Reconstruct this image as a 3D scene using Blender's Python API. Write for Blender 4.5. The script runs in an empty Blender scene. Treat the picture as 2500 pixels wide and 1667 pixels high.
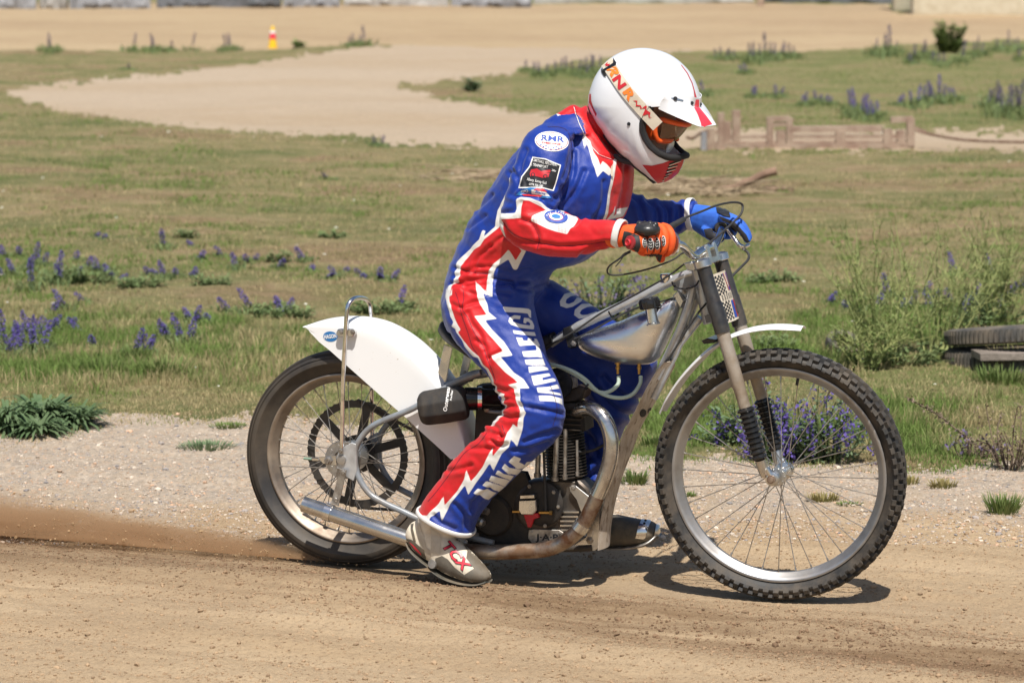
import bpy, bmesh, math, random
import numpy as np
from mathutils import Vector, Matrix
from mathutils.bvhtree import BVHTree
random.seed(7); RNG = np.random.default_rng(11)
SC = bpy.context.scene; COL = SC.collection
R = math.radians
# ------------------------------------------------------------------ camera, light, sky
FW, FH, FPX = 2500.0, 1667.0, 7850.0
CAM_H, PITCH = 2.0, R(7.95)
YAW = R(21.8)
cam = bpy.data.objects.new('camera', bpy.data.cameras.new('camera')); COL.objects.link(cam)
cam.location = (0, 0, CAM_H); cam.rotation_euler = (R(90) - PITCH, 0, 0)
cam.data.sensor_width = 36; cam.data.lens = FPX / FW * 36
cam.data.clip_start = 0.5; cam.data.clip_end = 3000
cam.data.dof.use_dof = True; cam.data.dof.focus_distance = 9.45; cam.data.dof.aperture_fstop = 6.0
SC.camera = cam
SUN = Vector((0.06, -0.53, 1.0)).normalized()
sun = bpy.data.objects.new('sun', bpy.data.lights.new('sun', 'SUN')); COL.objects.link(sun)
sun.data.energy = 5.0; sun.data.angle = R(0.53); sun.data.color = (1.0, 0.955, 0.89)
sun.rotation_euler = SUN.to_track_quat('Z', 'Y').to_euler()
world = bpy.data.worlds.new("World"); SC.world = world; world.use_nodes = True
wn = world.node_tree.nodes; wl = world.node_tree.links
sky = wn.new('ShaderNodeTexSky'); sky.sky_type = 'NISHITA'; sky.sun_disc = False
sky.sun_elevation = math.asin(SUN.z); sky.sun_rotation = math.atan2(SUN.x, SUN.y)
sky.dust_density = 1.5
wl.new(sky.outputs[0], wn['Background'].inputs[0]); wn['Background'].inputs[1].default_value = 0.075
SC.view_settings.view_transform = 'Standard'; SC.view_settings.look = 'None'
SC.view_settings.exposure = 0.30; SC.view_settings.gamma = 1.0
SC.view_settings.use_curve_mapping = False
SC.cycles.max_bounces = 8; SC.cycles.volume_bounces = 3; SC.cycles.transparent_max_bounces = 12

# ------------------------------------------------------------------ geometry of the view
cp, sp = math.cos(PITCH), math.sin(PITCH)
_f = np.array([0, cp, -sp]); _r = np.array([1.0, 0, 0]); _u = np.array([0, sp, cp]); _o = np.array([0, 0, CAM_H])
def ray(px, py): return _f + _r * ((px - FW / 2) / FPX) - _u * ((py - FH / 2) / FPX)
def gnd(px, py, z=0.0):
    d = ray(px, py); return _o + d * ((z - CAM_H) / d[2])
def at_y(px, py, y):
    d = ray(px, py); return _o + d * (y / d[1])
def proj(P):
    d = np.asarray(P, float) - _o; z = d @ _f
    return np.stack([FW / 2 + FPX * (d @ _r) / z, FH / 2 - FPX * (d @ _u) / z], -1)
# bike frame: u forward, v to the far side, w up; origin on the ground under the front axle
RF, RR = 0.36, 0.326
_d = ray(1904, 1157); _F = _o + _d * ((RF - CAM_H) / _d[2])
_d = ray(852, 1116); _R = _o + _d * ((RR - CAM_H) / _d[2])
_fw = _F - _R; YAW = math.atan2(-_fw[1], _fw[0]); WB = float(np.hypot(_fw[0], _fw[1]))
EU = np.array([math.cos(YAW), -math.sin(YAW), 0]); EV = np.array([math.sin(YAW), math.cos(YAW), 0]); EW = np.array([0, 0, 1.0])
BO = np.array([_F[0], _F[1], 0.0])
BM = np.stack([EU, EV, EW])          # world -> local rows
def to_local(P): return (np.asarray(P) - BO) @ BM.T
def to_world(L): return np.asarray(L) @ BM + BO
OL = to_local(_o)
def B(px, py, v=0.0):
    "point of the photograph on the upright plane v, in bike coordinates"
    d = BM @ ray(px, py); return OL + d * ((v - OL[1]) / d[1])
def crop(x0, y0, s): return lambda X, Y, v=0.0: B(x0 + X * s, y0 + Y * s, v)
def cpx(x0, y0, s): return lambda X, Y: (x0 + X * s, y0 + Y * s)
CR = dict(H=(1350, 80, .26781), T=(1050, 240, .31888), B=(1400, 450, .28706), L=(1000, 680, .2551), F=(950, 1000, .28703),
          R=(580, 700, .44643), E=(1250, 850, .35088), W=(1580, 800, .44655), K=(1300, 620, .24237), D=(0, 0, 1.06293))
H_, T_, B_, L_, F_, R_, E_, W_, K_, D_ = [crop(*CR[k]) for k in 'HTBLFREWKD']
hp, tp, bp, lp, fp, rp, ep, wp, kp, dp = [cpx(*CR[k]) for k in 'HTBLFREWKD']
def S_shear():
    a = B(1400, 800, 0.0); b = B(1400, 800, 0.1); s = (a - b) / 0.1
    return np.array([s[0], 0, s[2]])
SH = S_shear()      # moving +1 in v looks like moving SH in the plane

# ------------------------------------------------------------------ materials
def new_mat(name):
    m = bpy.data.materials.new(name); m.use_nodes = True
    return m, m.node_tree.nodes, m.node_tree.links, m.node_tree.nodes['Principled BSDF']
def coords(nd, lk, scale=(1, 1, 1)):
    tc = nd.new('ShaderNodeTexCoord'); mp = nd.new('ShaderNodeMapping'); mp.inputs['Scale'].default_value = scale
    lk.new(tc.outputs['Object'], mp.inputs[0]); return mp.outputs[0]
def noise(nd, lk, vec, scale, detail=4, rough=.6):
    n = nd.new('ShaderNodeTexNoise'); n.inputs['Scale'].default_value = scale; n.inputs['Detail'].default_value = detail
    n.inputs['Roughness'].default_value = rough; lk.new(vec, n.inputs['Vector']); return n.outputs['Fac']
def ramp(nd, lk, fac, stops):
    r = nd.new('ShaderNodeValToRGB'); e = r.color_ramp.elements
    while len(e) < len(stops): e.new(.5)
    for k, (p, c) in enumerate(stops):
        e[k].position = p; e[k].color = (c, c, c, 1) if not hasattr(c, '__len__') else (*c[:3], 1)
    lk.new(fac, r.inputs[0]); return r.outputs[0]
def mix(nd, lk, fac, a, b, mode='MIX'):
    m = nd.new('ShaderNodeMix'); m.data_type = 'RGBA'; m.blend_type = mode
    for s, val in ((m.inputs[0], fac), (m.inputs[6], a), (m.inputs[7], b)):
        if isinstance(val, bpy.types.NodeSocket): lk.new(val, s)
        elif hasattr(val, '__len__'): s.default_value = (*val[:3], 1)
        else: s.default_value = val
    return m.outputs[2]
def math_(nd, lk, op, a, b=0.0, c=None, clamp=False):
    m = nd.new('ShaderNodeMath'); m.operation = op; m.use_clamp = clamp
    for s, val in zip(m.inputs, (a, b, c)):
        if val is None: continue
        if isinstance(val, bpy.types.NodeSocket): lk.new(val, s)
        else: s.default_value = val
    return m.outputs[0]
def bump(nd, lk, h, strength, dist, bs):
    b = nd.new('ShaderNodeBump'); b.inputs['Strength'].default_value = strength; b.inputs['Distance'].default_value = dist
    lk.new(h, b.inputs['Height']); lk.new(b.outputs[0], bs.inputs['Normal']); return b
def pm(name, c, rough=.5, metal=0.0, c2=None, sc=25, lo=.4, hi=.65, bmp=0.0, bsc=200, bdist=.001, r2=None, stretch=(1, 1, 1), coat=0, dust=0.0, spec=.5):
    "principled with a mottled second colour, fine relief and a dust film"
    m, nd, lk, bs = new_mat(name); v = coords(nd, lk, stretch)
    bs.inputs['Metallic'].default_value = metal; bs.inputs['Coat Weight'].default_value = coat
    bs.inputs['Specular IOR Level'].default_value = spec
    if c2 is None: c2 = tuple(x * .82 for x in c)
    f = ramp(nd, lk, noise(nd, lk, v, sc, 5), [(lo, 0.0), (hi, 1.0)])
    col = mix(nd, lk, f, c, c2)
    if r2 is None: r2 = min(1, rough + .1)
    rr = math_(nd, lk, 'MULTIPLY_ADD', f, r2 - rough, rough)
    if dust:
        g = ramp(nd, lk, noise(nd, lk, v, sc * .45, 7, .7), [(.42, 0.0), (.42 + .3, dust)])
        col = mix(nd, lk, g, col, (.34, .25, .16)); rr = math_(nd, lk, 'MULTIPLY_ADD', g, .5, rr, clamp=True)
        if metal: lk.new(math_(nd, lk, 'MULTIPLY_ADD', g, -metal, metal, clamp=True), bs.inputs['Metallic'])
    lk.new(col, bs.inputs['Base Color']); lk.new(rr, bs.inputs['Roughness'])
    if bmp: bump(nd, lk, noise(nd, lk, v, bsc, 3), bmp, bdist, bs)
    return m
M = {}
M['alu'] = pm('aluminium', (.74, .74, .73), .24, 1, (.5, .5, .49), sc=14, r2=.4, bmp=.08, bsc=90)
M['tank'] = pm('polished_tank', (.80, .82, .85), .27, 1, (.66, .67, .69), sc=9, r2=.40, bmp=.08, bsc=60, stretch=(1, 1, 3))
M['chrome'] = pm('chrome', (.8, .8, .8), .1, 1, (.45, .42, .38), sc=20, r2=.3, lo=.5, hi=.75)
M['rimalu'] = pm('rim_aluminium', (.44, .44, .44), .42, 1, (.32, .30, .28), sc=12, r2=.5, dust=.25)
M['rimrear'] = pm('dusty_rim', (.36, .31, .26), .38, 1, (.24, .19, .15), sc=12, r2=.55, dust=.5)
M['pipe'] = pm('exhaust_metal', (.62, .61, .59), .13, 1, (.34, .29, .24), sc=11, r2=.4, lo=.5, hi=.7, dust=.22)
M['pipehot'] = pm('scorched_metal', (.5, .46, .40), .2, 1, (.16, .075, .04), sc=15, r2=.6, lo=.3, hi=.6, dust=.5)
M['greypaint'] = pm('grey_paint', (.26, .29, .32), .32, .2, (.20, .20, .20), sc=22, dust=.25, spec=.6)
M['framegrey'] = pm('nickel_frame', (.56, .58, .60), .30, .55, (.40, .40, .40), sc=22, dust=.12)
M['steel'] = pm('steel', (.45, .44, .42), .35, .9, (.24, .21, .18), sc=40, dust=.3)
M['rusty'] = pm('rusty_steel', (.30, .22, .16), .5, .5, (.14, .07, .04), sc=45)
M['forkleg'] = pm('dirty_fork_metal', (.46, .42, .37), .42, .45, (.26, .20, .14), sc=16, lo=.35, hi=.7, dust=.5, bmp=.2, bsc=120)
M['black'] = pm('black_metal', (.018, .018, .02), .35, 0, (.03, .03, .03), sc=20, dust=.18)
M['blackgloss'] = pm('black_gloss', (.012, .012, .013), .14, 0, (.02, .02, .02), sc=20)
M['engine'] = pm('engine_black', (.014, .013, .013), .55, .05, (.028, .023, .019), sc=26, dust=.14)
M['case'] = pm('crankcase', (.10, .09, .08), .38, .6, (.055, .035, .025), sc=18, dust=.2)
M['rubber'] = pm('rubber', (.022, .022, .023), .55, 0, (.035, .034, .033), sc=30, bmp=.15, bsc=150)
M['knob'] = pm('tread_rubber', (.018, .018, .018), .6, 0, (.04, .037, .033), sc=30, bmp=.3, bsc=220, dust=.22)
M['reartyre'] = pm('worn_tyre_rubber', (.022, .020, .019), .5, 0, (.045, .038, .03), sc=7, bmp=.2, bsc=160, dust=.2)
M['foam'] = pm('filter_cover_cloth', (.016, .015, .015), .75, 0, (.026, .024, .022), sc=60, bmp=.5, bsc=300, stretch=(1, 1, .25), dust=.1)
M['whiteplastic'] = pm('white_plastic', (.78, .78, .775), .3, 0, (.50, .44, .36), sc=110, lo=.68, hi=.74, spec=.5)
M['helmet'] = pm('helmet_white', (.72, .73, .75), .24, 0, (.50, .48, .45), sc=120, lo=.69, hi=.75, coat=.4)
M['red'] = pm('red_print', (.50, .02, .03), .4, 0, (.5, .012, .02), sc=30)
M['pink'] = pm('faded_red', (.78, .05, .08), .35, 0, (.7, .04, .06), sc=20)
M['white'] = pm('white_print', (.8, .8, .78), .5, 0, (.7, .69, .66), sc=30)
M['bluep'] = pm('blue_print', (.02, .07, .38), .5)
M['blackp'] = pm('black_print', (.012, .012, .015), .4)
M['orangep'] = pm('orange_print', (.85, .20, .02), .5)
M['orangeplastic'] = pm('orange_plastic', (.75, .10, .012), .3, 0, (.6, .07, .01))
M['hagon'] = pm('decal_blue', (.02, .16, .42), .35)
M['strap'] = pm('strap_fabric', (.62, .55, .44), .8, 0, (.50, .43, .33), sc=24, bmp=.4, bsc=500)
M['orange'] = pm('orange_fabric', (.80, .11, .012), .7, 0, (.62, .07, .01), sc=26, bmp=.4, bsc=400)
M['bluef'] = pm('blue_fabric', (.03, .14, .60), .7, 0, (.02, .09, .42), sc=26, bmp=.4, bsc=400)
M['blackf'] = pm('black_fabric', (.016, .016, .018), .6, 0, (.028, .026, .026), sc=26, bmp=.4, bsc=400)
M['knuckle'] = pm('knuckle_rubber', (.02, .02, .022), .28, 0, (.03, .03, .03), sc=20)
M['whiteleather'] = pm('white_leather', (.74, .73, .70), .5, 0, (.64, .62, .58), sc=30, bmp=.3, bsc=300)
M['bootbeige'] = pm('boot_beige', (.76, .68, .54), .6, 0, (.55, .45, .33), sc=30, lo=.45, hi=.75, bmp=.35, bsc=160, dust=.2)
M['bootgrey'] = pm('boot_grey', (.15, .135, .11), .55, 0, (.085, .07, .05), sc=22, lo=.35, hi=.7, bmp=.35, bsc=160, dust=.3)
M['bootdark'] = pm('boot_dark', (.05, .052, .045), .5, 0, (.09, .08, .06), sc=24, bmp=.35, bsc=160, dust=.5)
M['skin'] = pm('skin', (.42, .24, .17), .5)
M['seamthread'] = pm('seam_thread', (.035, .01, .03), .6)
M['dark'] = pm('dark_lining', (.014, .013, .013), .8)
M['brass'] = pm('brass', (.55, .33, .10), .3, .9)
M['mud'] = pm('mud_splashed_sheet', (.50, .43, .35), .55, .1, (.20, .14, .095), sc=55, lo=.52, hi=.66, dust=.9, bmp=.5, bsc=130, stretch=(1, 1, .5))
def glassy(name, c, a, rough=.1):
    m, nd, lk, bs = new_mat(name); bs.inputs['Base Color'].default_value = (*c, 1); bs.inputs['Roughness'].default_value = rough
    bs.inputs['Alpha'].default_value = a
    v = coords(nd, lk); bump(nd, lk, noise(nd, lk, v, 30), .05, .002, bs); return m
M['lens'] = glassy('goggle_lens', (.22, .12, .07), .55, .06)
M['hose'] = glassy('clear_hose', (.50, .60, .50), .78, .2)

# ------------------------------------------------------------------ mesh helpers
class MB:
    def __init__(s): s.v = []; s.f = []; s.n = 0
    def add(s, v, f):
        v = np.asarray(v, float).reshape(-1, 3); s.v.append(v); o = s.n; s.f += [tuple(i + o for i in q) for q in f]; s.n += len(v); return s
    def grid(s, P, cu=False, cv=False):
        "P (a,b,3) -> quads; cu/cv close the first/second direction"
        P = np.asarray(P, float); a, b = P.shape[:2]; f = []
        for i in range(a if cu else a - 1):
            for j in range(b if cv else b - 1):
                i2, j2 = (i + 1) % a, (j + 1) % b; f.append((i * b + j, i * b + j2, i2 * b + j2, i2 * b + j))
        return s.add(P.reshape(-1, 3), f)
    def tube(s, pts, rad, sides=10, caps=True, closed=False, flat=1.0):
        P = np.asarray(pts, float); n = len(P); rad = np.broadcast_to(np.asarray(rad, float), (n,))
        if closed: T = np.roll(P, -1, 0) - np.roll(P, 1, 0)
        else: T = np.gradient(P, axis=0)
        T /= np.linalg.norm(T, axis=1)[:, None] + 1e-12
        up = np.array([0, 1.0, 0]) if abs(T[0][1]) < .9 else np.array([1.0, 0, 0])
        A = np.cross(up, T[0]); A /= np.linalg.norm(A); rings = []
        for i in range(n):
            A = A - T[i] * (A @ T[i]); A /= np.linalg.norm(A); Bn = np.cross(T[i], A)
            t = np.linspace(0, 2 * np.pi, sides, endpoint=False)[:, None]
            rings.append(P[i] + rad[i] * (np.cos(t) * A + np.sin(t) * Bn * flat))
        o = s.n; s.grid(np.array(rings), cu=closed, cv=True)
        if caps and not closed:
            s.f.append(tuple(o + k for k in range(sides))); s.f.append(tuple(o + (n - 1) * sides + k for k in reversed(range(sides))))
        return s
    def lathe(s, c, axis, prof, sides=32, caps=False, closed=False):
        "prof: (along axis, radius)"
        c = np.asarray(c, float); ax = np.asarray(axis, float); ax /= np.linalg.norm(ax)
        t0 = np.array([0, 0, 1.0]) if abs(ax[2]) < .9 else np.array([1.0, 0, 0])
        A = np.cross(t0, ax); A /= np.linalg.norm(A); Bn = np.cross(ax, A)
        t = np.linspace(0, 2 * np.pi, sides, endpoint=False)[:, None]
        rings = [c + ax * z + max(r, 1e-5) * (np.cos(t) * A + np.sin(t) * Bn) for z, r in prof]
        o = s.n; s.grid(np.array(rings), cu=closed, cv=True)
        if caps:
            s.f.append(tuple(o + k for k in reversed(range(sides)))); s.f.append(tuple(o + (len(prof) - 1) * sides + k for k in range(sides)))
        return s
    def prism(s, poly, v0, v1, bev=.0015):
        "poly in (u,w) extruded along v, chamfered"
        P = np.asarray(poly, float); n = len(P)
        if np.sum(P[:, 0] * np.roll(P[:, 1], -1) - np.roll(P[:, 0], -1) * P[:, 1]) < 0: P = P[::-1]
        e1 = P - np.roll(P, 1, 0); e2 = np.roll(P, -1, 0) - P
        e1 /= np.linalg.norm(e1, axis=1)[:, None] + 1e-9; e2 /= np.linalg.norm(e2, axis=1)[:, None] + 1e-9
        nn = np.stack([-(e1 + e2)[:, 1], (e1 + e2)[:, 0]], 1); nn /= np.linalg.norm(nn, axis=1)[:, None] + 1e-9
        Q = P + nn * bev; L = []
        lo, hi = min(v0, v1), max(v0, v1); bv = min(bev, (hi - lo) * .4)
        for pp, vv in ((Q, lo), (P, lo + bv), (P, hi - bv), (Q, hi)): L.append(np.stack([pp[:, 0], np.full(n, vv), pp[:, 1]], 1))
        o = s.n; s.grid(np.array(L), cv=True)
        s.f.append(tuple(o + k for k in range(n))); s.f.append(tuple(o + 3 * n + k for k in reversed(range(n))))
        return s
    def box(s, c, a, b, d):
        "box by centre and three half-axis vectors"
        c, a, b, d = [np.asarray(x, float) for x in (c, a, b, d)]
        v = [c + i * a + j * b + k * d for i in (-1, 1) for j in (-1, 1) for k in (-1, 1)]
        return s.add(v, [(0, 1, 3, 2), (4, 6, 7, 5), (0, 4, 5, 1), (2, 3, 7, 6), (0, 2, 6, 4), (1, 5, 7, 3)])
    def bolt(s, c, axis=(0, -1, 0), r=.006, h=.005):
        return s.lathe(c, axis, [(-.001, r * 1.5), (.0012, r * 1.5), (.0013, r), (h * .8, r), (h, r * .8), (h, 0)], 6 if r < .02 else 16)
    def build(s, name, mat, parent=None, angle=38, smooth=True, label=None):
        me = bpy.data.meshes.new(name); V = np.concatenate(s.v)
        me.from_pydata(V.tolist(), [], s.f); me.materials.append(mat); me.update()
        return link(name, me, parent, angle, smooth, label)
def link(name, me, parent=None, angle=38, smooth=True, label=None):
    if smooth:
        me.polygons.foreach_set('use_smooth', [True] * len(me.polygons))
        if angle < 179: me.set_sharp_from_angle(angle=R(angle))
    o = bpy.data.objects.new(name, me); COL.objects.link(o)
    if parent is not None: o.parent = parent
    if label: o['label'] = label
    return o
def tag(o, label=None, cat=None, group=None, kind=None):
    for k, val in (('label', label), ('category', cat), ('group', group), ('kind', kind)):
        if val: o[k] = val
    return o
def empty(name, loc, rz=0.0):
    o = bpy.data.objects.new(name, None); COL.objects.link(o); o.location = loc; o.rotation_euler = (0, 0, rz); o.empty_display_size = .1
    return o
def cat(pts, m=6, closed=False):
    "Catmull-Rom through the points"
    P = np.asarray(pts, float); n = len(P)
    Q = np.vstack([P[-1], P, P[:2]]) if closed else np.vstack([2 * P[0] - P[1], P, 2 * P[-1] - P[-2]])
    out = []; segs = n if closed else n - 1
    for i in range(segs):
        p0, p1, p2, p3 = Q[i], Q[i + 1], Q[i + 2], Q[i + 3]
        for t in np.linspace(0, 1, m, endpoint=False):
            out.append(.5 * ((2 * p1) + (-p0 + p2) * t + (2 * p0 - 5 * p1 + 4 * p2 - p3) * t * t + (-p0 + 3 * p1 - 3 * p2 + p3) * t ** 3))
    if not closed: out.append(P[-1])
    return np.array(out)
def uw(p): return np.array([p[0], p[2]])
def section(a, b, v, hw, n=2.3, sides=28, corr=True):
    "ring of a limb whose two outline points in the photograph are a and b"
    A = B(a[0], a[1], v); Bb = B(b[0], b[1], v); c = (A + Bb) / 2; e = (Bb - A) / 2; m = np.linalg.norm(e); e = e / m
    k = SH @ e
    if corr: m = math.sqrt(max(m * m - (hw * k) ** 2, (.45 * m) ** 2))
    return c, e * m, np.array([0, hw, 0]), n
def ring(c, ea, eb, n, sides=28):
    t = np.linspace(0, 2 * np.pi, sides, endpoint=False)
    ct, st = np.cos(t), np.sin(t)
    x = np.sign(ct) * np.abs(ct) ** (2 / n); y = np.sign(st) * np.abs(st) ** (2 / n)
    return c + x[:, None] * ea + y[:, None] * eb
def loft(mb, secs, m=5, sides=28):
    secs = [section(*s) if not isinstance(s[0], np.ndarray) else s for s in secs]
    A = np.array([np.concatenate([s[0], s[1], s[2], [s[3]]]) for s in secs]); A = cat(A, m)
    rings = np.array([ring(r[:3], r[3:6], r[6:9], r[9], sides) for r in A]); n = len(rings)
    o = mb.n; mb.grid(rings, cv=True)
    mb.f.append(tuple(o + k for k in range(sides))); mb.f.append(tuple(o + (n - 1) * sides + k for k in reversed(range(sides))))
    return [(r[:3], (np.linalg.norm(r[3:6]) + np.linalg.norm(r[6:9])) / 2) for r in A]
def fuse(mb, name, mat, voxel, parent=None, smooth_it=4, label=None):
    "all the overlapping closed pieces grown together into one skin"
    me = bpy.data.meshes.new(name + '_raw'); me.from_pydata(np.concatenate(mb.v).tolist(), [], mb.f); me.update()
    bm = bmesh.new(); bm.from_mesh(me); bmesh.ops.recalc_face_normals(bm, faces=bm.faces); bm.to_mesh(me); bm.free()
    o = bpy.data.objects.new('tmp', me); COL.objects.link(o)
    r = o.modifiers.new('r', 'REMESH'); r.mode = 'VOXEL'; r.voxel_size = voxel
    if smooth_it:
        s = o.modifiers.new('s', 'SMOOTH'); s.factor = .5; s.iterations = smooth_it
    dg = bpy.context.evaluated_depsgraph_get(); dg.update()
    nm = bpy.data.meshes.new_from_object(o.evaluated_get(dg)); nm.name = name
    bpy.data.objects.remove(o); bpy.data.meshes.remove(me)
    nm.materials.clear(); nm.materials.append(mat)
    return link(name, nm, parent, 180, True, label)
def polar(outline, centre, W, n=2.0, corr=.0, na=72, nb=28):
    "rounded solid from its side outline (u,w): returns grid points and v(p) function"
    O = np.asarray(outline, float); c = np.asarray(centre, float)
    ang = np.arctan2(O[:, 1] - c[1], O[:, 0] - c[0]); rad = np.hypot(*(O - c).T)
    k = np.argsort(ang); ang, rad = ang[k], rad[k]
    if corr:
        kk = SH[0] * np.cos(ang) + SH[2] * np.sin(ang); rad = np.sqrt(np.maximum(rad ** 2 - (corr * W * kk) ** 2, (rad * .6) ** 2))
    def rb(a): return np.interp(a, np.concatenate([ang - 2 * np.pi, ang, ang + 2 * np.pi]), np.tile(rad, 3))
    fi = np.linspace(-np.pi, np.pi, na, endpoint=False); Rb = rb(fi)
    psi = np.linspace(-np.pi / 2, np.pi / 2, nb); G = []
    for ps in psi:
        cr = abs(math.cos(ps)) ** (2 / n); sv = math.copysign(abs(math.sin(ps)) ** (2 / n), ps)
        G.append(np.stack([c[0] + Rb * cr * np.cos(fi), np.full(na, W * sv), c[1] + Rb * cr * np.sin(fi)], 1))
    def vof(u, w):
        r = math.hypot(u - c[0], w - c[1]); rho = min(1.0, r / float(rb(math.atan2(w - c[1], u - c[0]))))
        return W * (1 - rho ** n) ** (1 / n)
    return np.array(G), vof
# flat print draped on a surface, authored in the photograph's pixels
def bvh_of(objs):
    V = []; Fc = []; n = 0
    for o in objs:
        me = o.data; co = np.empty(len(me.vertices) * 3); me.vertices.foreach_get('co', co); co = co.reshape(-1, 3)
        V += [tuple(x) for x in co]; Fc += [tuple(i + n for i in p.vertices) for p in me.polygons]; n += len(co)
    return BVHTree.FromPolygons(V, Fc)
def drape(bv, pts, off=.0012, far=False):
    out = []; ol = Vector(OL)
    for (x, y) in pts:
        d = Vector(BM @ ray(x, y)).normalized(); h, nrm, _, _ = bv.ray_cast(ol, d)
        if h is None: out.append(None); continue
        if nrm.dot(d) > 0: nrm = -nrm
        out.append(np.array(h + nrm * off))
    return out
def print_polys(name, polys, bv, mat, parent, off=.0012, cell=6.0, label=None):
    "fill polygons given in photo pixels, cut finely, laid on the surface"
    bm = bmesh.new()
    for poly in polys:
        P = [Vector((x, y, 0)) for x, y in poly]
        vs = [bm.verts.new(p) for p in P]; es = [bm.edges.new((vs[i], vs[(i + 1) % len(vs)])) for i in range(len(vs))]
        bmesh.ops.triangle_fill(bm, edges=es, use_beauty=True)
    for it in range(5):
        lg = [e for e in bm.edges if e.calc_length() > cell]
        if not lg: break
        bmesh.ops.subdivide_edges(bm, edges=lg, cuts=1); bmesh.ops.triangulate(bm, faces=bm.faces)
    bm.verts.ensure_lookup_table()
    pts = drape(bv, [(q.co.x, q.co.y) for q in bm.verts], off)
    keep = {}; V = []
    for i, p in enumerate(pts):
        if p is not None: keep[i] = len(V); V.append(p)
    Fc = []
    for f in bm.faces:
        ids = [q.index for q in f.verts]
        if all(i in keep for i in ids):
            a = [V[keep[i]] for i in ids]
            if max(np.linalg.norm(a[0] - a[1]), np.linalg.norm(a[1] - a[2])) < .06: Fc.append(tuple(keep[i] for i in ids))
    bm.free()
    if not Fc: return None
    mb = MB(); mb.add(V, Fc); return mb.build(name, mat, parent, 180, label=label)
def text_polys(txt, cx, cy, h, ang=0.0, stretch=1.0, bold=.02, shear=0.0):
    "triangles of lettering in photo pixels (y down); h = cap height"
    cu = bpy.data.curves.new('t', 'FONT'); cu.body = txt; cu.align_x = 'CENTER'; cu.align_y = 'CENTER'; cu.offset = bold; cu.resolution_u = 2; cu.shear = shear
    o = bpy.data.objects.new('t', cu); COL.objects.link(o); dg = bpy.context.evaluated_depsgraph_get(); dg.update()
    me = o.evaluated_get(dg).to_mesh(); co = np.array([q.co[:] for q in me.vertices]).reshape(-1, 3); me.calc_loop_triangles()
    tr = [tuple(t.vertices) for t in me.loop_triangles]; bpy.data.objects.remove(o)
    s = h / .70; ca, sa = math.cos(R(ang)), math.sin(R(ang)); X, Y = co[:, 0] * s * stretch, -co[:, 1] * s
    return np.stack([cx + X * ca - Y * sa, cy + X * sa + Y * ca], 1), tr
def print_text(name, txt, cx, cy, h, bv, mat, parent, ang=0.0, off=.0018, **k):
    P, tr = text_polys(txt, cx, cy, h, ang, **k); pts = drape(bv, P, off)
    ok = [t for t in tr if all(pts[i] is not None for i in t)]
    if not ok: return None
    V = [p if p is not None else np.zeros(3) for p in pts]; used = sorted({i for t in ok for i in t}); mp = {i: j for j, i in enumerate(used)}
    mb = MB(); mb.add([V[i] for i in used], [tuple(mp[i] for i in t) for t in ok]); return mb.build(name, mat, parent, 180)
def oval(cx, cy, a, b, ang=0.0, n=28):
    t = np.linspace(0, 2 * np.pi, n, endpoint=False); ca, sa = math.cos(R(ang)), math.sin(R(ang))
    return [(cx + a * math.cos(q) * ca - b * math.sin(q) * sa, cy + a * math.cos(q) * sa + b * math.sin(q) * ca) for q in t]
def sdf(P, poly):
    P = np.asarray(P, float); q = np.asarray(poly, float); d = np.full(len(P), 1e9); ins = np.zeros(len(P), bool)
    for i in range(len(q)):
        a, b = q[i], q[(i + 1) % len(q)]; ab = b - a; ap = P - a
        t = np.clip((ap @ ab) / (ab @ ab + 1e-12), 0, 1); dd = ap - t[:, None] * ab; d = np.minimum(d, (dd * dd).sum(1))
        c = ((a[1] > P[:, 1]) != (b[1] > P[:, 1])); x = a[0] + (P[:, 1] - a[1]) / (b[1] - a[1] + 1e-12) * (b[0] - a[0]); ins ^= c & (P[:, 0] < x)
    d = np.sqrt(d); return np.where(ins, -d, d)
def sdf_line(P, line, w):
    P = np.asarray(P, float); q = np.asarray(line, float); d = np.full(len(P), 1e9)
    for i in range(len(q) - 1):
        a, b = q[i], q[i + 1]; ab = b - a; ap = P - a
        t = np.clip((ap @ ab) / (ab @ ab + 1e-12), 0, 1); dd = ap - t[:, None] * ab; d = np.minimum(d, (dd * dd).sum(1))
    return np.sqrt(d) - w
# cheap smooth value noise for relief built in numpy
_perm = RNG.random((64, 64))
def vnoise(x, y):
    xi, yi = np.floor(x).astype(int), np.floor(y).astype(int); fx, fy = x - xi, y - yi
    fx = fx * fx * (3 - 2 * fx); fy = fy * fy * (3 - 2 * fy); g = lambda a, b: _perm[a % 64, b % 64]
    return (g(xi, yi) * (1 - fx) + g(xi + 1, yi) * fx) * (1 - fy) + (g(xi, yi + 1) * (1 - fx) + g(xi + 1, yi + 1) * fx) * fy
def fbm(x, y, o=4):
    s = 0; a = .5
    for k in range(o): s = s + a * vnoise(x * 2 ** k + 17.3 * k, y * 2 ** k + 5.1 * k); a *= .5
    return s / (1 - .5 ** o)
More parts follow.
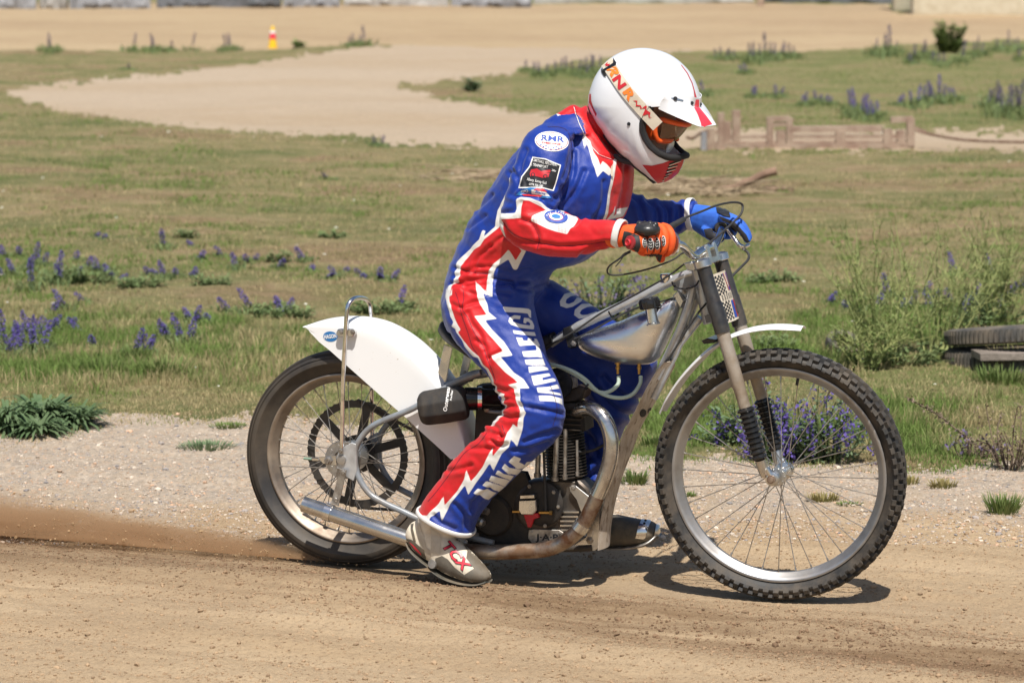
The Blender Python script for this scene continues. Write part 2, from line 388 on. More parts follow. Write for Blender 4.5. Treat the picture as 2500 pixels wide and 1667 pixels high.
# ------------------------------------------------------------------ ground, track, paths
def px_dist(py): return (CAM_H - 0.0) / math.tan(PITCH + math.atan((py - FH / 2) / FPX))
S = 1.06293
EDGE = [(-9000, 1075), (-200, 1068), (60, 1072), (200, 1050), (240, 1022), (330, 1010), (430, 1020), (520, 1022), (600, 1008), (720, 1016), (850, 1042), (1000, 1052),
        (1200, 1092), (1400, 1120), (1540, 1112), (1640, 1128), (1760, 1105), (1880, 1128), (2050, 1130), (2150, 1146), (2260, 1152), (2400, 1132), (2520, 1120), (9500, 1120)]
PATH = [(a * S, b * S) for a, b in [(20, 213), (60, 197), (165, 187), (350, 172), (500, 155), (650, 135), (725, 126), (800, 118), (860, 112), (1000, 106), (1300, 104), (1640, 112), (1500, 124), (1300, 142), (1180, 165),
        (1100, 176), (920, 190), (915, 201), (980, 218), (1120, 242), (1200, 262), (1380, 282), (1640, 303), (2100, 303), (2352, 305), (9500, 308), (9500, 356), (2352, 350), (1600, 346), (1150, 335), (850, 322), (700, 315), (500, 300), (300, 284), (100, 243)]]
FAR = [(-9000, 12), (-9000, 118 * S), (0, 116 * S), (400, 114 * S), (700 * S, 112 * S), (860 * S, 108 * S), (1300 * S, 110 * S), (1640 * S, 118 * S), (1900 * S, 113 * S), (2100 * S, 101 * S), (2352 * S, 94 * S), (9500, 92 * S),
       (9500, 30), (2352 * S, 38), (2050 * S, 34), (2040 * S, 12)]
DAMP = [(-300, 1330), (300, 1352), (760, 1392), (1100, 1432), (1500, 1510), (1900, 1555), (2600, 1640)]
def zones(px, py):
    "per photo pixel: signed distances (pixels) to the kinds of ground"
    P = np.stack([px, py], 1); j = (fbm(px * .02, py * .06) - .5) * 30 + (fbm(px * .09, py * .2) - .5) * 22
    e = np.interp(px, [a for a, b in EDGE], [b for a, b in EDGE]) - py      # <0 : below the grass edge = track
    far = sdf(P, FAR); path = sdf(P, PATH); sc = np.clip((py + 40) / 500, .12, 1)
    j2 = (fbm(px * .05 + 3, py * .25 + 8, 5) - .5) * 60
    return e + j * .9, far + j * sc * .35, path + j * sc * .8 + j2 * sc * .9
def relief(x, y):
    L = (np.stack([x, y, np.zeros_like(x)], -1) - BO) @ BM.T; u, v = L[..., 0], L[..., 1]
    D = np.hypot(x, y); near = np.clip((14 - D) / 3, 0, 1)
    z = near * ((fbm(u * .9, v * 7 + 3) - .5) * .035 + (fbm(u * 9, v * 14) - .5) * .014 + (fbm(u * 40, v * 40, 2) - .5) * .007)
    ridge = np.exp(-((v + .33 + .05 * np.sin(u * 1.3)) / .10) ** 2) * .018 + np.exp(-((v + .75 + .07 * np.sin(u * .9 + 1)) / .07) ** 2) * .014 - np.exp(-((v + .55) / .07) ** 2) * .012
    z += near * ridge * (.5 + fbm(u * 3, v * 3))
    wheel = np.exp(-(v / .09) ** 2) * (u < .45); z = z * (1 - .75 * wheel) - wheel * .004 * near
    z += (1 - near) * (fbm(x * .5 + 9, y * .5) - .5) * .10 * np.clip((D - 14) / 6, 0, 1) + (1 - near) * (fbm(x * 7, y * 7, 3) - .5) * .03
    return z
NC, ROWS = 900, np.concatenate([np.linspace(3600, 1990, 60), np.arange(1980, 1000, -2.6), np.arange(1000, -62, -3.0)])
sx = np.concatenate([-np.geomspace(6500, 1336, 80), np.linspace(-1330, 1330, 740), np.geomspace(1336, 6500, 80)])
GX, GY = np.meshgrid(sx + 1250, ROWS)
Dy = 2.0 / np.tan(PITCH + np.arctan((ROWS - FH / 2) / FPX))
Gy = np.repeat(Dy[:, None], NC, 1)
depth = Gy * cp + CAM_H * sp
Gx = (GX - 1250) / FPX * depth
Gz = relief(Gx, Gy)
ze, zf, zp = [a.reshape(GX.shape) for a in zones(GX.ravel(), GY.ravel())]
kind = np.full(GX.shape, 1)                      # 1 grass
kind[zp < 0] = 2; kind[zf < 0] = 3; kind[ze < 0] = 0
kq = kind[:-1, :-1]
P3 = np.stack([Gx, Gy, Gz], -1).reshape(-1, 3)
idx = np.arange(P3.shape[0]).reshape(GX.shape)
quads = np.stack([idx[:-1, :-1], idx[:-1, 1:], idx[1:, 1:], idx[1:, :-1]], -1)
L_all = (P3 - BO) @ BM.T
gravel = np.clip((1300 + (fbm(GX * .01, GY * .03) - .5) * 160 - GY) / 110, 0, 1).ravel()
dd = sdf_line(np.stack([GX.ravel(), GY.ravel() ], 1), DAMP, 0); damp = np.exp(-(dd / 60) ** 2)
def fast_mesh(name, V, Q, mat, attrs=None, kindtag='structure', smooth=True):
    me = bpy.data.meshes.new(name); me.vertices.add(len(V)); me.vertices.foreach_set('co', np.ascontiguousarray(V, dtype=np.float32).ravel())
    k = Q.shape[1]; me.loops.add(Q.size); me.loops.foreach_set('vertex_index', Q.astype(np.int32).ravel())
    me.polygons.add(len(Q)); me.polygons.foreach_set('loop_start', np.arange(0, Q.size, k, dtype=np.int32))
    me.update(calc_edges=True); me.polygons.foreach_set('use_smooth', np.full(len(Q), smooth))
    for an, (ty, arr) in (attrs or {}).items():
        at = me.attributes.new(an, ty, 'POINT'); at.data.foreach_set('value' if ty == 'FLOAT' else 'color', np.ascontiguousarray(arr, dtype=np.float32).ravel())
    me.materials.append(mat); o = bpy.data.objects.new(name, me); COL.objects.link(o)
    if kindtag: o['kind'] = kindtag
    return o
def sub_sheet(name, sel, mat, attrs=None):
    q = quads[sel]; used = np.unique(q); mp = np.full(len(P3), -1); mp[used] = np.arange(len(used))
    return fast_mesh(name, P3[used], mp[q], mat, {k: ('FLOAT', a[used]) for k, a in (attrs or {}).items()})
def attr(nd, name):
    a = nd.new('ShaderNodeAttribute'); a.attribute_name = name; return a
def track_mat():
    m, nd, lk, bs = new_mat('track_dirt'); tc = nd.new('ShaderNodeTexCoord'); mp = nd.new('ShaderNodeMapping'); mp.inputs['Rotation'].default_value = (0, 0, YAW)
    lk.new(tc.outputs['Object'], mp.inputs[0]); m2 = nd.new('ShaderNodeMapping'); m2.inputs['Scale'].default_value = (.10, 1, 1); lk.new(mp.outputs[0], m2.inputs[0])
    streak = ramp(nd, lk, noise(nd, lk, m2.outputs[0], 5, 6), [(.40, 0.0), (.66, 1.0)])
    big = ramp(nd, lk, noise(nd, lk, mp.outputs[0], 1.3, 4), [(.38, 0.0), (.62, 1.0)])
    fine = noise(nd, lk, mp.outputs[0], 75, 5, .75); grain = noise(nd, lk, mp.outputs[0], 210, 4, .8)
    sand = mix(nd, lk, streak, (.44, .32, .195), (.53, .40, .255)); sand = mix(nd, lk, math_(nd, lk, 'MULTIPLY', big, .45), sand, (.37, .265, .165))
    vor = nd.new('ShaderNodeTexVoronoi'); vor.inputs['Scale'].default_value = 62; lk.new(mp.outputs[0], vor.inputs['Vector'])
    pc = nd.new('ShaderNodeValToRGB'); e = pc.color_ramp.elements
    while len(e) < 5: e.new(.5)
    for k, (p, c) in enumerate([(0, (.34, .28, .22)), (.3, (.52, .44, .35)), (.55, (.26, .24, .22)), (.75, (.62, .53, .43)), (1, (.46, .32, .22))]): e[k].position = p; e[k].color = (*c, 1)
    sep = nd.new('ShaderNodeSeparateColor'); lk.new(vor.outputs['Color'], sep.inputs[0]); lk.new(sep.outputs[0], pc.inputs[0])
    grav = mix(nd, lk, .42, pc.outputs[0], (.44, .365, .285))
    gfac = math_(nd, lk, 'MULTIPLY', attr(nd, 'gravel').outputs['Fac'], .85)
    col = mix(nd, lk, gfac, sand, grav)
    dampf = math_(nd, lk, 'MULTIPLY', attr(nd, 'damp').outputs['Fac'], ramp(nd, lk, noise(nd, lk, m2.outputs[0], 9, 6, .7), [(.34, .0), (.58, .95)]))
    col = mix(nd, lk, dampf, col, (.19, .12, .065))
    col = mix(nd, lk, ramp(nd, lk, fine, [(.32, .6), (.48, 0.0)]), col, (.21, .14, .085))
    col = mix(nd, lk, ramp(nd, lk, grain, [(.56, 0.0), (.74, .6)]), col, (.60, .48, .34))
    lk.new(col, bs.inputs['Base Color']); bs.inputs['Roughness'].default_value = .95; bs.inputs['Specular IOR Level'].default_value = .15
    h = math_(nd, lk, 'ADD', math_(nd, lk, 'MULTIPLY', fine, 1.0), math_(nd, lk, 'MULTIPLY', grain, .5)); h = math_(nd, lk, 'SUBTRACT', h, math_(nd, lk, 'MULTIPLY', vor.outputs['Distance'], .35))
    bump(nd, lk, h, .85, .012, bs); return m
def plain_dirt(name, a, b, c, sc=1.0):
    m, nd, lk, bs = new_mat(name); v = coords(nd, lk, (.35, 1, 1)); col = mix(nd, lk, ramp(nd, lk, noise(nd, lk, v, .55 * sc, 5), [(.38, 0.0), (.62, 1.0)]), a, b)
    col = mix(nd, lk, ramp(nd, lk, noise(nd, lk, v, 6 * sc, 6, .7), [(.45, 0.0), (.75, .7)]), col, c)
    g = noise(nd, lk, coords(nd, lk), 30, 6, .75); col = mix(nd, lk, ramp(nd, lk, g, [(.35, .5), (.5, 0.0)]), col, tuple(x * .6 for x in a))
    lk.new(col, bs.inputs['Base Color']); bs.inputs['Roughness'].default_value = .95; bs.inputs['Specular IOR Level'].default_value = .1
    bump(nd, lk, g, .7, .03, bs); return m
def grass_mat():
    m, nd, lk, bs = new_mat('grassy_soil'); v = coords(nd, lk); vs = coords(nd, lk, (.55, 1, 1))
    a = ramp(nd, lk, noise(nd, lk, vs, 1.1, 6, .62), [(.40, (.25, .16, .10)), (.46, (.31, .245, .135)), (.53, (.20, .185, .08)), (.63, (.09, .125, .04))])
    b = ramp(nd, lk, noise(nd, lk, vs, 7, 6, .7), [(.38, (.34, .25, .15)), (.50, (.23, .20, .095)), (.64, (.11, .135, .045))])
    col = mix(nd, lk, .45, a, b); lf_ = math_(nd, lk, 'MULTIPLY', attr(nd, 'lush').outputs['Fac'], ramp(nd, lk, noise(nd, lk, vs, 2.3, 6, .65), [(.36, .1), (.60, .85)])); col = mix(nd, lk, lf_, col, (.13, .18, .05)); g = noise(nd, lk, v, 38, 6, .8)
    col = mix(nd, lk, ramp(nd, lk, g, [(.34, .6), (.5, 0.0)]), col, (.07, .07, .03)); col = mix(nd, lk, ramp(nd, lk, g, [(.55, 0.0), (.75, .6)]), col, (.42, .36, .19))
    lk.new(col, bs.inputs['Base Color']); bs.inputs['Roughness'].default_value = .95; bs.inputs['Specular IOR Level'].default_value = .1
    bump(nd, lk, g, .8, .03, bs); return m
m_track = track_mat(); m_grass = grass_mat()
m_path = plain_dirt('path_dirt', (.42, .335, .245), (.385, .295, .20), (.46, .37, .27)); m_far = plain_dirt('far_track_sand', (.41, .31, .19), (.34, .245, .15), (.47, .36, .23), .5)
sub_sheet('dirt_track', kq == 0, m_track, {'gravel': gravel, 'damp': damp}); lush = np.clip((GY - 640 + (fbm(GX * .006, GY * .02) - .5) * 300) / 220, 0, 1) * np.clip((ze / 60), 0, 1) + .5 * (np.clip((345 - GY) / 40, 0, 1) * (GX > 1250))
sub_sheet('grass_ground', kq == 1, m_grass, {'lush': np.clip(lush, 0, 1).ravel()})
sub_sheet('dirt_path', kq == 2, m_path); sub_sheet('far_track', kq == 3, m_far)
mb = MB(); t = np.linspace(0, 2 * np.pi, 48, endpoint=False)
mb.grid(np.array([[(r * math.cos(a), r * math.sin(a) + 20, -.16) for a in t] for r in (1, 30, 120, 500, 1500)]), cv=True)
tag(mb.build('ground', m_grass), kind='structure')

def gz(x, y): return float(relief(np.array([x]), np.array([y]))[0])
def ground_at(px, py):
    p = gnd(px, py); return np.array([p[0], p[1], gz(p[0], p[1])])
# ---- blades, stones and clods: numberless, one object each
def scatter_px(n, x0, x1, y0, y1, rng):
    px = rng.uniform(x0, x1, n); py = rng.uniform(y0, y1, n); return px, py
def px_to_xy(px, py):
    D = 2.0 / np.tan(PITCH + np.arctan((py - FH / 2) / FPX)); return (px - 1250) / FPX * (D * cp + CAM_H * sp), D
def colmat(name, rough=.8, trans=0.0):
    m, nd, lk, bs = new_mat(name); a = attr(nd, 'col'); v = coords(nd, lk)
    c = mix(nd, lk, ramp(nd, lk, noise(nd, lk, v, 60, 3), [(.3, 0.0), (.8, .35)]), a.outputs['Color'], (.30, .27, .12)) if trans else a.outputs['Color']
    lk.new(c, bs.inputs['Base Color']); bs.inputs['Roughness'].default_value = rough; bs.inputs['Specular IOR Level'].default_value = .25
    if trans:
        t = nd.new('ShaderNodeBsdfTranslucent'); lk.new(c, t.inputs[0]); x = nd.new('ShaderNodeMixShader'); x.inputs[0].default_value = trans
        out = nd['Material Output']; lk.new(bs.outputs[0], x.inputs[1]); lk.new(t.outputs[0], x.inputs[2]); lk.new(x.outputs[0], out.inputs[0])
    return m
m_blade = colmat('grass_blade', .7, .3); m_stone = colmat('stone', .85)
def blades(name, px, py, hgt, wid, cols, rng, lean=.5):
    x, y = px_to_xy(px, py); z = relief(x, y) - .004; n = len(x)
    a = rng.uniform(0, 2 * np.pi, n); dx, dy = np.cos(a), np.sin(a); b = rng.uniform(0, 2 * np.pi, n); l = rng.uniform(0, lean, n) * hgt
    lx, ly = np.cos(b) * l, np.sin(b) * l; w = wid / 2
    V = np.empty((n, 5, 3)); V[:, 0] = np.stack([x - dx * w, y - dy * w, z], 1); V[:, 1] = np.stack([x + dx * w, y + dy * w, z], 1)
    V[:, 2] = np.stack([x + lx * .35 + dx * w * .8, y + ly * .35 + dy * w * .8, z + hgt * .6], 1); V[:, 3] = np.stack([x + lx * .35 - dx * w * .8, y + ly * .35 - dy * w * .8, z + hgt * .6], 1)
    V[:, 4] = np.stack([x + lx, y + ly, z + hgt], 1)
    i = np.arange(n)[:, None] * 5; T = np.concatenate([i + [0, 1, 2], i + [0, 2, 3], i + [3, 2, 4]], 1).reshape(-1, 3)
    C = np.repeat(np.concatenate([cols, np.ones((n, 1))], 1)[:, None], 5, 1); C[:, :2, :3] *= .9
    return fast_mesh(name, V.reshape(-1, 3), T, m_blade, {'col': ('FLOAT_COLOR', C.reshape(-1, 4))}, 'stuff', False)
def grass_cover():
    rng = np.random.default_rng(5); n = 400000
    px = rng.uniform(-160, 2660, n); py = 100 + (1160 - 100) * rng.uniform(0, 1, n) ** .62
    e, f, p = zones(px, py); x, y = px_to_xy(px, py)
    g1 = fbm(x * 1.1 + 40, y * 1.1); g2 = fbm(x * 4.3, y * 4.3 + 9)
    dens = np.clip(.25 + 1.6 * (g1 * .55 + g2 * .45 - .38) * 2, .05, 1); near = np.clip((py - 700) / 250, 0, 1); dens = np.maximum(dens * .75, near * .6)
    ok = (e > rng.uniform(-26, 8, n)) & (f > 2) & (p > rng.uniform(-4, 4, n)) & (rng.uniform(0, 1, n) < dens)
    px, py, x, y, g1, g2, near, e = [q[ok] for q in (px, py, x, y, g1, g2, near, e)]; n = len(px); D = y
    edge = np.clip(e / 90, 0, 1)
    h = (.008 + .026 * g2 * rng.uniform(.4, 1.2, n) + near * .085 * rng.uniform(.1, 1, n) ** 1.5 * edge * (g1 > .40)) * np.clip(D / 15, .8, 1.25)
    w = .0038 * np.clip(D / 13, .9, 2.6) * rng.uniform(.7, 1.3, n)
    q = np.clip((g1 * .5 + g2 * .5 - .50) * 9 + .15 + near * .55 + .22 * ((py < 330) & (px > 1200)) + rng.normal(0, .30, n), 0, 1)[:, None]
    dry = np.array([.46, .37, .20]); ol = np.array([.29, .28, .12]); gr = np.array([.155, .25, .055])
    cols = np.where(q < .5, dry + (ol - dry) * q * 2, ol + (gr - ol) * (q - .5) * 2) * rng.uniform(.75, 1.25, (n, 1))
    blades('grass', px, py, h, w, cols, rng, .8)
    return n
grass_cover()
ICO = None
def stones(name, px, py, size, cols, rng, flat=.6, zoff=.3, zabs=None, xy=None):
    bm = bmesh.new(); bmesh.ops.create_icosphere(bm, subdivisions=1, radius=1); bv = np.array([q.co[:] for q in bm.verts]); bf = np.array([[q.index for q in f.verts] for f in bm.faces]); bm.free()
    if xy is None: x, y = px_to_xy(px, py); z = relief(x, y)
    else: x, y, z = xy
    n = len(x); k = len(bv); V = bv[None] * (1 + rng.normal(0, .16, (n, k, 1))); sc = np.stack([rng.uniform(.7, 1.3, n), rng.uniform(.7, 1.3, n), np.full(n, flat) * rng.uniform(.7, 1.3, n)], 1) * size[:, None]
    V = V * sc[:, None]; a = rng.uniform(0, 6.28, n); c, s = np.cos(a)[:, None], np.sin(a)[:, None]
    V = np.stack([V[..., 0] * c - V[..., 1] * s, V[..., 0] * s + V[..., 1] * c, V[..., 2]], -1) + np.stack([x, y, z + size * flat * zoff], 1)[:, None]
    T = (bf[None] + (np.arange(n) * k)[:, None, None]).reshape(-1, 3); C = np.repeat(np.concatenate([cols, np.ones((n, 1))], 1)[:, None], k, 1)
    return fast_mesh(name, V.reshape(-1, 3), T, m_stone, {'col': ('FLOAT_COLOR', C.reshape(-1, 4))}, 'stuff', False)
rng = np.random.default_rng(3)
n = 26000; px = rng.uniform(-50, 2550, n); py = 1010 + 320 * rng.uniform(0, 1, n) ** .9; e, f, p = zones(px, py); ok = (e < 10)
px, py = px[ok], py[ok]; n = len(px); pal = np.array([(.46, .39, .31), (.33, .29, .26), (.55, .47, .38), (.40, .30, .22), (.27, .25, .24), (.50, .33, .22)])
stones('gravel', px, py, np.clip(rng.lognormal(-5.95, .48, n), .001, .015), pal[rng.integers(0, 6, n)] * rng.uniform(.8, 1.2, (n, 1)), rng)
n = 46000; px = rng.uniform(-50, 2550, n); py = rng.uniform(1250, 1700, n); dd = sdf_line(np.stack([px, py], 1), DAMP, 0)
L = (np.stack([*px_to_xy(px, py), np.zeros(n)], 1) - BO) @ BM.T; fl = fbm(L[:, 0] * 1.1, L[:, 1] * 9)
ok = (rng.uniform(0, 1, n) < (.30 + .9 * np.exp(-(dd / 70) ** 2) + .9 * np.clip(fl - .52, 0, 1) * 3)) & ~((np.abs(L[:, 1]) < .07) & (L[:, 0] < .3)); px, py, dd = px[ok], py[ok], dd[ok]; n = len(px)
c = np.array([.31, .215, .13]) + np.exp(-(dd / 60) ** 2)[:, None] * np.array([-.12, -.095, -.06])
stones('dirt_clods', px, py, np.clip(rng.lognormal(-6.15, .5, n), .001, .012), c * rng.uniform(.8, 1.3, (n, 1)), rng, .75)
# ------------------------------------------------------------------ the motorcycle
bike = empty('motorcycle', tuple(BO), -YAW)
tag(bike, 'vintage single-cylinder speedway motorcycle with bare metal tank and white mudguards, ridden on the dirt track', 'motorcycle')
def P3d(f, pts, v=0.0):
    "points (X,Y) or (X,Y,v) of a crop -> bike coordinates"
    return np.array([f(p[0], p[1], p[2] if len(p) > 2 else v) for p in pts])
def mir(P): Q = np.array(P, float); Q[..., 1] *= -1; return Q
def tube_part(name, pts, r, mat, m=6, sides=12, parent=bike, **k):
    return MB().tube(cat(pts, m) if m > 1 else pts, r, sides).build(name, mat, parent, **k)
def rot_about(P, c, ang):
    P = np.asarray(P, float) - c; ca, sa = math.cos(ang), math.sin(ang)
    return np.stack([P[..., 0] * ca - P[..., 1] * sa, P[..., 0] * sa + P[..., 1] * ca, P[..., 2]], -1) + c
# ---- wheels
def wheel(cu, steer, R0, rim_r, tw, knobs, hub_hw, n_spoke, mrim, mtyre, flange):
    c = np.array([cu, 0, R0]); ax = (0, 1, 0); T = lambda mb_: mb_
    def fin(mb_, name, mat, parent, **k):
        V = np.concatenate(mb_.v); mb_.v = [rot_about(V, c, steer)]; return mb_.build(name, mat, parent, **k)
    rw = tw * .30                                        # rim half width
    prof = [(-rw, rim_r), (-rw * 1.04, rim_r - .004), (-rw * .97, rim_r - .009), (-rw * .72, rim_r - .014), (-rw * .5, rim_r - .020), (-rw * .25, rim_r - .026), (rw * .25, rim_r - .026), (rw * .5, rim_r - .020),
            (rw * .72, rim_r - .014), (rw * .97, rim_r - .009), (rw * 1.04, rim_r - .004), (rw, rim_r), (rw * .8, rim_r - .003), (-rw * .8, rim_r - .003)]
    w = fin(MB().lathe(c, ax, prof, 120, closed=True), 'wheel', mrim, bike)
    th = R0 - rim_r; h = tw / 2; base = R0 - (.010 if knobs else 0)
    tp_ = []
    for a in np.linspace(-1.0, 1.0, 19):
        ang = a * 2.05; rr = rim_r + (base - rim_r) * .5 + (base - rim_r) * .52 * math.cos(ang); tp_.append((h * .92 * math.sin(ang) / (1 if abs(ang) < 1.57 else 1 + (abs(ang) - 1.57) * .55), min(rr, base)))
    tp_ = [(-rw * .8, rim_r - .001)] + tp_ + [(rw * .8, rim_r - .001)]
    t_ = MB().lathe(c, ax, tp_, 128, closed=True)
    if knobs:
        N = knobs
        for k in range(N):
            for j, (vo, rad, sw, sl, shf) in enumerate([(-.011, 0, .0085, .0085, 0), (.011, 0, .0085, .0085, .5), (-.0295, -.005, .0075, .0092, .5), (.0295, -.005, .0075, .0092, 0), (-.0415, -.0175, .0065, .0082, 0), (.0415, -.0175, .0065, .0082, .5)]):
                a = (k + shf) * 2 * np.pi / N; rad_v = np.array([math.cos(a), 0, math.sin(a)]); tan = np.array([-math.sin(a), 0, math.cos(a)]); vv = np.array([0, 1.0, 0])
                tilt = [0, 0, .55, .55, 1.15, 1.15][j] * (1 if vo > 0 else -1); nrm = rad_v * math.cos(tilt) + vv * math.sin(tilt); lat = -rad_v * math.sin(tilt) + vv * math.cos(tilt)
                p = c + rad_v * (R0 + rad - .0055) + vv * vo * tw / .088; q = random.uniform(.88, 1.05)
                lo, hi_ = p - nrm * .009, p + nrm * .0068 * q; V = []
                for cc, s_ in ((lo, 1.12), (hi_, .9)):
                    for i_, j_ in ((-1, -1), (1, -1), (1, 1), (-1, 1)): V.append(cc + lat * sw * s_ * i_ + tan * sl * s_ * j_)
                t_.add(V, [(0, 1, 2, 3), (4, 7, 6, 5), (0, 4, 5, 1), (1, 5, 6, 2), (2, 6, 7, 3), (3, 7, 4, 0)])
    else:
        for vo, d in ((-.030, .0052), (.030, .0052), (-.0405, .0165), (.0405, .0165)):
            t_.lathe(c, ax, [(vo - .003, R0 - d - .003), (vo - .0015, R0 - d + .0015), (vo + .0015, R0 - d + .0015), (vo + .003, R0 - d - .003)], 128)
        for k in range(0):
            for vo in (-.014, .014):
                a = (k + (.5 if vo > 0 else 0)) * 2 * np.pi / 66; rv = np.array([math.cos(a), 0, math.sin(a)]); tn = np.array([-math.sin(a), 0, math.cos(a)])
                t_.box(c + rv * (R0 - .0015) + np.array([0, vo, 0]), rv * .003, tn * .0115, (0, .011, 0))
    fin(t_, 'tyre', mtyre, w, angle=30)
    hb = MB().lathe(c, ax, [(-hub_hw - .002, .012), (-hub_hw, flange), (-hub_hw + .005, flange), (-hub_hw + .008, flange * .55), (hub_hw - .008, flange * .55), (hub_hw - .005, flange), (hub_hw, flange), (hub_hw + .002, .012)], 36, caps=True)
    for s_ in (-1, 1):
        for k in range(9):
            a = k * 2 * np.pi / 9; hb.lathe(c + np.array([math.cos(a) * flange * .8, s_ * (hub_hw + .0005), math.sin(a) * flange * .8]), (0, s_, 0), [(0, .0035), (.0015, .003), (.0015, 0)], 8)
    fin(hb, 'hub', M['alu'], w)
    for k in range(n_spoke):
        side = -1 if k % 2 else 1; a0 = k * 2 * np.pi / n_spoke; off = (.62 if (k // 2) % 2 else -.62)
        p1 = c + np.array([math.cos(a0) * (rim_r - .022), side * .004, math.sin(a0) * (rim_r - .022)]); a1 = a0 + off
        p0 = c + np.array([math.cos(a1) * flange * .85, side * (hub_hw - .002), math.sin(a1) * flange * .85]); d = (p0 - p1) / np.linalg.norm(p0 - p1)
        s_ = MB().tube([p0, p1 + d * .014], .00135, 6).tube([p1 - d * .006, p1 + d * .014], .0027, 6); fin(s_, 'spoke', M['steel'], w)
    return w, c, fin
STEER = R(5.5)
fwh, fc, fin_f = wheel(0.0, STEER, RF, .309, .088, 72, .045, 36, M['rimalu'], M['knob'], .026)
a = R(80); v0 = fc + np.array([math.cos(a) * .284, 0, math.sin(a) * .284])
fin_f(MB().tube([v0, v0 - np.array([math.cos(a), 0, math.sin(a)]) * .022], .0045, 8), 'tyre_valve', M['blackp'], fwh)
rwh, rc, fin_r = wheel(-WB, 0.0, RR, .256, .098, 0, .042, 36, M['rimrear'], M['reartyre'], .046)
# rear sprocket on the far side: toothed ring on a spider
sp_ = MB(); n = 54
ro = [(.165 if i % 2 else .162) for i in range(2 * n)]
rings = []
for rr, vv in ((None, .062), (.141, .062), (.141, .067), (None, .067)):
    rings.append([rc + np.array([math.cos(i * np.pi / n) * (rr or ro[i]), vv, math.sin(i * np.pi / n) * (rr or ro[i])]) for i in range(2 * n)])
sp_.grid(np.array(rings), cu=True, cv=True); fin_r(sp_, 'sprocket', M['black'], rwh)
sp_ = MB()
for k in range(6):
    a = k * np.pi / 3 + .3; rv = np.array([math.cos(a), 0, math.sin(a)]); tn = np.array([-math.sin(a), 0, math.cos(a)])
    sp_.box(rc + rv * .098 + np.array([0, .0645, 0]), rv * .048, tn * .013, (0, .002, 0))
sp_.lathe(rc + np.array([0, .060, 0]), (0, 1, 0), [(0, .04), (0, .058), (.008, .058), (.008, .04)], 30, closed=True)
fin_r(sp_, 'sprocket_spider', M['black'], rwh)
sp_ = MB().lathe(rc, (0, 1, 0), [(-.052, .028), (-.052, .056), (-.046, .058), (-.046, .028)], 36, closed=True)
for k in range(10):
    a = k * 2 * np.pi / 10; sp_.lathe(rc + np.array([math.cos(a) * .043, -.052, math.sin(a) * .043]), (0, -1, 0), [(0, .006), (.0012, .0055), (.0012, 0)], 10)
fin_r(sp_, 'hub_plate', M['steel'], rwh)
ch = MB()                                                 # chain on the far side
eng_c = E_(60, 1080, .065); cp_ = [rc + np.array([0, .0645, .164]), np.array([eng_c[0], .0645, eng_c[2] + .05])]
for s_, z1 in ((1, .164), (-1, -.164)):
    pa, pb = rc + np.array([0, .0645, z1]), np.array([eng_c[0] - .0, .0645, eng_c[2] + s_ * .045])
    L = np.linalg.norm(pb - pa); nl = int(L / .016); d = (pb - pa) / L; nn = np.array([-d[2], 0, d[0]])
    for k in range(nl): ch.box(pa + d * (k + .5) * .016, d * .0068, (0, .004 if k % 2 else .0055, 0), nn * .004)
ch.build('chain', M['engine'], bike)
# ---- frame
loop = P3d(R_, [(1330, 468), (1180, 530), (985, 650), (900, 690), (760, 748), (695, 800), (652, 868), (642, 950), (662, 1040), (720, 1128), (800, 1180), (900, 1225), (1000, 1272), (1150, 1335), (1400, 1400)], -.088)
for Q in (loop, mir(loop)): tube_part('rear_frame_tube', Q, .0092, M['greypaint'])
ttb = P3d(K_, [(180, 905), (420, 750), (800, 570), (1100, 425), (1450, 250), (1620, 190)], 0)
tube_part('top_tube', ttb, [.0125] * 5 + [.0135] * 26, M['framegrey'], sides=16)
hs0, hs1 = B_(1045, 660, 0), B_(1165, 1180, 0)
dt = P3d(K_, [(1690, 640), (1560, 800), (1480, 900), (1430, 1010), (1330, 1200), (1220, 1450)], 0)
tube_part('down_tube', dt, .0125, M['framegrey'])
dt2 = P3d(K_, [(1620, 330), (1560, 560), (1440, 850), (1330, 1080), (1250, 1250)], -.03); tube_part('down_tube', dt2, .011, M['framegrey'])
dt3 = np.array(dt2); dt3[:, 1] = .03; tube_part('down_tube', dt3, .011, M['framegrey'])
gus = [uw(B_(x, y, 0)) for x, y in [(870, 830), (985, 740), (1050, 700), (1150, 1110), (1110, 1150), (1075, 990), (1035, 975), (985, 1130), (940, 1330), (905, 1360), (905, 1150), (960, 960), (905, 905), (860, 900)]]
MB().prism(gus, -.012, .012, .002).build('headstock_gusset', M['greypaint'], bike)
MB().tube(cat([hs0, (hs0 + hs1) / 2, hs1], 3), .021, 20).build('steering_head', M['framegrey'], bike)
g = MB(); [g.bolt(B_(x, y, -.0125), r=.005) for x, y in ((940, 915), (985, 1010), (930, 1290))]; g.build('frame_bolt', M['steel'], bike)
cl = MB(); cl.prism([uw(K_(x, y, 0)) for x, y in [(330, 740), (400, 715), (425, 760), (440, 800), (470, 850), (465, 930), (420, 945), (380, 930), (360, 850), (330, 800)]], -.022, .022, .003).build('tank_mount', M['blackgloss'], bike)
g = MB(); g.bolt(K_(415, 900, -.023), r=.006); g.build('frame_bolt', M['steel'], bike)
# lower frame cradle
for vv in (-.05, .05):
    tube_part('cradle_tube', P3d(E_, [(-300, 1345), (0, 1390), (400, 1390), (560, 1385)], vv), .011, M['engine'])
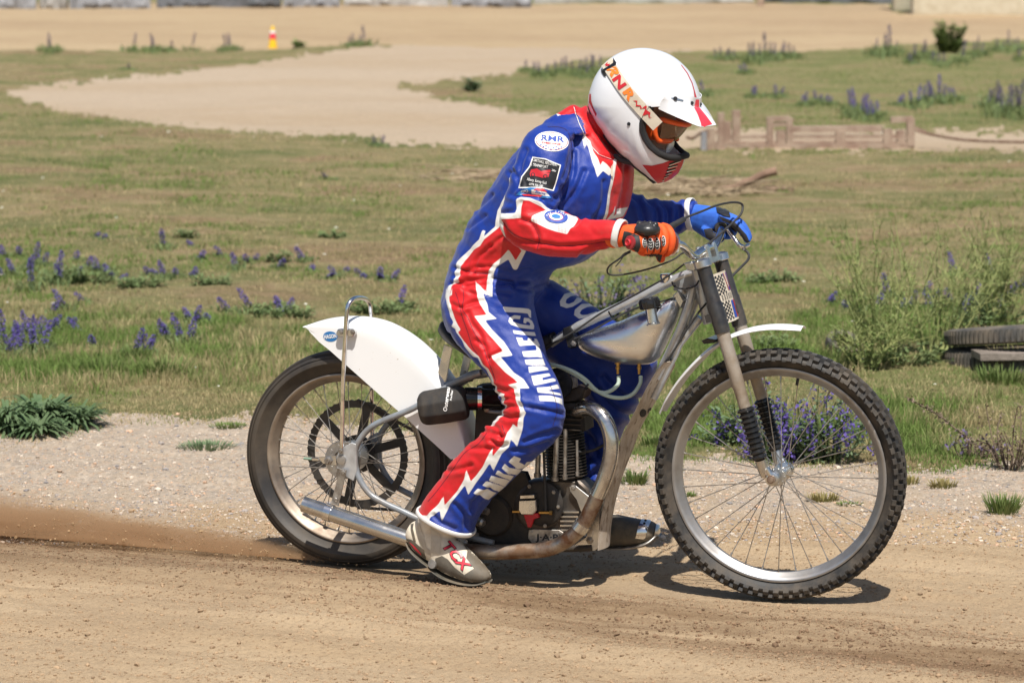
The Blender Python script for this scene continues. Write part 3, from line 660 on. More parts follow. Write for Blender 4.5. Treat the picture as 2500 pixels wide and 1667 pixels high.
# engine plates under and behind the motor
MB().prism([uw(E_(x, y, -.03)) for x, y in [(-330, 900), (-60, 840), (100, 860), (260, 1240), (420, 1330), (600, 1300), (600, 1400), (300, 1400), (-250, 1360), (-420, 1250)]], -.045, -.039, .001).build('engine_plate', M['engine'], bike)
MB().prism([uw(E_(x, y, .03)) for x, y in [(-330, 900), (-60, 840), (100, 860), (260, 1240), (420, 1330), (600, 1300), (600, 1400), (300, 1400), (-250, 1360), (-420, 1250)]], .039, .045, .001).build('engine_plate', M['engine'], bike)
# ---- motor
crk = E_(215, 1090, 0)
cs = MB().lathe(crk, (0, 1, 0), [(-.052, .0), (-.052, .060), (-.046, .072), (-.03, .082), (.03, .082), (.046, .072), (.052, .06), (.052, 0)], 40)
cs.prism([uw(E_(x, y, 0)) for x, y in [(270, 900), (500, 905), (560, 960), (590, 1060), (500, 1200), (400, 1330), (300, 1340), (250, 1150)]], -.042, .042, .006)
cas = cs.build('crankcase', M['case'], bike)
fn = MB()
for k in range(6):
    y = 1118 + k * 31; fn.box((E_(375, y, 0) + E_(505 - k * 6, y, 0)) / 2, (E_(505 - k * 6, y, 0) - E_(375, y, 0)) / 2, (0, .050, 0), (0, 0, .0024))
fn.build('crankcase_fin', M['alu'], cas)
tcov = E_(215, 1080, -.052)
MB().lathe(tcov, (0, -1, 0), [(0, .0), (0, .064), (.008, .066), (.013, .060), (.015, .03), (.015, 0)], 48).build('timing_cover', M['engine'], cas)
b = MB(); [b.bolt(E_(x, y, -.067), r=.004, h=.004) for x, y in ((322, 1103), (230, 1235), (115, 1218), (120, 960), (290, 1000))]; b.build('cover_bolt', M['steel'], cas)
op = MB(); op.prism([uw(E_(x, y, -.068)) for x, y in [(62, 1050), (180, 1045), (185, 1120), (160, 1150), (80, 1150), (60, 1120)]], -.068, -.088, .003)
op.build('oil_pump', M['alu'], cas); MB().prism([uw(E_(x, y, -.068)) for x, y in [(90, 1148), (190, 1140), (200, 1170), (160, 1185), (140, 1240), (120, 1240), (100, 1180)]], -.068, -.082, .002).build('oil_pump_body', M['red'], cas)
MB().prism([uw(E_(x, y, -.07)) for x, y in [(75, 1012), (175, 1008), (178, 1034), (74, 1038)]], -.068, -.094, .002).build('oil_pump_window', M['chrome'], cas)
un = MB().tube([E_(5, 1135, -.08), E_(70, 1135, -.08)], .0045, 6).tube([E_(190, 1142, -.08), E_(275, 1142, -.08)], .0045, 6); un.lathe(E_(262, 1142, -.08), (1, 0, 0), [(0, .0065), (.008, .0065)], 6, caps=True); un.build('pipe_union', M['brass'], cas)
pl = [uw(E_(x, y, -.055)) for x, y in [(118, 1262), (150, 1256), (330, 1262), (358, 1280), (350, 1345), (320, 1360), (140, 1352), (112, 1320)]]
plo = MB().prism(pl, -.0575, -.0535, .0012).build('maker_plate', M['steel'], cas); bvp = bvh_of([plo])
print_text('plate_lettering', 'J·A·P', *ep(246, 1316), 15, bvp, M['blackp'], plo, off=.0006, bold=.03, stretch=1.25)
b = MB(); [b.bolt(E_(x, y, -.058), r=.003, h=.003) for x, y in ((135, 1277), (333, 1283))]; b.build('plate_screw', M['steel'], plo)
MB().prism([uw(E_(x, y, -.05)) for x, y in [(405, 960), (440, 945), (545, 1030), (500, 1160), (480, 1120), (455, 1050), (410, 990)]], -.058, -.052, .0012).build('engine_bracket', M['alu'], bike)
g = MB(); g.bolt(E_(428, 968, -.058), r=.0065); g.bolt(E_(540, 1335, -.056), r=.008); g.build('frame_bolt', M['steel'], bike)
MB().prism([uw(E_(x, y, -.05)) for x, y in [(560, 1080), (620, 1050), (605, 1380), (580, 1405), (400, 1400), (430, 1370), (520, 1310)]], -.055, -.05, .001).build('engine_bracket', M['alu'], bike)
# cylinder and head: stacks of cooling fins
cyl0, cyl1 = E_(420, 900, 0), E_(395, 560, 0); ax = cyl1 - cyl0; Lc = np.linalg.norm(ax); ax = ax / Lc
cyl0[0] -= .016; cyl1[0] -= .016
cy = MB().lathe(cyl0, ax, [(0, .047), (Lc, .047)], 32, caps=True).build('cylinder', M['engine'], bike)
for k in range(15):
    z = .006 + k * (Lc - .01) / 15; MB().lathe(cyl0, ax, [(z, .045), (z, .060), (z + .0026, .060), (z + .0026, .045)], 40, closed=True).build('cooling_fin', M['engine'], cy)
hd = MB(); hc = E_(385, 470, 0)
hd.prism([uw(E_(x, y, 0)) for x, y in [(260, 560), (540, 560), (530, 420), (470, 370), (300, 370), (255, 440)]], -.05, .05, .012)
hdo = hd.build('cylinder_head', M['engine'], bike)
for k in range(5):
    z0 = 540 - k * 36; MB().box(E_(392, z0, 0), (.058, 0, 0), (0, .062, 0), (0, 0, .0017)).build('cooling_fin', M['engine'], hdo)
MB().prism([uw(E_(x, y, 0)) for x, y in [(300, 375), (480, 360), (520, 330), (540, 270), (480, 250), (400, 290), (320, 300)]], -.04, .04, .006).build('rocker_box', M['case'], hdo)
pr = MB()
for (x0, y0, x1, y1, r, vv) in [(312, 600, 302, 915, .0085, -.056), (372, 560, 368, 905, .0058, -.062), (182, 740, 178, 890, .008, -.056), (452, 640, 455, 880, .004, -.06)]:
    pr = MB().tube([E_(x0, y0, vv), E_(x1, y1, vv)], r, 14); pr.tube([E_(x1, y1 - 22, vv), E_(x1, y1 + 6, vv)], r * 1.35, 14); pr.build('pushrod_tube', M['steel'], bike)
tube_part('oil_line', P3d(E_, [(222, 720), (226, 850), (232, 1000), (236, 1130)], -.075), .0042, M['rubber'])
tube_part('oil_line', P3d(E_, [(640, 672), (560, 710), (470, 720), (400, 700)], -.03), .004, M['rubber'])
# carburettor, air filter
MB().lathe(L_(545, 1150, -.075), L_(790, 1150, -.05) - L_(545, 1150, -.075), [(-.005, 0), (-.005, .034), (.045, .034), (.05, .03), (.10, .028), (.10, 0)], 28).build('intake_neck', M['blackgloss'], bike)
MB().lathe(L_(655, 1150, -.07), L_(790, 1150, -.05) - L_(545, 1150, -.075), [(0, .0345), (0, .0365), (.012, .0365), (.012, .0345)], 28, closed=True).build('hose_clamp', M['chrome'], bike)
car = MB(); car.lathe(E_(215, 545, -.03), (1, 0, .05), [(-.06, .026), (-.03, .034), (.03, .034), (.06, .024)], 24, caps=True).lathe(E_(215, 545, -.03), (0, 0, 1), [(-.06, .018), (-.055, .024), (-.01, .024), (.06, .021), (.065, .012)], 20, caps=True)
car.build('carburettor', M['case'], bike)
mg = E_(330, 240, -.03); MB().lathe(mg + np.array([0, -.015, 0]), (.18, -1, .05), [(-.03, 0), (-.03, .040), (.008, .046), (.014, .0465), (.017, .044), (.0175, 0)], 40).build('magneto_cover', M['blackgloss'], bike)
MB().prism([uw(E_(x, y, -.045)) for x, y in [(400, 195), (445, 205), (450, 270), (400, 290)]], -.05, -.03, .002).build('mount_bracket', M['steel'], bike)
fd = L_(545, 1185, -.10) - L_(110, 1250, -.13); fl = np.linalg.norm(fd); fdn = fd / fl
fpro = [(-.003, .0), (-.003, .036), (.002, .045), (.014, .052), (fl * .5, .054), (fl * .92, .052), (fl, .046), (fl + .004, .036), (fl + .006, .0)]
fo = MB().lathe(L_(105, 1250, -.13), fdn, fpro, 9); fo = fuse(fo, 'air_filter', M['foam'], .0035, bike, 5)
bvf = bvh_of([fo]); print_text('filter_lettering', 'Outerwears', *lp(358, 1142), 9.5, bvf, M['white'], fo, ang=-82, off=.001, bold=.02, shear=.1); print_text('filter_lettering', 'Pre-Filter', *lp(402, 1118), 4.6, bvf, M['white'], fo, ang=-82, off=.001, bold=.02)
# dark parts between the saddle and the motor
tube_part('seat_stay_tube', P3d(L_, [(330, 1035), (480, 985), (600, 925), (720, 905), (900, 860)], -.04), .0135, M['greypaint'])
MB().lathe(L_(585, 945, -.054), (0, -1, 0), [(0, .013), (.006, .013), (.009, .008), (.009, 0)], 6).build('frame_bolt', M['black'], bike)
MB().prism([uw(L_(x, y, -.02)) for x, y in [(650, 1020), (980, 1000), (1000, 1300), (930, 1700), (620, 1700), (640, 1300)]], -.03, .03, .004).build('oil_tank', M['engine'], bike)
tube_part('oil_line', P3d(L_, [(820, 1060), (770, 1130), (740, 1240)], -.05), .006, M['greypaint']); tube_part('oil_line', P3d(L_, [(740, 1262), (820, 1275), (920, 1280)], -.05), .006, M['greypaint'])
MB().lathe(L_(740, 1250, -.054), (0, -1, 0), [(-.02, .0085), (.004, .0085), (.006, .005), (.006, 0)], 14).build('frame_bolt', M['steel'], bike)
# gearbox / clutch lump seen below the trouser hem
gb = MB().lathe(F_(880, 900, -.05), (0, -1, 0), [(-.05, .0), (-.05, .058), (0, .062), (.01, .055), (.012, 0)], 32); gb.build('clutch_housing', M['engine'], bike)
sm = MB(); sm.lathe(F_(780, 955, -.085), (1, -.3, -.2), [(-.012, .010), (-.008, .014), (.006, .014), (.012, .009)], 14, caps=True); sm.lathe(F_(735, 1060, -.085), (1, -.3, -.2), [(-.01, .008), (.008, .008)], 10, caps=True); sm.lathe(F_(820, 860, -.085), (1, -.3, -.2), [(-.01, .012), (.01, .010)], 12, caps=True); sm.build('gear_linkage', M['steel'], bike)
# ---- exhaust
ex = np.vstack([P3d(E_, [(430, 470, -.02), (480, 430, -.05), (550, 420, -.078), (625, 470, -.098), (672, 560, -.105), (690, 660, -.108), (680, 780, -.11), (645, 900, -.112), (600, 1010, -.114), (555, 1110, -.115), (500, 1215, -.115), (425, 1300, -.115), (330, 1365, -.115), (210, 1402, -.115), (60, 1412, -.115)]),
                P3d(F_, [(850, 1210, -.118), (600, 1190, -.12)]), P3d(R_, [(930, 1378, -.122)])])
pth = cat(ex, 6); rad = np.full(len(pth), .0225)
k1 = int(len(pth) * .48)
exo = MB().tube(pth[:k1 + 1], rad[:k1 + 1], 24).build('exhaust_pipe', M['pipe'], bike)
MB().tube(pth[k1:], rad[k1:] * .985, 24).build('exhaust_lower_pipe', M['pipehot'], exo)
s0, s1 = R_(362, 1188, -.125), R_(960, 1388, -.122); d = (s1 - s0) / np.linalg.norm(s1 - s0); Ls = np.linalg.norm(s1 - s0)
sil = MB().lathe(s0, d, [(.02, .021), (0, .021), (0, .0235), (Ls * .22, .0235), (Ls * .225, .0242), (Ls * .9, .0242), (Ls, .0225)], 28).build('silencer', M['pipe'], exo)
MB().lathe(s0 + d * Ls * .20, d, [(0, .0245), (0, .0262), (.022, .0262), (.022, .0245)], 28, closed=True).build('silencer_clamp', M['chrome'], sil)
MB().prism([uw(R_(x, y, -.10)) for x, y in [(568, 990), (605, 1000), (560, 1195), (518, 1180)]], -.112, -.1075, .001).build('silencer_bracket', M['steel'], exo)
g = MB(); g.bolt(R_(580, 1012, -.112), r=.006); g.bolt(R_(537, 1162, -.112), r=.007); g.build('frame_bolt', M['steel'], bike)
cr_ = MB().lathe(E_(480, 1240, -.115), P3d(E_, [(510, 1195, -.115)])[0] - P3d(E_, [(450, 1280, -.115)])[0], [(-.012, .0228), (-.012, .0245), (.012, .0245), (.012, .0228)], 26, closed=True); cr_.build('pipe_clamp', M['pipe'], exo)
tube_part('clamp_wire', P3d(E_, [(565, 1262, -.13), (560, 1320, -.125), (545, 1350, -.10)]), .0011, M['steel'])
# ---- rear axle, adjuster, plate
axp = [uw(R_(x, y, -.095)) for x, y in [(590, 870), (625, 850), (650, 860), (655, 1000), (635, 1060), (600, 1040), (570, 1000), (540, 990), (530, 960), (555, 900)]]
MB().prism(axp, -.098, -.090, .0015).build('axle_plate', M['framegrey'], bike)
MB().prism(mir(np.array([[a[0], 0, a[1]] for a in axp]))[:, [0, 2]], .090, .098, .0015).build('axle_plate', M['framegrey'], bike)
am = MB().tube([np.array([-WB, -.10, RR]), np.array([-WB, .10, RR])], .0085, 14); am.lathe(R_(500, 948, -.100), (0, -1, 0), [(0, .013), (.010, .013), (.012, .008), (.018, .0075), (.018, 0)], 6); am.lathe(R_(570, 945, -.098), (0, -1, 0), [(0, .014), (.006, .014), (.007, .008), (.007, 0)], 20)
am.build('axle', M['steel'], bike)
aj = MB().tube([R_(400, 940, -.10), R_(520, 945, -.10)], .0035, 8).tube([R_(410, 941, -.10), R_(445, 942, -.10)], .006, 6); aj.prism([uw(R_(x, y, -.1)) for x, y in [(440, 930), (540, 920), (545, 975), (470, 965)]], -.104, -.099, .001); aj.build('chain_adjuster', M['alu'], bike)
MB().tube([R_(362, 938, -.10), R_(405, 941, -.10)], .004, 8).build('adjuster_cap', pm('green_plastic', (.20, .30, .22), .5), bike)
# ---- grab hoop and mudguard stay
hoop = np.array([R_(568, 905, -.103), R_(572, 800, -.100), R_(578, 500, -.095), R_(590, 250, -.092), R_(597, 150, -.09), R_(606, 100, -.085), R_(632, 68, -.065), R_(665, 60, -.02), R_(700, 68, .035), R_(722, 95, .07), R_(729, 140, .08), R_(731, 200, .082), R_(733, 560, .09), R_(737, 840, .098)])
ho = tube_part('grab_hoop', hoop, .0066, M['chrome'], sides=16)
g = MB().bolt(R_(565, 895, -.108), r=.006); g.build('frame_bolt', M['steel'], bike)
# ---- mudguards
def lerp_path(P, n):
    P = np.asarray(P, float); s = np.concatenate([[0], np.cumsum(np.linalg.norm(np.diff(P, axis=0), axis=1))]); t = np.linspace(0, s[-1], n)
    return np.stack([np.interp(t, s, P[:, k]) for k in range(P.shape[1])], 1)
out = lerp_path(cat([R_(x, y, 0) for x, y in [(400, 206), (460, 186), (530, 172), (620, 165), (720, 172), (820, 198), (920, 250), (1010, 318), (1095, 405), (1160, 490), (1220, 590), (1262, 700), (1282, 800), (1288, 850)]], 6), 46)
inn = lerp_path(np.array([R_(x, y, -.066) for x, y in [(380, 222), (385, 234), (450, 305), (500, 343), (600, 432), (700, 521), (800, 610), (910, 705), (985, 775), (1090, 870), (1172, 947), (1200, 930), (1240, 885)]]), 46)
G = []
for o_, i_ in zip(out, inn):
    hwid = .066; row = []
    lowp = np.array([i_[0], -hwid, i_[2]]); top = np.array([o_[0], 0, o_[2]]); dd = top - lowp; dd[1] = 0
    for t in np.linspace(0, 1, 7)[:-1]: row.append(lowp + dd * t * .80)
    for a in np.linspace(0, np.pi / 2, 8): row.append(lowp * [1, 0, 1] + dd * (.80 + .20 * math.sin(a)) + np.array([0, -hwid * (math.cos(a) ** .8), 0]))
    row = row[:-1] + [top]; far_ = [r * [1, -1, 1] for r in row[:-1]][::-1]; G.append(row + far_)
mg_ = MB().grid(np.array(G)); 
def solid(o, t, off=0):
    m = o.modifiers.new('s', 'SOLIDIFY'); m.thickness = t; m.offset = off; dg = bpy.context.evaluated_depsgraph_get(); dg.update()
    nm = bpy.data.meshes.new_from_object(o.evaluated_get(dg)); o.modifiers.clear(); o.data = nm
    nm.polygons.foreach_set('use_smooth', [True] * len(nm.polygons)); nm.set_sharp_from_angle(angle=R(35)); return o
rmud = solid(mg_.build('rear_mudguard', M['whiteplastic'], bike, 50), .0025)
bvm = bvh_of([rmud]); cx, cy_ = rp(508, 272)
print_polys('sticker', [oval(cx, cy_, 17.5, 12.5, 5)], bvm, M['hagon'], rmud, .0008, 4); print_text('sticker_lettering', 'HAGON', cx, cy_, 9.5, bvm, M['white'], rmud, ang=-6, off=.0018, bold=.035, stretch=.60)
br = MB().prism([uw(R_(x, y, -.075)) for x, y in [(546, 250), (556, 230), (575, 226), (640, 228), (653, 248), (640, 272), (560, 272), (548, 262)]], -.088, -.070, .003); br.build('stay_clip', M['alu'], rmud)
g = MB(); [g.bolt(R_(x, y, -.088), r=.0055) for x, y in ((568, 246), (630, 248))]; g.build('frame_bolt', M['steel'], bike)
# front mudguard: a curved blade ahead of and behind the fork
def blade(path, hw, crown, name, n=40, mat='whiteplastic'):
    P = lerp_path(cat(path, 6), n); T = np.gradient(P, axis=0); T /= np.linalg.norm(T, axis=1)[:, None]; G = []
    for i, p in enumerate(P):
        nrm = np.array([-T[i][2], 0, T[i][0]]); nrm = nrm if nrm @ (p - fc) > 0 else -nrm; w_ = hw * (1 - .0 * i)
        e = min(1, (i + .6) / 4, (n - i - .4) / 4); G.append([p + np.array([0, s_ * w_ * (.55 + .45 * e), 0]) - nrm * crown * s_ * s_ for s_ in np.linspace(-1, 1, 13)])
    return solid(MB().grid(np.array(G)).build(name, M[mat], bike, 50), .002)
fp_path = [B(1962, 793, 0), B(1925, 789, 0), B(1880, 789, 0), B(1830, 797, 0), B(1780, 815, 0), B(1735, 843, 0), B(1695, 880, 0), B(1660, 920, 0), B(1632, 962, 0), B(1612, 1000, 0)]
fp_path = [q - np.array([0, 0, .004]) for q in fp_path]
blade(fp_path, .046, .010, 'front_mudguard')
g = MB(); g.prism([uw(B_(x, y, 0)) for x, y in [(1130, 1310), (1180, 1290), (1250, 1300), (1240, 1330), (1150, 1340)]], -.05, .05, .002); g.build('mudguard_bracket', M['blackgloss'], bike)
# ---- dirt shield in front of the motor
ne = lerp_path(cat([E_(x, y, -.075) for x, y in [(1062, 92), (1005, 160), (930, 290), (850, 450), (765, 620), (735, 740), (695, 880), (645, 1060), (610, 1240), (598, 1405)]], 6), 40)
G = []
for i, p in enumerate(ne):
    t = i / 39; wd = float(np.interp(t, [0, .2, .45, .65, 1], [.20, .20, .165, .115, .105])); e = min(1, .35 + i / 5)
    G.append([p + np.array([-.010 * math.sin(np.pi * k / 12) * -1, wd * k / 12 * e, -.004 * (1 - e)]) for k in range(13)])
shd = solid(MB().grid(np.array(G)).build('dirt_shield', M['mud'], bike, 50), .002)
bvs = bvh_of([shd]); print_polys('shield_hole', [oval(*ep(910, 450), 8, 10, 20), oval(*ep(962, 437), 7, 9, 20)], bvs, M['dark'], shd, .0008, 4)
# ---- tank
to = [uw(K_(x, y, -.0)) for x, y in cat([(468, 880), (476, 835), (520, 800), (620, 765), (760, 715), (900, 672), (1060, 600), (1200, 545), (1320, 490), (1410, 430), (1465, 428), (1495, 480), (1494, 545), (1460, 650), (1410, 770), (1350, 900), (1290, 1020), (1245, 1075), (1190, 1102), (1080, 1108), (950, 1106), (840, 1088), (720, 1055), (600, 1010), (510, 960), (475, 925)], 3, True)]
Gt, vof = polar(to, uw(K_(1030, 840, 0)), .078, 2.5, corr=.45, na=120, nb=40)
tk = MB().grid(Gt, cv=True).build('fuel_tank', M['tank'], bike, 180)
bvt = bvh_of([tk])
fnk = MB().tube([K_(1218, 690, -.060), K_(1200, 590, -.060), K_(1190, 520, -.060)], [.019, .0175, .0175], 24).build('filler_neck', M['alu'], tk)
cpb, cpt = K_(1188, 548, -.060), K_(1170, 445, -.060); d = cpt - cpb; Lk = np.linalg.norm(d); d /= Lk
cc = MB().lathe(cpb, d, [(0, .023), (0, .028), (.004, .030), (Lk * .8, .030), (Lk * 1.0, .027), (Lk * 1.06, .022), (Lk, .015), (Lk + .002, 0)], 32)
for k in range(8):
    a = k * np.pi / 4; t0 = np.cross(d, [0, 1, 0]); t0 /= np.linalg.norm(t0); t1 = np.cross(d, t0); rv = t0 * math.cos(a) + t1 * math.sin(a); cc.box(cpb + d * Lk * .4 + rv * .030, d * Lk * .35, rv * .0015, np.cross(d, rv) * .003)
cc.build('filler_cap', M['blackgloss'], tk)
MB().lathe(K_(1215, 700, -.062), d, [(-.003, .0215), (.0, .0215), (.003, .0178)], 24, caps=True).build('neck_flange', M['alu'], tk)
MB().prism([uw(K_(x, y, -.02)) for x, y in [(1420, 415), (1475, 365), (1540, 470), (1500, 545), (1455, 480)]], -.03, .03, .004).build('tank_bracket', M['alu'], tk)
for (x, y) in ((860, 1105), (1075, 1105)):
    t_ = MB().lathe(K_(x, y - 15, -.025), (0, 0, -1), [(0, .009), (.006, .009), (.007, .005), (.012, .005), (.013, .0065), (.020, .0065), (.021, .0042), (.034, .0042)], 14, caps=True); t_.build('fuel_tap', M['brass'], tk)
c1 = MB().lathe(K_(1352, 300, -.0), K_(1346, 200, 0) - K_(1352, 300, 0), [(0, .013), (.012, .014), (.012, .0175), (.016, .019), (.026, .019), (.029, .016), (.029, 0)], 12, caps=False); c1.build('oil_filler_cap', M['chrome'], bike)
# hoses and cables
tube_part('fuel_hose', P3d(K_, [(868, 1230, -.03), (862, 1310, -.04), (790, 1375, -.055), (700, 1395, -.065), (600, 1350, -.07), (500, 1260, -.075), (370, 1180, -.075), (230, 1120, -.07), (60, 1095, -.06)]), .0058, M['hose'])
tube_part('fuel_hose', P3d(K_, [(1090, 1230, -.03), (1082, 1310, -.04), (1010, 1410, -.05), (900, 1448, -.058), (760, 1430, -.064), (640, 1370, -.07), (540, 1270, -.076), (420, 1190, -.082), (280, 1135, -.078), (120, 1110, -.07)]), .0058, M['hose'])
MB().lathe(E_(527, 262, -.07), (1, 0, -.7), [(-.003, .0125), (-.003, .0135), (.003, .0135), (.003, .0125)], 16, closed=True).build('cable_tie', M['blackp'], bike)
tube_part('control_cable', P3d(K_, [(1530, 100, -.03), (1420, 185, -.03), (1280, 275, -.03), (1000, 430, -.025), (700, 590, -.025), (480, 740, -.025), (300, 850, -.03), (100, 950, -.03)]), .0028, M['rubber'])
tube_part('control_cable', P3d(K_, [(1440, 440, -.03), (1290, 480, -.035), (1060, 540, -.03), (820, 650, -.028), (600, 770, -.028), (420, 860, -.028)]), .0026, M['rubber'])
tube_part('control_cable', P3d(B_, [(1065, 820, -.03), (1040, 860, -.045), (980, 885, -.05), (900, 885, -.045), (860, 860, -.03)]), .0026, M['rubber'])
tube_part('control_cable', P3d(B_, [(1150, 990, -.03), (1080, 1070, -.05), (1000, 1180, -.055), (900, 1340, -.055), (810, 1480, -.055), (760, 1540, -.05), (700, 1620, -.04)]), .003, M['rubber'])
b = MB(); b.lathe(K_(790, 590, 0), K_(900, 540, 0) - K_(790, 590, 0), [(-.002, .0135), (-.002, .0148), (.002, .0148), (.002, .0135)], 16, closed=True); b.lathe(K_(1430, 300, 0), K_(1500, 265, 0) - K_(1430, 300, 0), [(-.002, .0145), (-.002, .0158), (.002, .0158), (.002, .0145)], 16, closed=True); b.build('cable_tie', M['blackp'], bike)
# ---- fork
fa, fb, fcx, fd_, fe = B(1716, 648, -.085), B(1765, 812, -.085), B(1819, 995, -.085), B(1856, 1122, -.085), B(1886, 1164, -.075)
def leg(sv, far_):
    P = lambda q: np.array([q[0], -q[1], q[2]]) if far_ else np.array(q)
    a, b_, c_, d2, e_ = map(P, (fa, fb, fcx, fd_, fe)); up = (a - b_) / np.linalg.norm(a - b_)
    top = MB().tube([a, a * .45 + b_ * .55, a * .42 + b_ * .58, b_], [.0205, .0205, .0225, .0225], 24).build('fork_leg', M['black'], bike)
    MB().tube([b_, b_ * .3 + c_ * .7, b_ * .28 + c_ * .72, c_], [.0192, .0188, .0172, .0168], 22).build('fork_tube', M['forkleg'], top)
    gp = []; n = 10; Lg = np.linalg.norm(d2 - c_)
    for k in range(n): gp += [(Lg * (k + .05) / n, .0185 if k else .02), (Lg * (k + .35) / n, .0258 - .0004 * k), (Lg * (k + .65) / n, .0258 - .0004 * k), (Lg * (k + .95) / n, .0185)]
    MB().lathe(c_, d2 - c_, gp, 26).build('fork_gaiter', M['blackgloss'], top)
    sd = -1 if not far_ else 1
    lug = MB().tube([d2, d2 * .55 + e_ * .45 + np.array([-.010, 0, 0]), e_ + np.array([-.022, 0, .0])], [.0155, .0155, .012], 18); lug.lathe(np.array([fc[0], e_[1], RF]), (0, sd, 0), [(-.012, .008), (-.012, .020), (.008, .020), (.010, .016), (.010, 0)], 24)
    lug.tube([d2 * .5 + e_ * .5, np.array([fc[0], e_[1], RF])], .010, 12)
    lug.build('axle_lug', M['alu'], top); return top
lg = leg(-1, False); leg(1, True)
MB().lathe(np.array([0, -.078, RF]), (0, -1, 0), [(-.01, .012), (.016, .012), (.016, .009), (.021, .008), (.022, 0)], 14).build('axle_nut', M['rusty'], bike)
MB().tube([np.array([0, -.08, RF]), np.array([0, .08, RF])], .0075, 12).build('axle', M['steel'], bike)
ud = (fa - fb) / np.linalg.norm(fa - fb); tc0 = fa * [1, 0, 1] + ud * .006; fwd = np.array([ud[2], 0, -ud[0]]); fwd = fwd if fwd[0] > 0 else -fwd
cl = MB(); cl.box(tc0 + fwd * -.008, fwd * .022, (0, .098, 0), ud * .007)
for vv in (-.085, .085): cl.lathe(tc0 + np.array([0, vv, 0]), ud, [(-.012, .024), (-.010, .026), (.008, .026), (.010, .022), (.014, .013), (.015, 0)], 20)
for vv in (-.035, .035):
    cl.box(tc0 + ud * .022 + np.array([0, vv, 0]) - fwd * .004, fwd * .017, (0, .013, 0), ud * .020); cl.lathe(tc0 + ud * .042 + fwd * .008 + np.array([0, vv, 0]), ud, [(0, .007), (.005, .007), (.005, 0)], 6); cl.lathe(tc0 + ud * .042 - fwd * .016 + np.array([0, vv, 0]), ud, [(0, .007), (.005, .007), (.005, 0)], 6)
cl.build('top_clamp', M['alu'], bike)
cl = MB(); cl.box(fb * [1, 0, 1] + ud * .05 - fwd * .01, fwd * .024, (0, .10, 0), ud * .011); cl.build('bottom_clamp', M['black'], bike)
lk = MB(); lk.prism([uw(B_(x, y, -.05)) for x, y in [(945, 670), (1010, 655), (1050, 690), (1040, 735), (975, 730)]], -.06, -.03, .003); lk.bolt(B_(1000, 690, -.061), r=.006); lk.build('damper_knob', M['alu'], bike)
# front number plate
e1 = B_(1262, 742, .062) * .5 + B_(1160, 742, -.062) * .5; plt_up = ud; pc = (B_(1160, 745, -.062) + B_(1398, 1145, .062)) / 2
tl, bl = B_(1158, 745, -.062), B_(1278, 1160, -.062); hw = .064; Up = (tl - bl) / 2; mid = (tl + bl) / 2 * [1, 0, 1] + np.array([.014, 0, -.006])
pn = np.cross([0, 1, 0], Up); pn /= np.linalg.norm(pn); pn = pn if pn[0] > 0 else -pn
def plate_pt(s_, t_, o=0): return mid + np.array([0, s_ * hw, 0]) + Up * t_ + pn * (o - .008 * s_ * s_)
def rr_plate(k, o0, o1, mat, name, parent):
    G = [[plate_pt(s_ * k, t_ * (1 - (1 - k) * .4), o) for t_ in np.linspace(-1, 1, 12)] for o in (o0, o1) for s_ in ([-1, -.9, -.6, -.2, .2, .6, .9, 1] if o == o0 else [1, .9, .6, .2, -.2, -.6, -.9, -1])]
    return MB().grid(np.array(G), cu=True).build(name, mat, parent)
npl = rr_plate(1.0, -.0012, .0012, M['strap'], 'number_plate', bike)
npb = MB()
for i in range(5):
    for j in range(9):
        if (i + j) % 2: continue
        for t0 in (.14, -.92):
            s0_, t1_ = -.88 + i * .17, t0 + j * .085
            npb.add([plate_pt(s0_, t1_, .0022), plate_pt(s0_ + .17, t1_, .0022), plate_pt(s0_ + .17, t1_ + .085, .0022), plate_pt(s0_, t1_ + .085, .0022)], [(0, 1, 2, 3)])
for t0 in np.linspace(-.10, .08, 4):
    for k in range(6): npb.add([plate_pt(-.75 + k * .26, t0, .0022), plate_pt(-.60 + k * .26, t0, .0022), plate_pt(-.60 + k * .26, t0 + .025, .0022), plate_pt(-.75 + k * .26, t0 + .025, .0022)], [(0, 1, 2, 3)])
npb.build('checker_print', M['blackp'], npl)
fl_ = MB(); fl_.add([plate_pt(.02, .92, .002), plate_pt(.9, .92, .002), plate_pt(.9, .2, .002), plate_pt(.5, .2, .002)], [(0, 1, 2, 3)]); fl_.add([plate_pt(.1, -.9, .002), plate_pt(.55, -.9, .002), plate_pt(.55, -.2, .002), plate_pt(.2, -.2, .002)], [(0, 1, 2, 3)]); fl_.build('blue_print', M['bluep'], npl)
fl_ = MB(); fl_.add([plate_pt(.6, -.9, .0024), plate_pt(.9, -.9, .0024), plate_pt(.9, -.2, .0024), plate_pt(.6, -.2, .0024)], [(0, 1, 2, 3)])
for q in (.15, .62): fl_.add([plate_pt(q, .92, .0026), plate_pt(q + .07, .92, .0026), plate_pt(q + .30, .2, .0026), plate_pt(q + .20, .2, .0026)], [(0, 1, 2, 3)])
fl_.build('red_print', M['red'], npl)
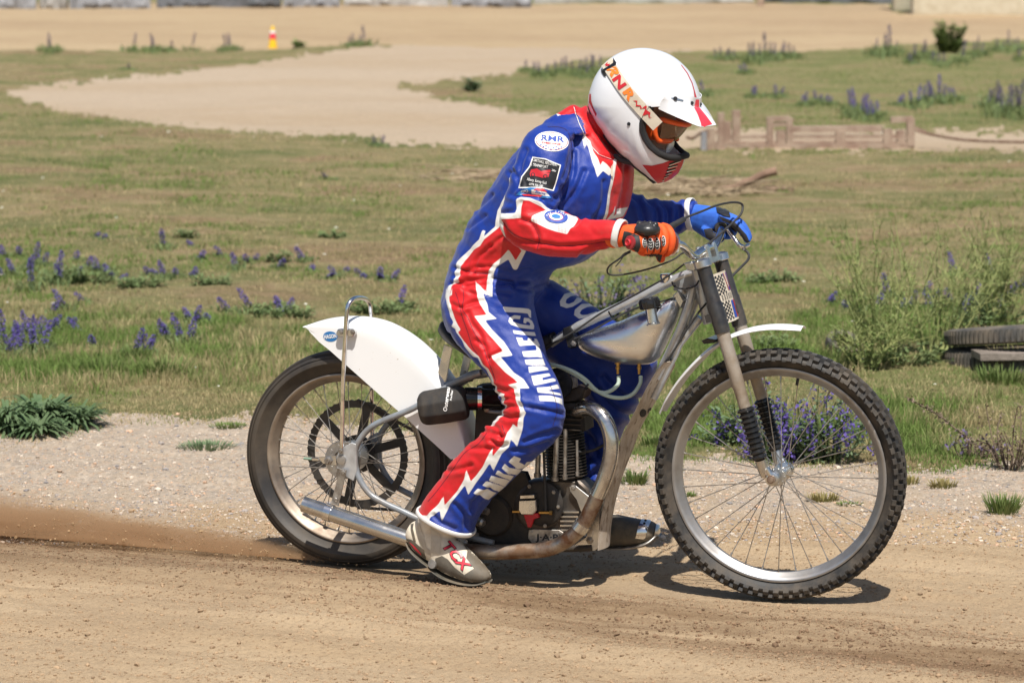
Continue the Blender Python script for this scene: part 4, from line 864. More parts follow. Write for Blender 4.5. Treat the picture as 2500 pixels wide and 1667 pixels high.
# ---- handlebar, levers, cables
gi_n, go_n = B_(830, 505, -.235), B_(470, 495, -.375)          # near grip: inner end, bar end
gi_f = gi_n * [1, -1, 1]; go_f = go_n * [1, -1, 1]
bc = tc0 + ud * .034
bar = [gi_n * .2 + go_n * .8, gi_n, B_(920, 520, -.19), B_(975, 575, -.14), B_(1030, 610, -.09), bc + np.array([0, -.045, 0]), bc + np.array([0, .045, 0]), B_(1030, 610, -.09) * [1, -1, 1], B_(975, 575, -.14) * [1, -1, 1], B_(920, 520, -.19) * [1, -1, 1], gi_f, gi_f * .2 + go_f * .8]
tube_part('handlebar', np.array(bar), .0112, M['chrome'], sides=20)
print('far grip px', proj(to_world(gi_f)), proj(to_world(go_f)), 'bar clamp', proj(to_world(bc)))
for a_, b_, nm in ((gi_n, go_n, 'near'), (gi_f, go_f, 'far')):
    d = (b_ - a_); Lg = np.linalg.norm(d); d = d / Lg
    pr_ = [(.006, .0145)] + [(z, .0158 + .0008 * (k % 2)) for k, z in enumerate(np.linspace(.008, Lg - .012, 22))] + [(Lg - .008, .019), (Lg - .002, .019), (Lg, .012), (Lg, 0)]
    MB().lathe(a_, d, pr_, 20).build('handlebar_grip', pm('grip_' + nm, (.32, .025, .03) if nm == 'near' else (.30, .17, .07), .5), bike)
    if nm == 'near': MB().lathe(a_ - d * .004, d, [(0, .013), (0, .034), (.006, .0345), (.009, .030), (.012, .016)], 30, closed=True).build('throttle_drum', M['alu'], bike)
    else: MB().lathe(a_ - d * .012, d, [(0, .012), (0, .018), (.018, .018), (.018, .012)], 20, closed=True).build('lever_clamp', M['black'], bike)
rb_ = B_(468, 495, -.383); dg_ = (go_n - gi_n) / np.linalg.norm(go_n - gi_n)
MB().lathe(go_n, dg_, [(-.004, .010), (.004, .010), (.006, .008), (.004, .006), (.004, 0)], 20).build('bar_end_plug', M['red'], bike)
lp0 = gi_f + np.array([.02, .0, .0])
tube_part('clutch_lever', np.array([lp0, B_(1400, 505, .215), B_(1450, 530, .23), B_(1490, 515, .25)]), [.0065] * 12 + [.0055] * 7, M['chrome'])
b = MB().tube([B_(1445, 515, .225), B_(1450, 560, .225)], .006, 8); b.build('cable_adjuster', M['steel'], bike)
tube_part('clutch_cable', P3d(B_, [(1450, 550, .225), (1488, 590, .22), (1485, 640, .20), (1420, 710, .15), (1330, 800, .09), (1225, 915, .0)]), .0038, M['rubber'])
tube_part('brake_cable', P3d(B_, [(790, 385, -.20), (945, 290, -.10), (1080, 235, .0), (1220, 180, .10), (1340, 155, .17), (1415, 160, .21), (1440, 190, .22), (1420, 260, .20), (1330, 350, .15), (1230, 440, .08), (1125, 525, .0), (1090, 600, -.02)]), .0033, M['rubber'])
MB().tube([B_(770, 392, -.215), B_(800, 375, -.20), B_(940, 298, -.105), B_(950, 290, -.10)], [.006, .0088, .0075, .004], 14).build('cable_boot', M['rubber'], bike)
# cut-out lanyard with its looped cord
tube_part('cut_out_lanyard', P3d(B_, [(485, 575, -.36), (440, 600, -.36), (380, 640, -.36), (310, 690, -.35), (287, 735, -.34), (310, 768, -.33), (400, 770, -.31), (540, 745, -.27), (700, 700, -.22), (850, 640, -.16), (930, 585, -.12), (1000, 600, -.06)]), .0026, M['rubber'])
tube_part('cable_tie', P3d(B_, [(490, 560, -.365), (440, 590, -.37), (400, 650, -.37), (358, 700, -.37)]), .0014, M['blackp']); tube_part('cable_tie', P3d(B_, [(480, 570, -.365), (430, 590, -.36), (370, 655, -.365)]), .0012, M['blackp'])
# ---- saddle
sd_ = MB(); loft(sd_, [((1072, 800), (1100, 838), 0, .03, 2.3), ((1085, 782), (1122, 850), 0, .062, 2.3), ((1115, 800), (1150, 862), 0, .085, 2.3), ((1150, 820), (1180, 880), 0, .09, 2.3), ((1200, 850), (1225, 895), 0, .075, 2.3), ((1300, 830), (1310, 870), 0, .04, 2.3), ((1350, 810), (1355, 840), 0, .025, 2.3)], 5, 20)
sd_.build('saddle', M['blackf'], bike, 180)
MB().prism([uw(L_(x, y, -.04)) for x, y in [(335, 630), (412, 660), (340, 1045), (245, 1040)]], -.044, -.039, .001).build('saddle_strut', M['alu'], bike)
ss = MB().prism([uw(L_(x, y, .04)) for x, y in [(525, 700), (595, 720), (555, 900), (478, 935)]], .039, .044, .001).build('saddle_strut', M['alu'], bike)
g = MB(); g.bolt(L_(528, 897, .038), r=.004); g.bolt(L_(275, 1018, -.045), r=.006); g.build('frame_bolt', M['steel'], bike)
# ---- footrest
pg0, pg1 = F_(362, 1312, -.235), F_(560, 1290, -.09); d = (pg1 - pg0) / np.linalg.norm(pg1 - pg0)
MB().lathe(pg0, d, [(0, 0), (0, .0125), (.003, .0140), (.07, .0140), (.07, .009), (.16, .009)], 24).build('footrest', M['steel'], bike)
tube_part('footrest', np.array([[pg1[0], .05, pg1[2]], [pg1[0] + .16, .21, pg1[2] + .02]]), .011, M['steel'], m=1)
# ------------------------------------------------------------------ the rider
pl0 = to_world([-1.0, 0, 0]); rider = empty('person', tuple(BO), -YAW)
tag(rider, 'rider in blue and red zigzag racing suit and white peaked helmet crouched on the motorcycle', 'person')
CH = {}
def chain(mb_, name, secs, m=5): CH[name] = loft(mb_, secs, m)
bd = MB()
N = lambda a, b, v, hw, n=2.3: (a, b, v, hw, n)
chain(bd, 'torso', [N((1425, 262), (1515, 385), 0, .072), N((1392, 262), (1530, 400), 0, .085, 2.2), N((1350, 286), (1542, 425), 0, .135, 2.3), N((1300, 330), (1532, 480), 0, .185, 2.4), N((1262, 372), (1515, 540), 0, .19, 2.5), N((1222, 425), (1482, 595), 0, .18, 2.5),
     N((1180, 495), (1430, 640), 0, .17, 2.5), N((1142, 562), (1375, 655), 0, .160, 2.5), N((1112, 628), (1345, 672), 0, .158, 2.5), N((1092, 690), (1330, 705), 0, .165, 2.5), N((1084, 745), (1305, 755), 0, .165, 2.5), N((1098, 800), (1255, 810), 0, .13, 2.3)])
chain(bd, 'leg', [N((1090, 700), (1300, 690), -.085, .095), N((1082, 760), (1308, 770), -.11, .098), N((1112, 823), (1318, 822), -.135, .092), N((1150, 868), (1330, 862), -.155, .086), N((1188, 912), (1344, 900), -.172, .080), N((1214, 955), (1362, 940), -.188, .076), N((1230, 985), (1377, 985), -.198, .074),
     N((1228, 1003), (1376, 1030), -.20, .073), N((1198, 1036), (1352, 1078), -.198, .072), N((1158, 1075), (1312, 1118), -.196, .072), N((1106, 1123), (1274, 1153), -.194, .072), N((1072, 1170), (1232, 1192), -.192, .073), N((1040, 1213), (1188, 1234), -.19, .074), N((1026, 1238), (1156, 1288), -.19, .078), N((1025, 1244), (1151, 1306), -.19, .080)])
chain(bd, 'far_leg', [N((1340, 680), (1240, 800), .09, .09), N((1425, 733), (1322, 870), .12, .09), N((1500, 780), (1398, 925), .145, .085), N((1562, 825), (1430, 985), .165, .08), N((1604, 880), (1425, 1025), .175, .075), N((1580, 950), (1412, 1060), .18, .072), N((1530, 1035), (1412, 1095), .18, .07), N((1503, 1110), (1416, 1140), .18, .07), N((1492, 1170), (1422, 1185), .18, .072), N((1490, 1200), (1422, 1210), .18, .074)])
chain(bd, 'arm', [N((1330, 300), (1440, 330), -.10, .07), N((1290, 325), (1400, 322), -.145, .068), N((1268, 372), (1398, 368), -.185, .064), N((1250, 425), (1388, 425), -.21, .062), N((1234, 478), (1370, 482), -.228, .061), N((1222, 525), (1358, 512), -.242, .059), N((1224, 562), (1368, 514), -.25, .058), N((1248, 592), (1386, 520), -.255, .056), N((1290, 615), (1404, 530), -.262, .053), N((1345, 628), (1424, 534), -.272, .049), N((1405, 627), (1450, 536), -.285, .045), N((1460, 613), (1480, 538), -.297, .041), N((1497, 600), (1510, 540), -.304, .038), N((1512, 598), (1524, 542), -.306, .036)])
chain(bd, 'far_arm', [N((1440, 380), (1440, 500), .12, .07), N((1490, 425), (1480, 560), .18, .065), N((1540, 470), (1530, 585), .22, .06), N((1590, 486), (1585, 588), .25, .055), N((1640, 490), (1640, 578), .275, .045), N((1685, 490), (1690, 556), .295, .038), N((1700, 490), (1703, 554), .30, .036)])
hs = [(H_(500, 800, 0), .058, .06), (H_(640, 800, 0), .062, .062), (H_(760, 700, 0), .085, .072), (H_(830, 600, 0), .084, .072), (H_(860, 500, 0), .074, .066)]
CH['head'] = []
for i, (c, ra, rb2) in enumerate(hs):
    bd.lathe(c, (0, 1, 0), [(-rb2 * math.cos(t), ra * math.sin(t)) for t in np.linspace(0.02, np.pi - .02, 14)], 24, caps=True)
    if i > 1: CH['head'].append((c, ra))
for (x, y, v, r) in [(1060, 1030, 0, .026), (1120, 940, 0, .012), (1130, 975, 0, .012), (980, 950, 0, .048), (1000, 840, 0, .052)]:      # jaw, nose, cheeks
    c = H_(x - 40, y - 40, v); bd.lathe(c, (0, 1, 0), [(-r * math.cos(t), r * math.sin(t)) for t in np.linspace(.02, np.pi - .02, 9)], 16, caps=True); CH['head'].append((c, r))
body = fuse(bd, 'body', None, .0046, rider, 6)
me = body.data; nv = len(me.vertices); co = np.empty(nv * 3, np.float32); me.vertices.foreach_get('co', co); co = co.reshape(-1, 3).astype(float)
nr = np.empty(nv * 3, np.float32); me.vertices.foreach_get('normal', nr); nr = nr.reshape(-1, 3).astype(float)
best = np.full(nv, 1e9); lab = np.zeros(nv, int); names = list(CH)
for li, nm in enumerate(names):
    for c, r in CH[nm]:
        d = np.linalg.norm(co - c, axis=1) / r; q = d < best; best[q] = d[q]; lab[q] = li
isl = {nm: lab == i for i, nm in enumerate(names)}
PX = proj(to_world(co)); seen = (nr @ (BM @ _f)) < .25
far_side = co[:, 1] > .02
def Tn(pts): return [tp(*p) for p in pts]
def Ln(pts): return [lp(*p) for p in pts]
def Fn(pts): return [fp(*p) for p in pts]
# -- side panel running down hip and leg (white outline, red inside)
WF = Tn([(735, 1168), (660, 1320), (640, 1312), (598, 1235), (510, 1290), (490, 1340), (480, 1400), (478, 1520), (430, 1520), (402, 1492)]) + Ln([(795, 175), (740, 175), (697, 140), (745, 245), (757, 320), (835, 385), (722, 402), (790, 490), (900, 600), (940, 660), (988, 737), (873, 752), (930, 820), (1000, 900), (1090, 960), (1147, 1047), (1053, 1050), (1060, 1150), (1080, 1220), (1115, 1280), (1092, 1330), (1085, 1420)]) + \
     Fn([(1145, 100), (1135, 170), (1090, 312), (1040, 250), (1025, 312), (960, 372), (888, 517), (860, 450), (800, 540), (740, 620), (674, 722), (645, 640), (600, 700), (520, 800), (447, 952), (430, 858), (352, 912), (330, 960)])
WB_ = Fn([(150, 900), (150, 560)]) + Ln([(300, 1560), (560, 1560), (610, 1470), (740, 1390), (800, 1375), (850, 1330), (890, 1250), (905, 1210), (880, 1170), (885, 1125), (830, 1110), (800, 1060), (770, 960), (735, 870), (690, 825), (655, 757), (612, 745), (578, 710), (528, 650), (500, 585), (448, 512), (438, 482), (402, 458), (420, 420), (388, 360), (368, 260), (343, 180), (350, 110), (375, 78)]) + \
      Tn([(122, 1490), (148, 1440), (192, 1405), (200, 1300), (210, 1250), (268, 1188), (330, 1128), (380, 1082), (404, 1010), (425, 1015), (415, 1060), (495, 985), (512, 860), (560, 770), (600, 690), (610, 610), (628, 605), (640, 650), (600, 780), (560, 900), (620, 1100)])
RF_ = Tn([(700, 1168), (655, 1245), (600, 1158), (545, 1220), (482, 1270), (450, 1320), (438, 1400), (430, 1482), (345, 1398)]) + Ln([(640, 110), (660, 220), (700, 290), (738, 345), (622, 360), (680, 440), (770, 550), (870, 660), (892, 690), (778, 740), (840, 820), (920, 900), (1000, 960), (1032, 995), (943, 1015), (990, 1050), (1008, 1100), (1010, 1150), (1040, 1230), (1065, 1270), (1047, 1310), (1035, 1420)]) + \
      Fn([(1105, 60), (1090, 152), (1055, 118), (1010, 190), (990, 270), (940, 330), (886, 392), (880, 322), (840, 400), (800, 480), (740, 560), (696, 607), (660, 508), (640, 590), (580, 690), (520, 760), (470, 812), (462, 732), (420, 800), (360, 860), (320, 900)])
RB_ = Fn([(150, 880), (150, 560)]) + Ln([(300, 1560), (590, 1560), (640, 1490), (750, 1410), (810, 1400), (860, 1350), (905, 1265), (920, 1215), (903, 1175), (905, 1105), (848, 1092), (820, 1045), (790, 950), (755, 860), (705, 815), (665, 745), (600, 690), (560, 650), (520, 600), (463, 512), (490, 490), (465, 450), (440, 400), (420, 340), (402, 262), (380, 172), (410, 160), (415, 60)]) + \
      Tn([(155, 1500), (163, 1488), (182, 1425), (226, 1402), (236, 1300), (262, 1250), (335, 1160), (385, 1132), (420, 1080), (468, 1042), (530, 985), (548, 940), (560, 900), (640, 1100)])
outer = WF + WB_; inner = RF_ + RB_
big = np.full(nv, 60.0)
dw, dr, dl = big.copy(), big.copy(), big.copy()
def put(arr, mask, fn, poly, *a):
    d = fn(PX[mask], poly, *a); arr[mask] = np.minimum(arr[mask], d)
side = (isl['torso'] | isl['leg']) & ~far_side
put(dw, side, sdf, outer); put(dr, side, sdf, inner)
# -- collar, chest
tor = isl['torso'] & (PX[:, 1] < 660)
colw = Tn([(780, 60), (812, 215), (850, 190), (965, 120), (985, 150), (1010, 145), (1080, 160), (1140, 205), (1165, 265), (1192, 285), (1220, 345), (1285, 500), (1310, 488), (1330, 500), (1395, 560), (1420, 470), (1700, 300), (1500, -200), (900, -200)])
colw2 = Tn([(985, 150), (1040, 160), (1100, 190), (1140, 240), (1160, 310), (1180, 388), (1200, 350), (1235, 470), (1278, 607), (1318, 560), (1368, 594), (1400, 560), (1410, 480), (1330, 490), (1250, 300), (1100, 100)])
colr = Tn([(960, 60), (975, 128), (1010, 140), (1075, 148), (1140, 188), (1178, 262), (1190, 290), (1225, 330), (1265, 430), (1300, 522), (1312, 488), (1345, 510), (1385, 545), (1400, 470), (1700, 300), (1500, -300), (900, -200)])
put(dw, tor, sdf, colw); put(dw, tor, sdf, colw2)
chr_ = Tn([(1402, 470), (1388, 610), (1372, 700), (1352, 830), (1335, 930), (1400, 910), (1450, 945), (1900, 960), (1900, 300), (1500, 300)])
zipw = Tn([(1412, 478), (1398, 600), (1378, 690), (1366, 760), (1350, 870), (1330, 935)])
dzip = sdf_line(PX[tor], zipw, 3.6); 
put(dr, tor, sdf, colr)
a = dr.copy(); put(a, tor, sdf, chr_); star = sdf(PX[tor], Tn([(1440, 850), (1512, 828), (1478, 905), (1350, 935), (1390, 880), (1415, 820), (1400, 905)])); a[tor] = np.where(star < a[tor] * 0 + 2, np.maximum(a[tor], -star), a[tor]); dr = a
dl[tor] = np.minimum(dl[tor], np.minimum(dzip, star))
# -- near arm
arm = isl['arm']
aw = Tn([(525, 880), (655, 880), (668, 775), (700, 760), (770, 766), (850, 798), (908, 848), (935, 872), (1060, 850), (1500, 800), (1500, 1300), (500, 1300)])
ar = Tn([(548, 928), (697, 917), (710, 785), (760, 786), (850, 832), (895, 868), (940, 885), (1060, 865), (1500, 810), (1500, 1300), (592, 1300), (585, 1085), (556, 1000)])
put(dw, arm, sdf, aw); put(dr, arm, sdf, ar)
patch = Tn([(772, 940), (790, 900), (850, 872), (880, 862), (960, 858), (1060, 888), (1134, 925), (1050, 1042), (960, 1020), (895, 998), (850, 975)])
put(dl, arm, sdf, patch)
# -- far arm cuff edge, letters on both thighs
for poly in [[(890, 268), (1145, 288), (1170, 302), (1175, 372), (1158, 368), (1140, 332), (915, 318)],
             [(1065, 355), (1000, 350), (955, 375), (945, 410), (970, 440), (1060, 465), (1190, 485), (1195, 450), (1180, 400), (1150, 375), (1100, 372), (1095, 420), (1125, 425), (1128, 405), (1150, 410), (1165, 430), (1160, 445), (1060, 430), (990, 412), (985, 395), (1000, 383), (1060, 388)],
             [(985, 490), (1195, 512), (1206, 550), (1000, 526)], [(1018, 560), (1082, 566), (1086, 592), (1130, 595), (1130, 570), (1165, 572), (1170, 600), (1196, 600), (1190, 575), (1212, 578), (1240, 650), (1190, 640), (1050, 648)],
             [(1072, 702), (1210, 690), (1200, 620), (1222, 622), (1262, 765), (1215, 755), (1090, 752)], [(1100, 778), (1200, 775), (1270, 775), (1300, 830), (1200, 832), (1115, 826)], [(1135, 845), (1270, 838), (1318, 850), (1332, 872), (1145, 902)],
             [(1165, 930), (1335, 903), (1350, 930), (1270, 948), (1275, 972), (1365, 955), (1392, 965), (1392, 985), (1190, 1022)], [(1215, 1040), (1330, 1035), (1408, 1015), (1430, 1055), (1310, 1068), (1440, 1100), (1450, 1122), (1330, 1098), (1228, 1088)], [(1235, 1115), (1350, 1118), (1460, 1150), (1472, 1208), (1380, 1176), (1245, 1170)]]:
    put(dl, isl['leg'] & ~far_side, sdf, Ln(poly))
for poly in [[(1065, 388), (1122, 412), (1105, 445), (1152, 470), (1172, 445), (1228, 438), (1160, 500), (1090, 502), (1015, 440)], [(985, 456), (1022, 490), (1135, 515), (1090, 555), (1010, 540), (958, 492)], [(925, 506), (975, 540), (1062, 566), (1035, 602), (905, 545)],
             [(870, 557), (1030, 606), (985, 655), (848, 600)], [(825, 606), (980, 658), (938, 702), (793, 645)], [(752, 668), (918, 710), (850, 770), (718, 705)]]:
    put(dl, isl['leg'] & ~far_side, sdf, Fn(poly))
for poly in [[(1550, 130), (1480, 150), (1435, 220), (1440, 265), (1500, 285), (1560, 270), (1640, 225), (1650, 195), (1600, 185), (1570, 225), (1520, 245), (1490, 235), (1500, 200), (1540, 172), (1590, 162)],
             [(1740, 238), (1640, 250), (1580, 300), (1572, 350), (1620, 387), (1690, 377), (1810, 335), (1790, 310), (1700, 345), (1650, 352), (1625, 335), (1645, 300), (1700, 275), (1770, 262)]]:
    put(dl, isl['far_leg'], sdf, Ln(poly))
sk = np.where(isl['head'], 1.0, 0.0)
# -- folds of the cloth: traced creases, plus broad soft buckling
disp = np.zeros(nv)
def folds(mask, lines, A=.0045, w=5.0):
    P = PX[mask]
    for ln in lines:
        ln = cat(np.array(ln), 4); d = sdf_line(P, ln, 0); disp[mask] += A * (-np.exp(-(d / w) ** 2) + .55 * np.exp(-((d - 2.1 * w) / (1.3 * w)) ** 2))
tl_ = isl['torso'] | isl['leg']
folds(tl_, [Tn(q) for q in [[(190, 1300), (320, 1335), (450, 1340)], [(175, 1420), (300, 1400), (430, 1375)], [(200, 1370), (330, 1300), (470, 1290)], [(470, 1130), (560, 1060), (640, 1080)], [(480, 1380), (560, 1400), (640, 1420)], [(520, 1300), (640, 1330), (760, 1300)], [(640, 1440), (760, 1470), (900, 1430)],
      [(330, 1330), (360, 1230), (470, 1130)], [(610, 570), (640, 610)], [(300, 1000), (420, 900)], [(360, 850), (470, 740)]]] + [Ln(q) for q in [[(460, 40), (560, 75), (620, 60)], [(500, 280), (600, 230), (700, 215)], [(520, 100), (620, 150)], [(830, 130), (960, 150)], [(560, 330), (600, 430), (690, 560), (760, 800)], [(420, 250), (500, 290)], [(700, 640), (640, 590)], [(870, 700), (760, 760)]]], .0042, 4.5)
folds(isl['leg'], [Ln(q) for q in [[(810, 1040), (900, 1065), (1000, 1060)], [(850, 1100), (940, 1100), (1030, 1130)], [(900, 1150), (980, 1160), (1060, 1200)], [(890, 1230), (970, 1215), (1060, 1240)], [(880, 1300), (960, 1330), (1040, 1320)], [(770, 1400), (850, 1440), (880, 1520)], [(700, 1450), (790, 1500), (900, 1510)], [(1060, 1215), (1250, 1250), (1460, 1290)], [(1100, 1560), (1250, 1500), (1400, 1450)]]] +
      [Fn(q) for q in [[(870, 260), (940, 300), (1000, 290)], [(700, 330), (820, 330), (900, 330)], [(1060, 350), (1200, 330), (1350, 280)], [(500, 520), (620, 500), (700, 470)], [(560, 800), (640, 900), (650, 1000)], [(380, 900), (440, 960), (560, 1010)], [(860, 180), (930, 210)], [(700, 860), (740, 760), (860, 680)]]], .0052, 5)
folds(isl['arm'], [Tn(q) for q in [[(560, 960), (600, 1040), (700, 1100), (850, 1110), (1030, 1130), (1380, 1100)], [(700, 930), (780, 960), (830, 1060), (820, 1130)], [(650, 750), (740, 740), (830, 760), (920, 790)], [(700, 720), (850, 740), (980, 760)], [(860, 780), (900, 830)], [(560, 880), (640, 860), (700, 800)], [(640, 560), (680, 660), (620, 740)], [(1060, 640), (1000, 720), (940, 790)],
      [(1100, 980), (1160, 920)], [(1150, 1200), (1250, 1130), (1360, 1110)], [(740, 400), (700, 500), (680, 600)], [(1080, 330), (1070, 480), (1020, 620)]]], .0045, 5)
folds(isl['torso'], [Tn(q) for q in [[(1100, 150), (1150, 250), (1280, 430), (1400, 470)], [(1330, 640), (1320, 800), (1260, 930)], [(1180, 560), (1120, 700), (1020, 830)], [(1100, 420), (1090, 600), (1010, 760)], [(900, 225), (1000, 190), (1080, 250)], [(930, 190), (1060, 130), (1160, 60)], [(1220, 90), (1290, 260), (1400, 430)], [(1500, 500), (1490, 700), (1440, 860)]]], .0045, 5)
folds(isl['far_arm'], [[bp(*p) for p in q] for q in [[(500, 100), (560, 160), (600, 300)], [(620, 130), (700, 200), (720, 330)], [(740, 160), (800, 240), (790, 380)], [(880, 150), (900, 250), (880, 390)]]], .006, 6)
folds(isl['far_leg'], [[ep(*p) for p in q] for q in [[(480, 560), (560, 640), (600, 760)], [(520, 800), (600, 720), (640, 640)], [(540, 900), (590, 860), (640, 870)], [(640, 200), (760, 330), (900, 360)], [(600, 300), (700, 420), (850, 480)]]], .008, 7)
soft = isl['torso'] * 1.0 + isl['leg'] * 1.0 + isl['arm'] + isl['far_leg'] + isl['far_arm']
q = fbm(co[:, 0] * 9 + co[:, 1] * 4, co[:, 2] * 13 - co[:, 1] * 5, 3) - .5; disp += soft * q * .011
q = fbm(co[:, 0] * 15 + co[:, 1] * 6 + 3, co[:, 2] * 20 + co[:, 0] * 7 + 7, 3); disp += soft * (np.abs(q - .5) ** .8 * .006 - .001)
q = fbm(co[:, 0] * 32 + co[:, 2] * 10, co[:, 2] * 30 + co[:, 1] * 22, 2) - .5; disp += soft * q * .0028
co2 = co + nr * disp[:, None]; me.vertices.foreach_set('co', co2.astype(np.float32).ravel()); me.update()
for an, arr in (('dw', dw), ('dr', dr), ('dl', dl), ('sk', sk)):
    at = me.attributes.new(an, 'FLOAT', 'POINT'); at.data.foreach_set('value', np.clip(arr, -60, 60).astype(np.float32))
def suit_mat():
    m, nd, lk, bs = new_mat('race_suit'); v = coords(nd, lk)
    def step(an, w=.8): r = nd.new('ShaderNodeMapRange'); r.inputs['From Min'].default_value = w; r.inputs['From Max'].default_value = -w; lk.new(attr(nd, an).outputs['Fac'], r.inputs['Value']); return r.outputs[0]
    n1 = noise(nd, lk, v, 16, 4)
    blue = mix(nd, lk, n1, (.003, .034, .29), (.002, .024, .21)); red = mix(nd, lk, n1, (.60, .009, .012), (.48, .006, .010)); wh = mix(nd, lk, noise(nd, lk, v, 40, 4), (.78, .77, .74), (.66, .64, .60))
    c = mix(nd, lk, step('dw'), blue, wh); c = mix(nd, lk, step('dr'), c, red); c = mix(nd, lk, step('dl'), c, wh)
    dirt = ramp(nd, lk, noise(nd, lk, v, 7, 6, .7), [(.56, 0.0), (.80, .28)]); c = mix(nd, lk, dirt, c, (.20, .15, .11))
    c = mix(nd, lk, attr(nd, 'sk').outputs['Fac'], c, (.36, .20, .14))
    lk.new(c, bs.inputs['Base Color']); bs.inputs['Roughness'].default_value = .48; bs.inputs['Specular IOR Level'].default_value = .38; bs.inputs['Sheen Weight'].default_value = .12
    h = math_(nd, lk, 'ADD', noise(nd, lk, v, 420, 3), math_(nd, lk, 'MULTIPLY', noise(nd, lk, v, 45, 5), 1.6))
    stc = nd.new('ShaderNodeMath'); stc.operation = 'ADD'; stc.use_clamp = True; lk.new(step('dw', 2.2), stc.inputs[0]); lk.new(step('dl', 2.2), stc.inputs[1])
    h = math_(nd, lk, 'ADD', h, math_(nd, lk, 'MULTIPLY', stc.outputs[0], .6)); bump(nd, lk, h, .35, .002, bs); return m
body.data.materials.clear(); body.data.materials.append(suit_mat())
bvb = bvh_of([body])
# -- trim made of piping: trouser hem and cuffs
def band(name, sec, wd, th, mat, parent, n=48):
    c, ea, eb, ex = section(*sec); ax = np.cross(ea, eb); ax /= np.linalg.norm(ax); r0 = ring(c, ea, eb, ex, n); mb_ = MB(); G = []
    for k, (a_, o_) in enumerate([(-1, 0), (-1, .7), (-.6, 1), (.6, 1), (1, .7), (1, 0)]): G.append(c + (r0 - c) * (1 + th * o_ / np.linalg.norm(r0 - c, axis=1)[:, None]) + ax * wd * a_)
    mb_.grid(np.array(G), cu=True, cv=True); return mb_.build(name, mat, parent, 180)
band('trouser_hem', ((1025, 1239), (1153, 1304), -.19, .080, 2.3), .0065, .006, M['whiteleather'], body)
band('cuff', ((1506, 601), (1518, 539), -.305, .038, 2.3), .0095, .005, M['whiteleather'], body)
band('cuff', ((1684, 487), (1690, 559), .295, .040, 2.3), .0085, .005, M['whiteleather'], body)
# -- badges and lettering on the sleeve
pr = lambda nm, polys, mt, off=.0012, cell=5: print_polys(nm, polys, bvb, M[mt], body, off, cell)
cx, cy_ = tp(931, 333); pr('sleeve_badge', [oval(cx, cy_, 41, 24, 6)], 'white'); pr('badge_ring', [oval(cx, cy_, 38.5, 21.5, 6)], 'red', .0016); pr('badge_field', [oval(cx, cy_, 37, 20, 6)], 'white', .0020)
print_text('badge_lettering', 'RMR', *tp(935, 315), 13, bvb, M['bluep'], body, ang=5, off=.0026, bold=.025, stretch=1.5); print_text('badge_lettering', 'DESIGNS', *tp(928, 350), 4.2, bvb, M['red'], body, ang=6, off=.0026, bold=.04, stretch=1.9)
chk = [];
for i in range(9):
    for j in range(3):
        if (i + j) % 2 == 0 and abs(i - 4) + j < 6: X, Y = tp(850 + i * 19, 362 + j * 11 + i * 2); chk.append([(X - 2, Y - 1.4), (X + 2, Y - 1.2), (X + 2, Y + 1.4), (X - 2, Y + 1.2)])
pr('badge_checks', chk, 'bluep', .0026)
bp_ = [Tn([(785, 448), (880, 462), (1002, 512), (975, 620), (945, 712), (850, 688), (678, 690), (700, 600), (760, 520)])]
pr('sponsor_patch', bp_, 'white'); pr('sponsor_field', [Tn([(792, 458), (880, 470), (992, 518), (966, 620), (938, 702), (850, 680), (688, 682), (708, 604), (768, 526)])], 'blackp', .0017)
for tx, X, Y, h, an, st in (('SMITHALL RECOVERY', 884, 494, 7.0, 12, .60), ('& TRANSPORT', 836, 519, 6.6, 9, .70), ('24hr', 948, 555, 5, 14, .8), ('Albury, Surrey Gu5', 818, 636, 6.4, 12, .66), ('0779 325 340', 812, 668, 5.8, 9, .72)):
    print_text('patch_lettering', tx, *tp(X, Y), h, bvb, M['white'], body, ang=an, off=.0024, bold=.012, stretch=st)
trk = [Tn([(765, 580), (775, 548), (820, 540), (850, 560), (920, 548), (922, 565), (870, 580), (915, 572), (905, 605), (870, 612), (810, 598), (770, 600)])]
pr('patch_truck', trk, 'red', .0023); pr('patch_wheel', [oval(*tp(790, 588), 5, 5), oval(*tp(882, 600), 5, 5)], 'blackp', .0028); pr('patch_wheel_rim', [oval(*tp(790, 588), 3, 3), oval(*tp(882, 600), 3, 3)], 'red', .0033)
pr('brand_patch', [Tn([(655, 742), (700, 700), (760, 685), (850, 688), (900, 725), (925, 765), (850, 762), (760, 752)])], 'hagon', .0014); pr('brand_patch_panel', [Tn([(775, 700), (850, 695), (905, 735), (915, 755), (780, 730)])], 'white', .0019); pr('brand_patch_top', [Tn([(820, 690), (860, 690), (895, 718), (790, 705)])], 'red', .0023); pr('brand_patch_base', [Tn([(700, 740), (860, 742), (840, 758), (720, 752)])], 'red', .0023)
print_text('patch_lettering', 'Eterna', *tp(845, 722), 6, bvb, M['bluep'], body, ang=14, off=.0028, stretch=1.1); print_text('patch_lettering', 'GPO', *tp(725, 712), 6, bvb, M['white'], body, ang=-10, off=.0028, stretch=1.1)
cx, cy_ = tp(965, 910); pr('forearm_badge', [oval(cx, cy_, 29, 15.5, 8)], 'bluep', .0016); pr('forearm_badge_ring', [oval(cx, cy_, 18, 9.5, 8)], 'red', .0020); pr('forearm_badge_field', [oval(cx, cy_, 16.5, 8.3, 8)], 'white', .0024); pr('forearm_badge_centre', [oval(cx, cy_, 11, 5, 8)], 'hagon', .0028)
for k in range(9):
    a = R(200 + k * 17); print_text('badge_lettering', 'THE SPORT'[k] if 'THE SPORT'[k] != ' ' else '.', cx + 23.5 * math.cos(a), cy_ + 12.6 * math.sin(a) + 2, 4, bvb, M['white'], body, ang=(200 + k * 17 + 90 - 360) * .6, off=.0024, bold=.03)
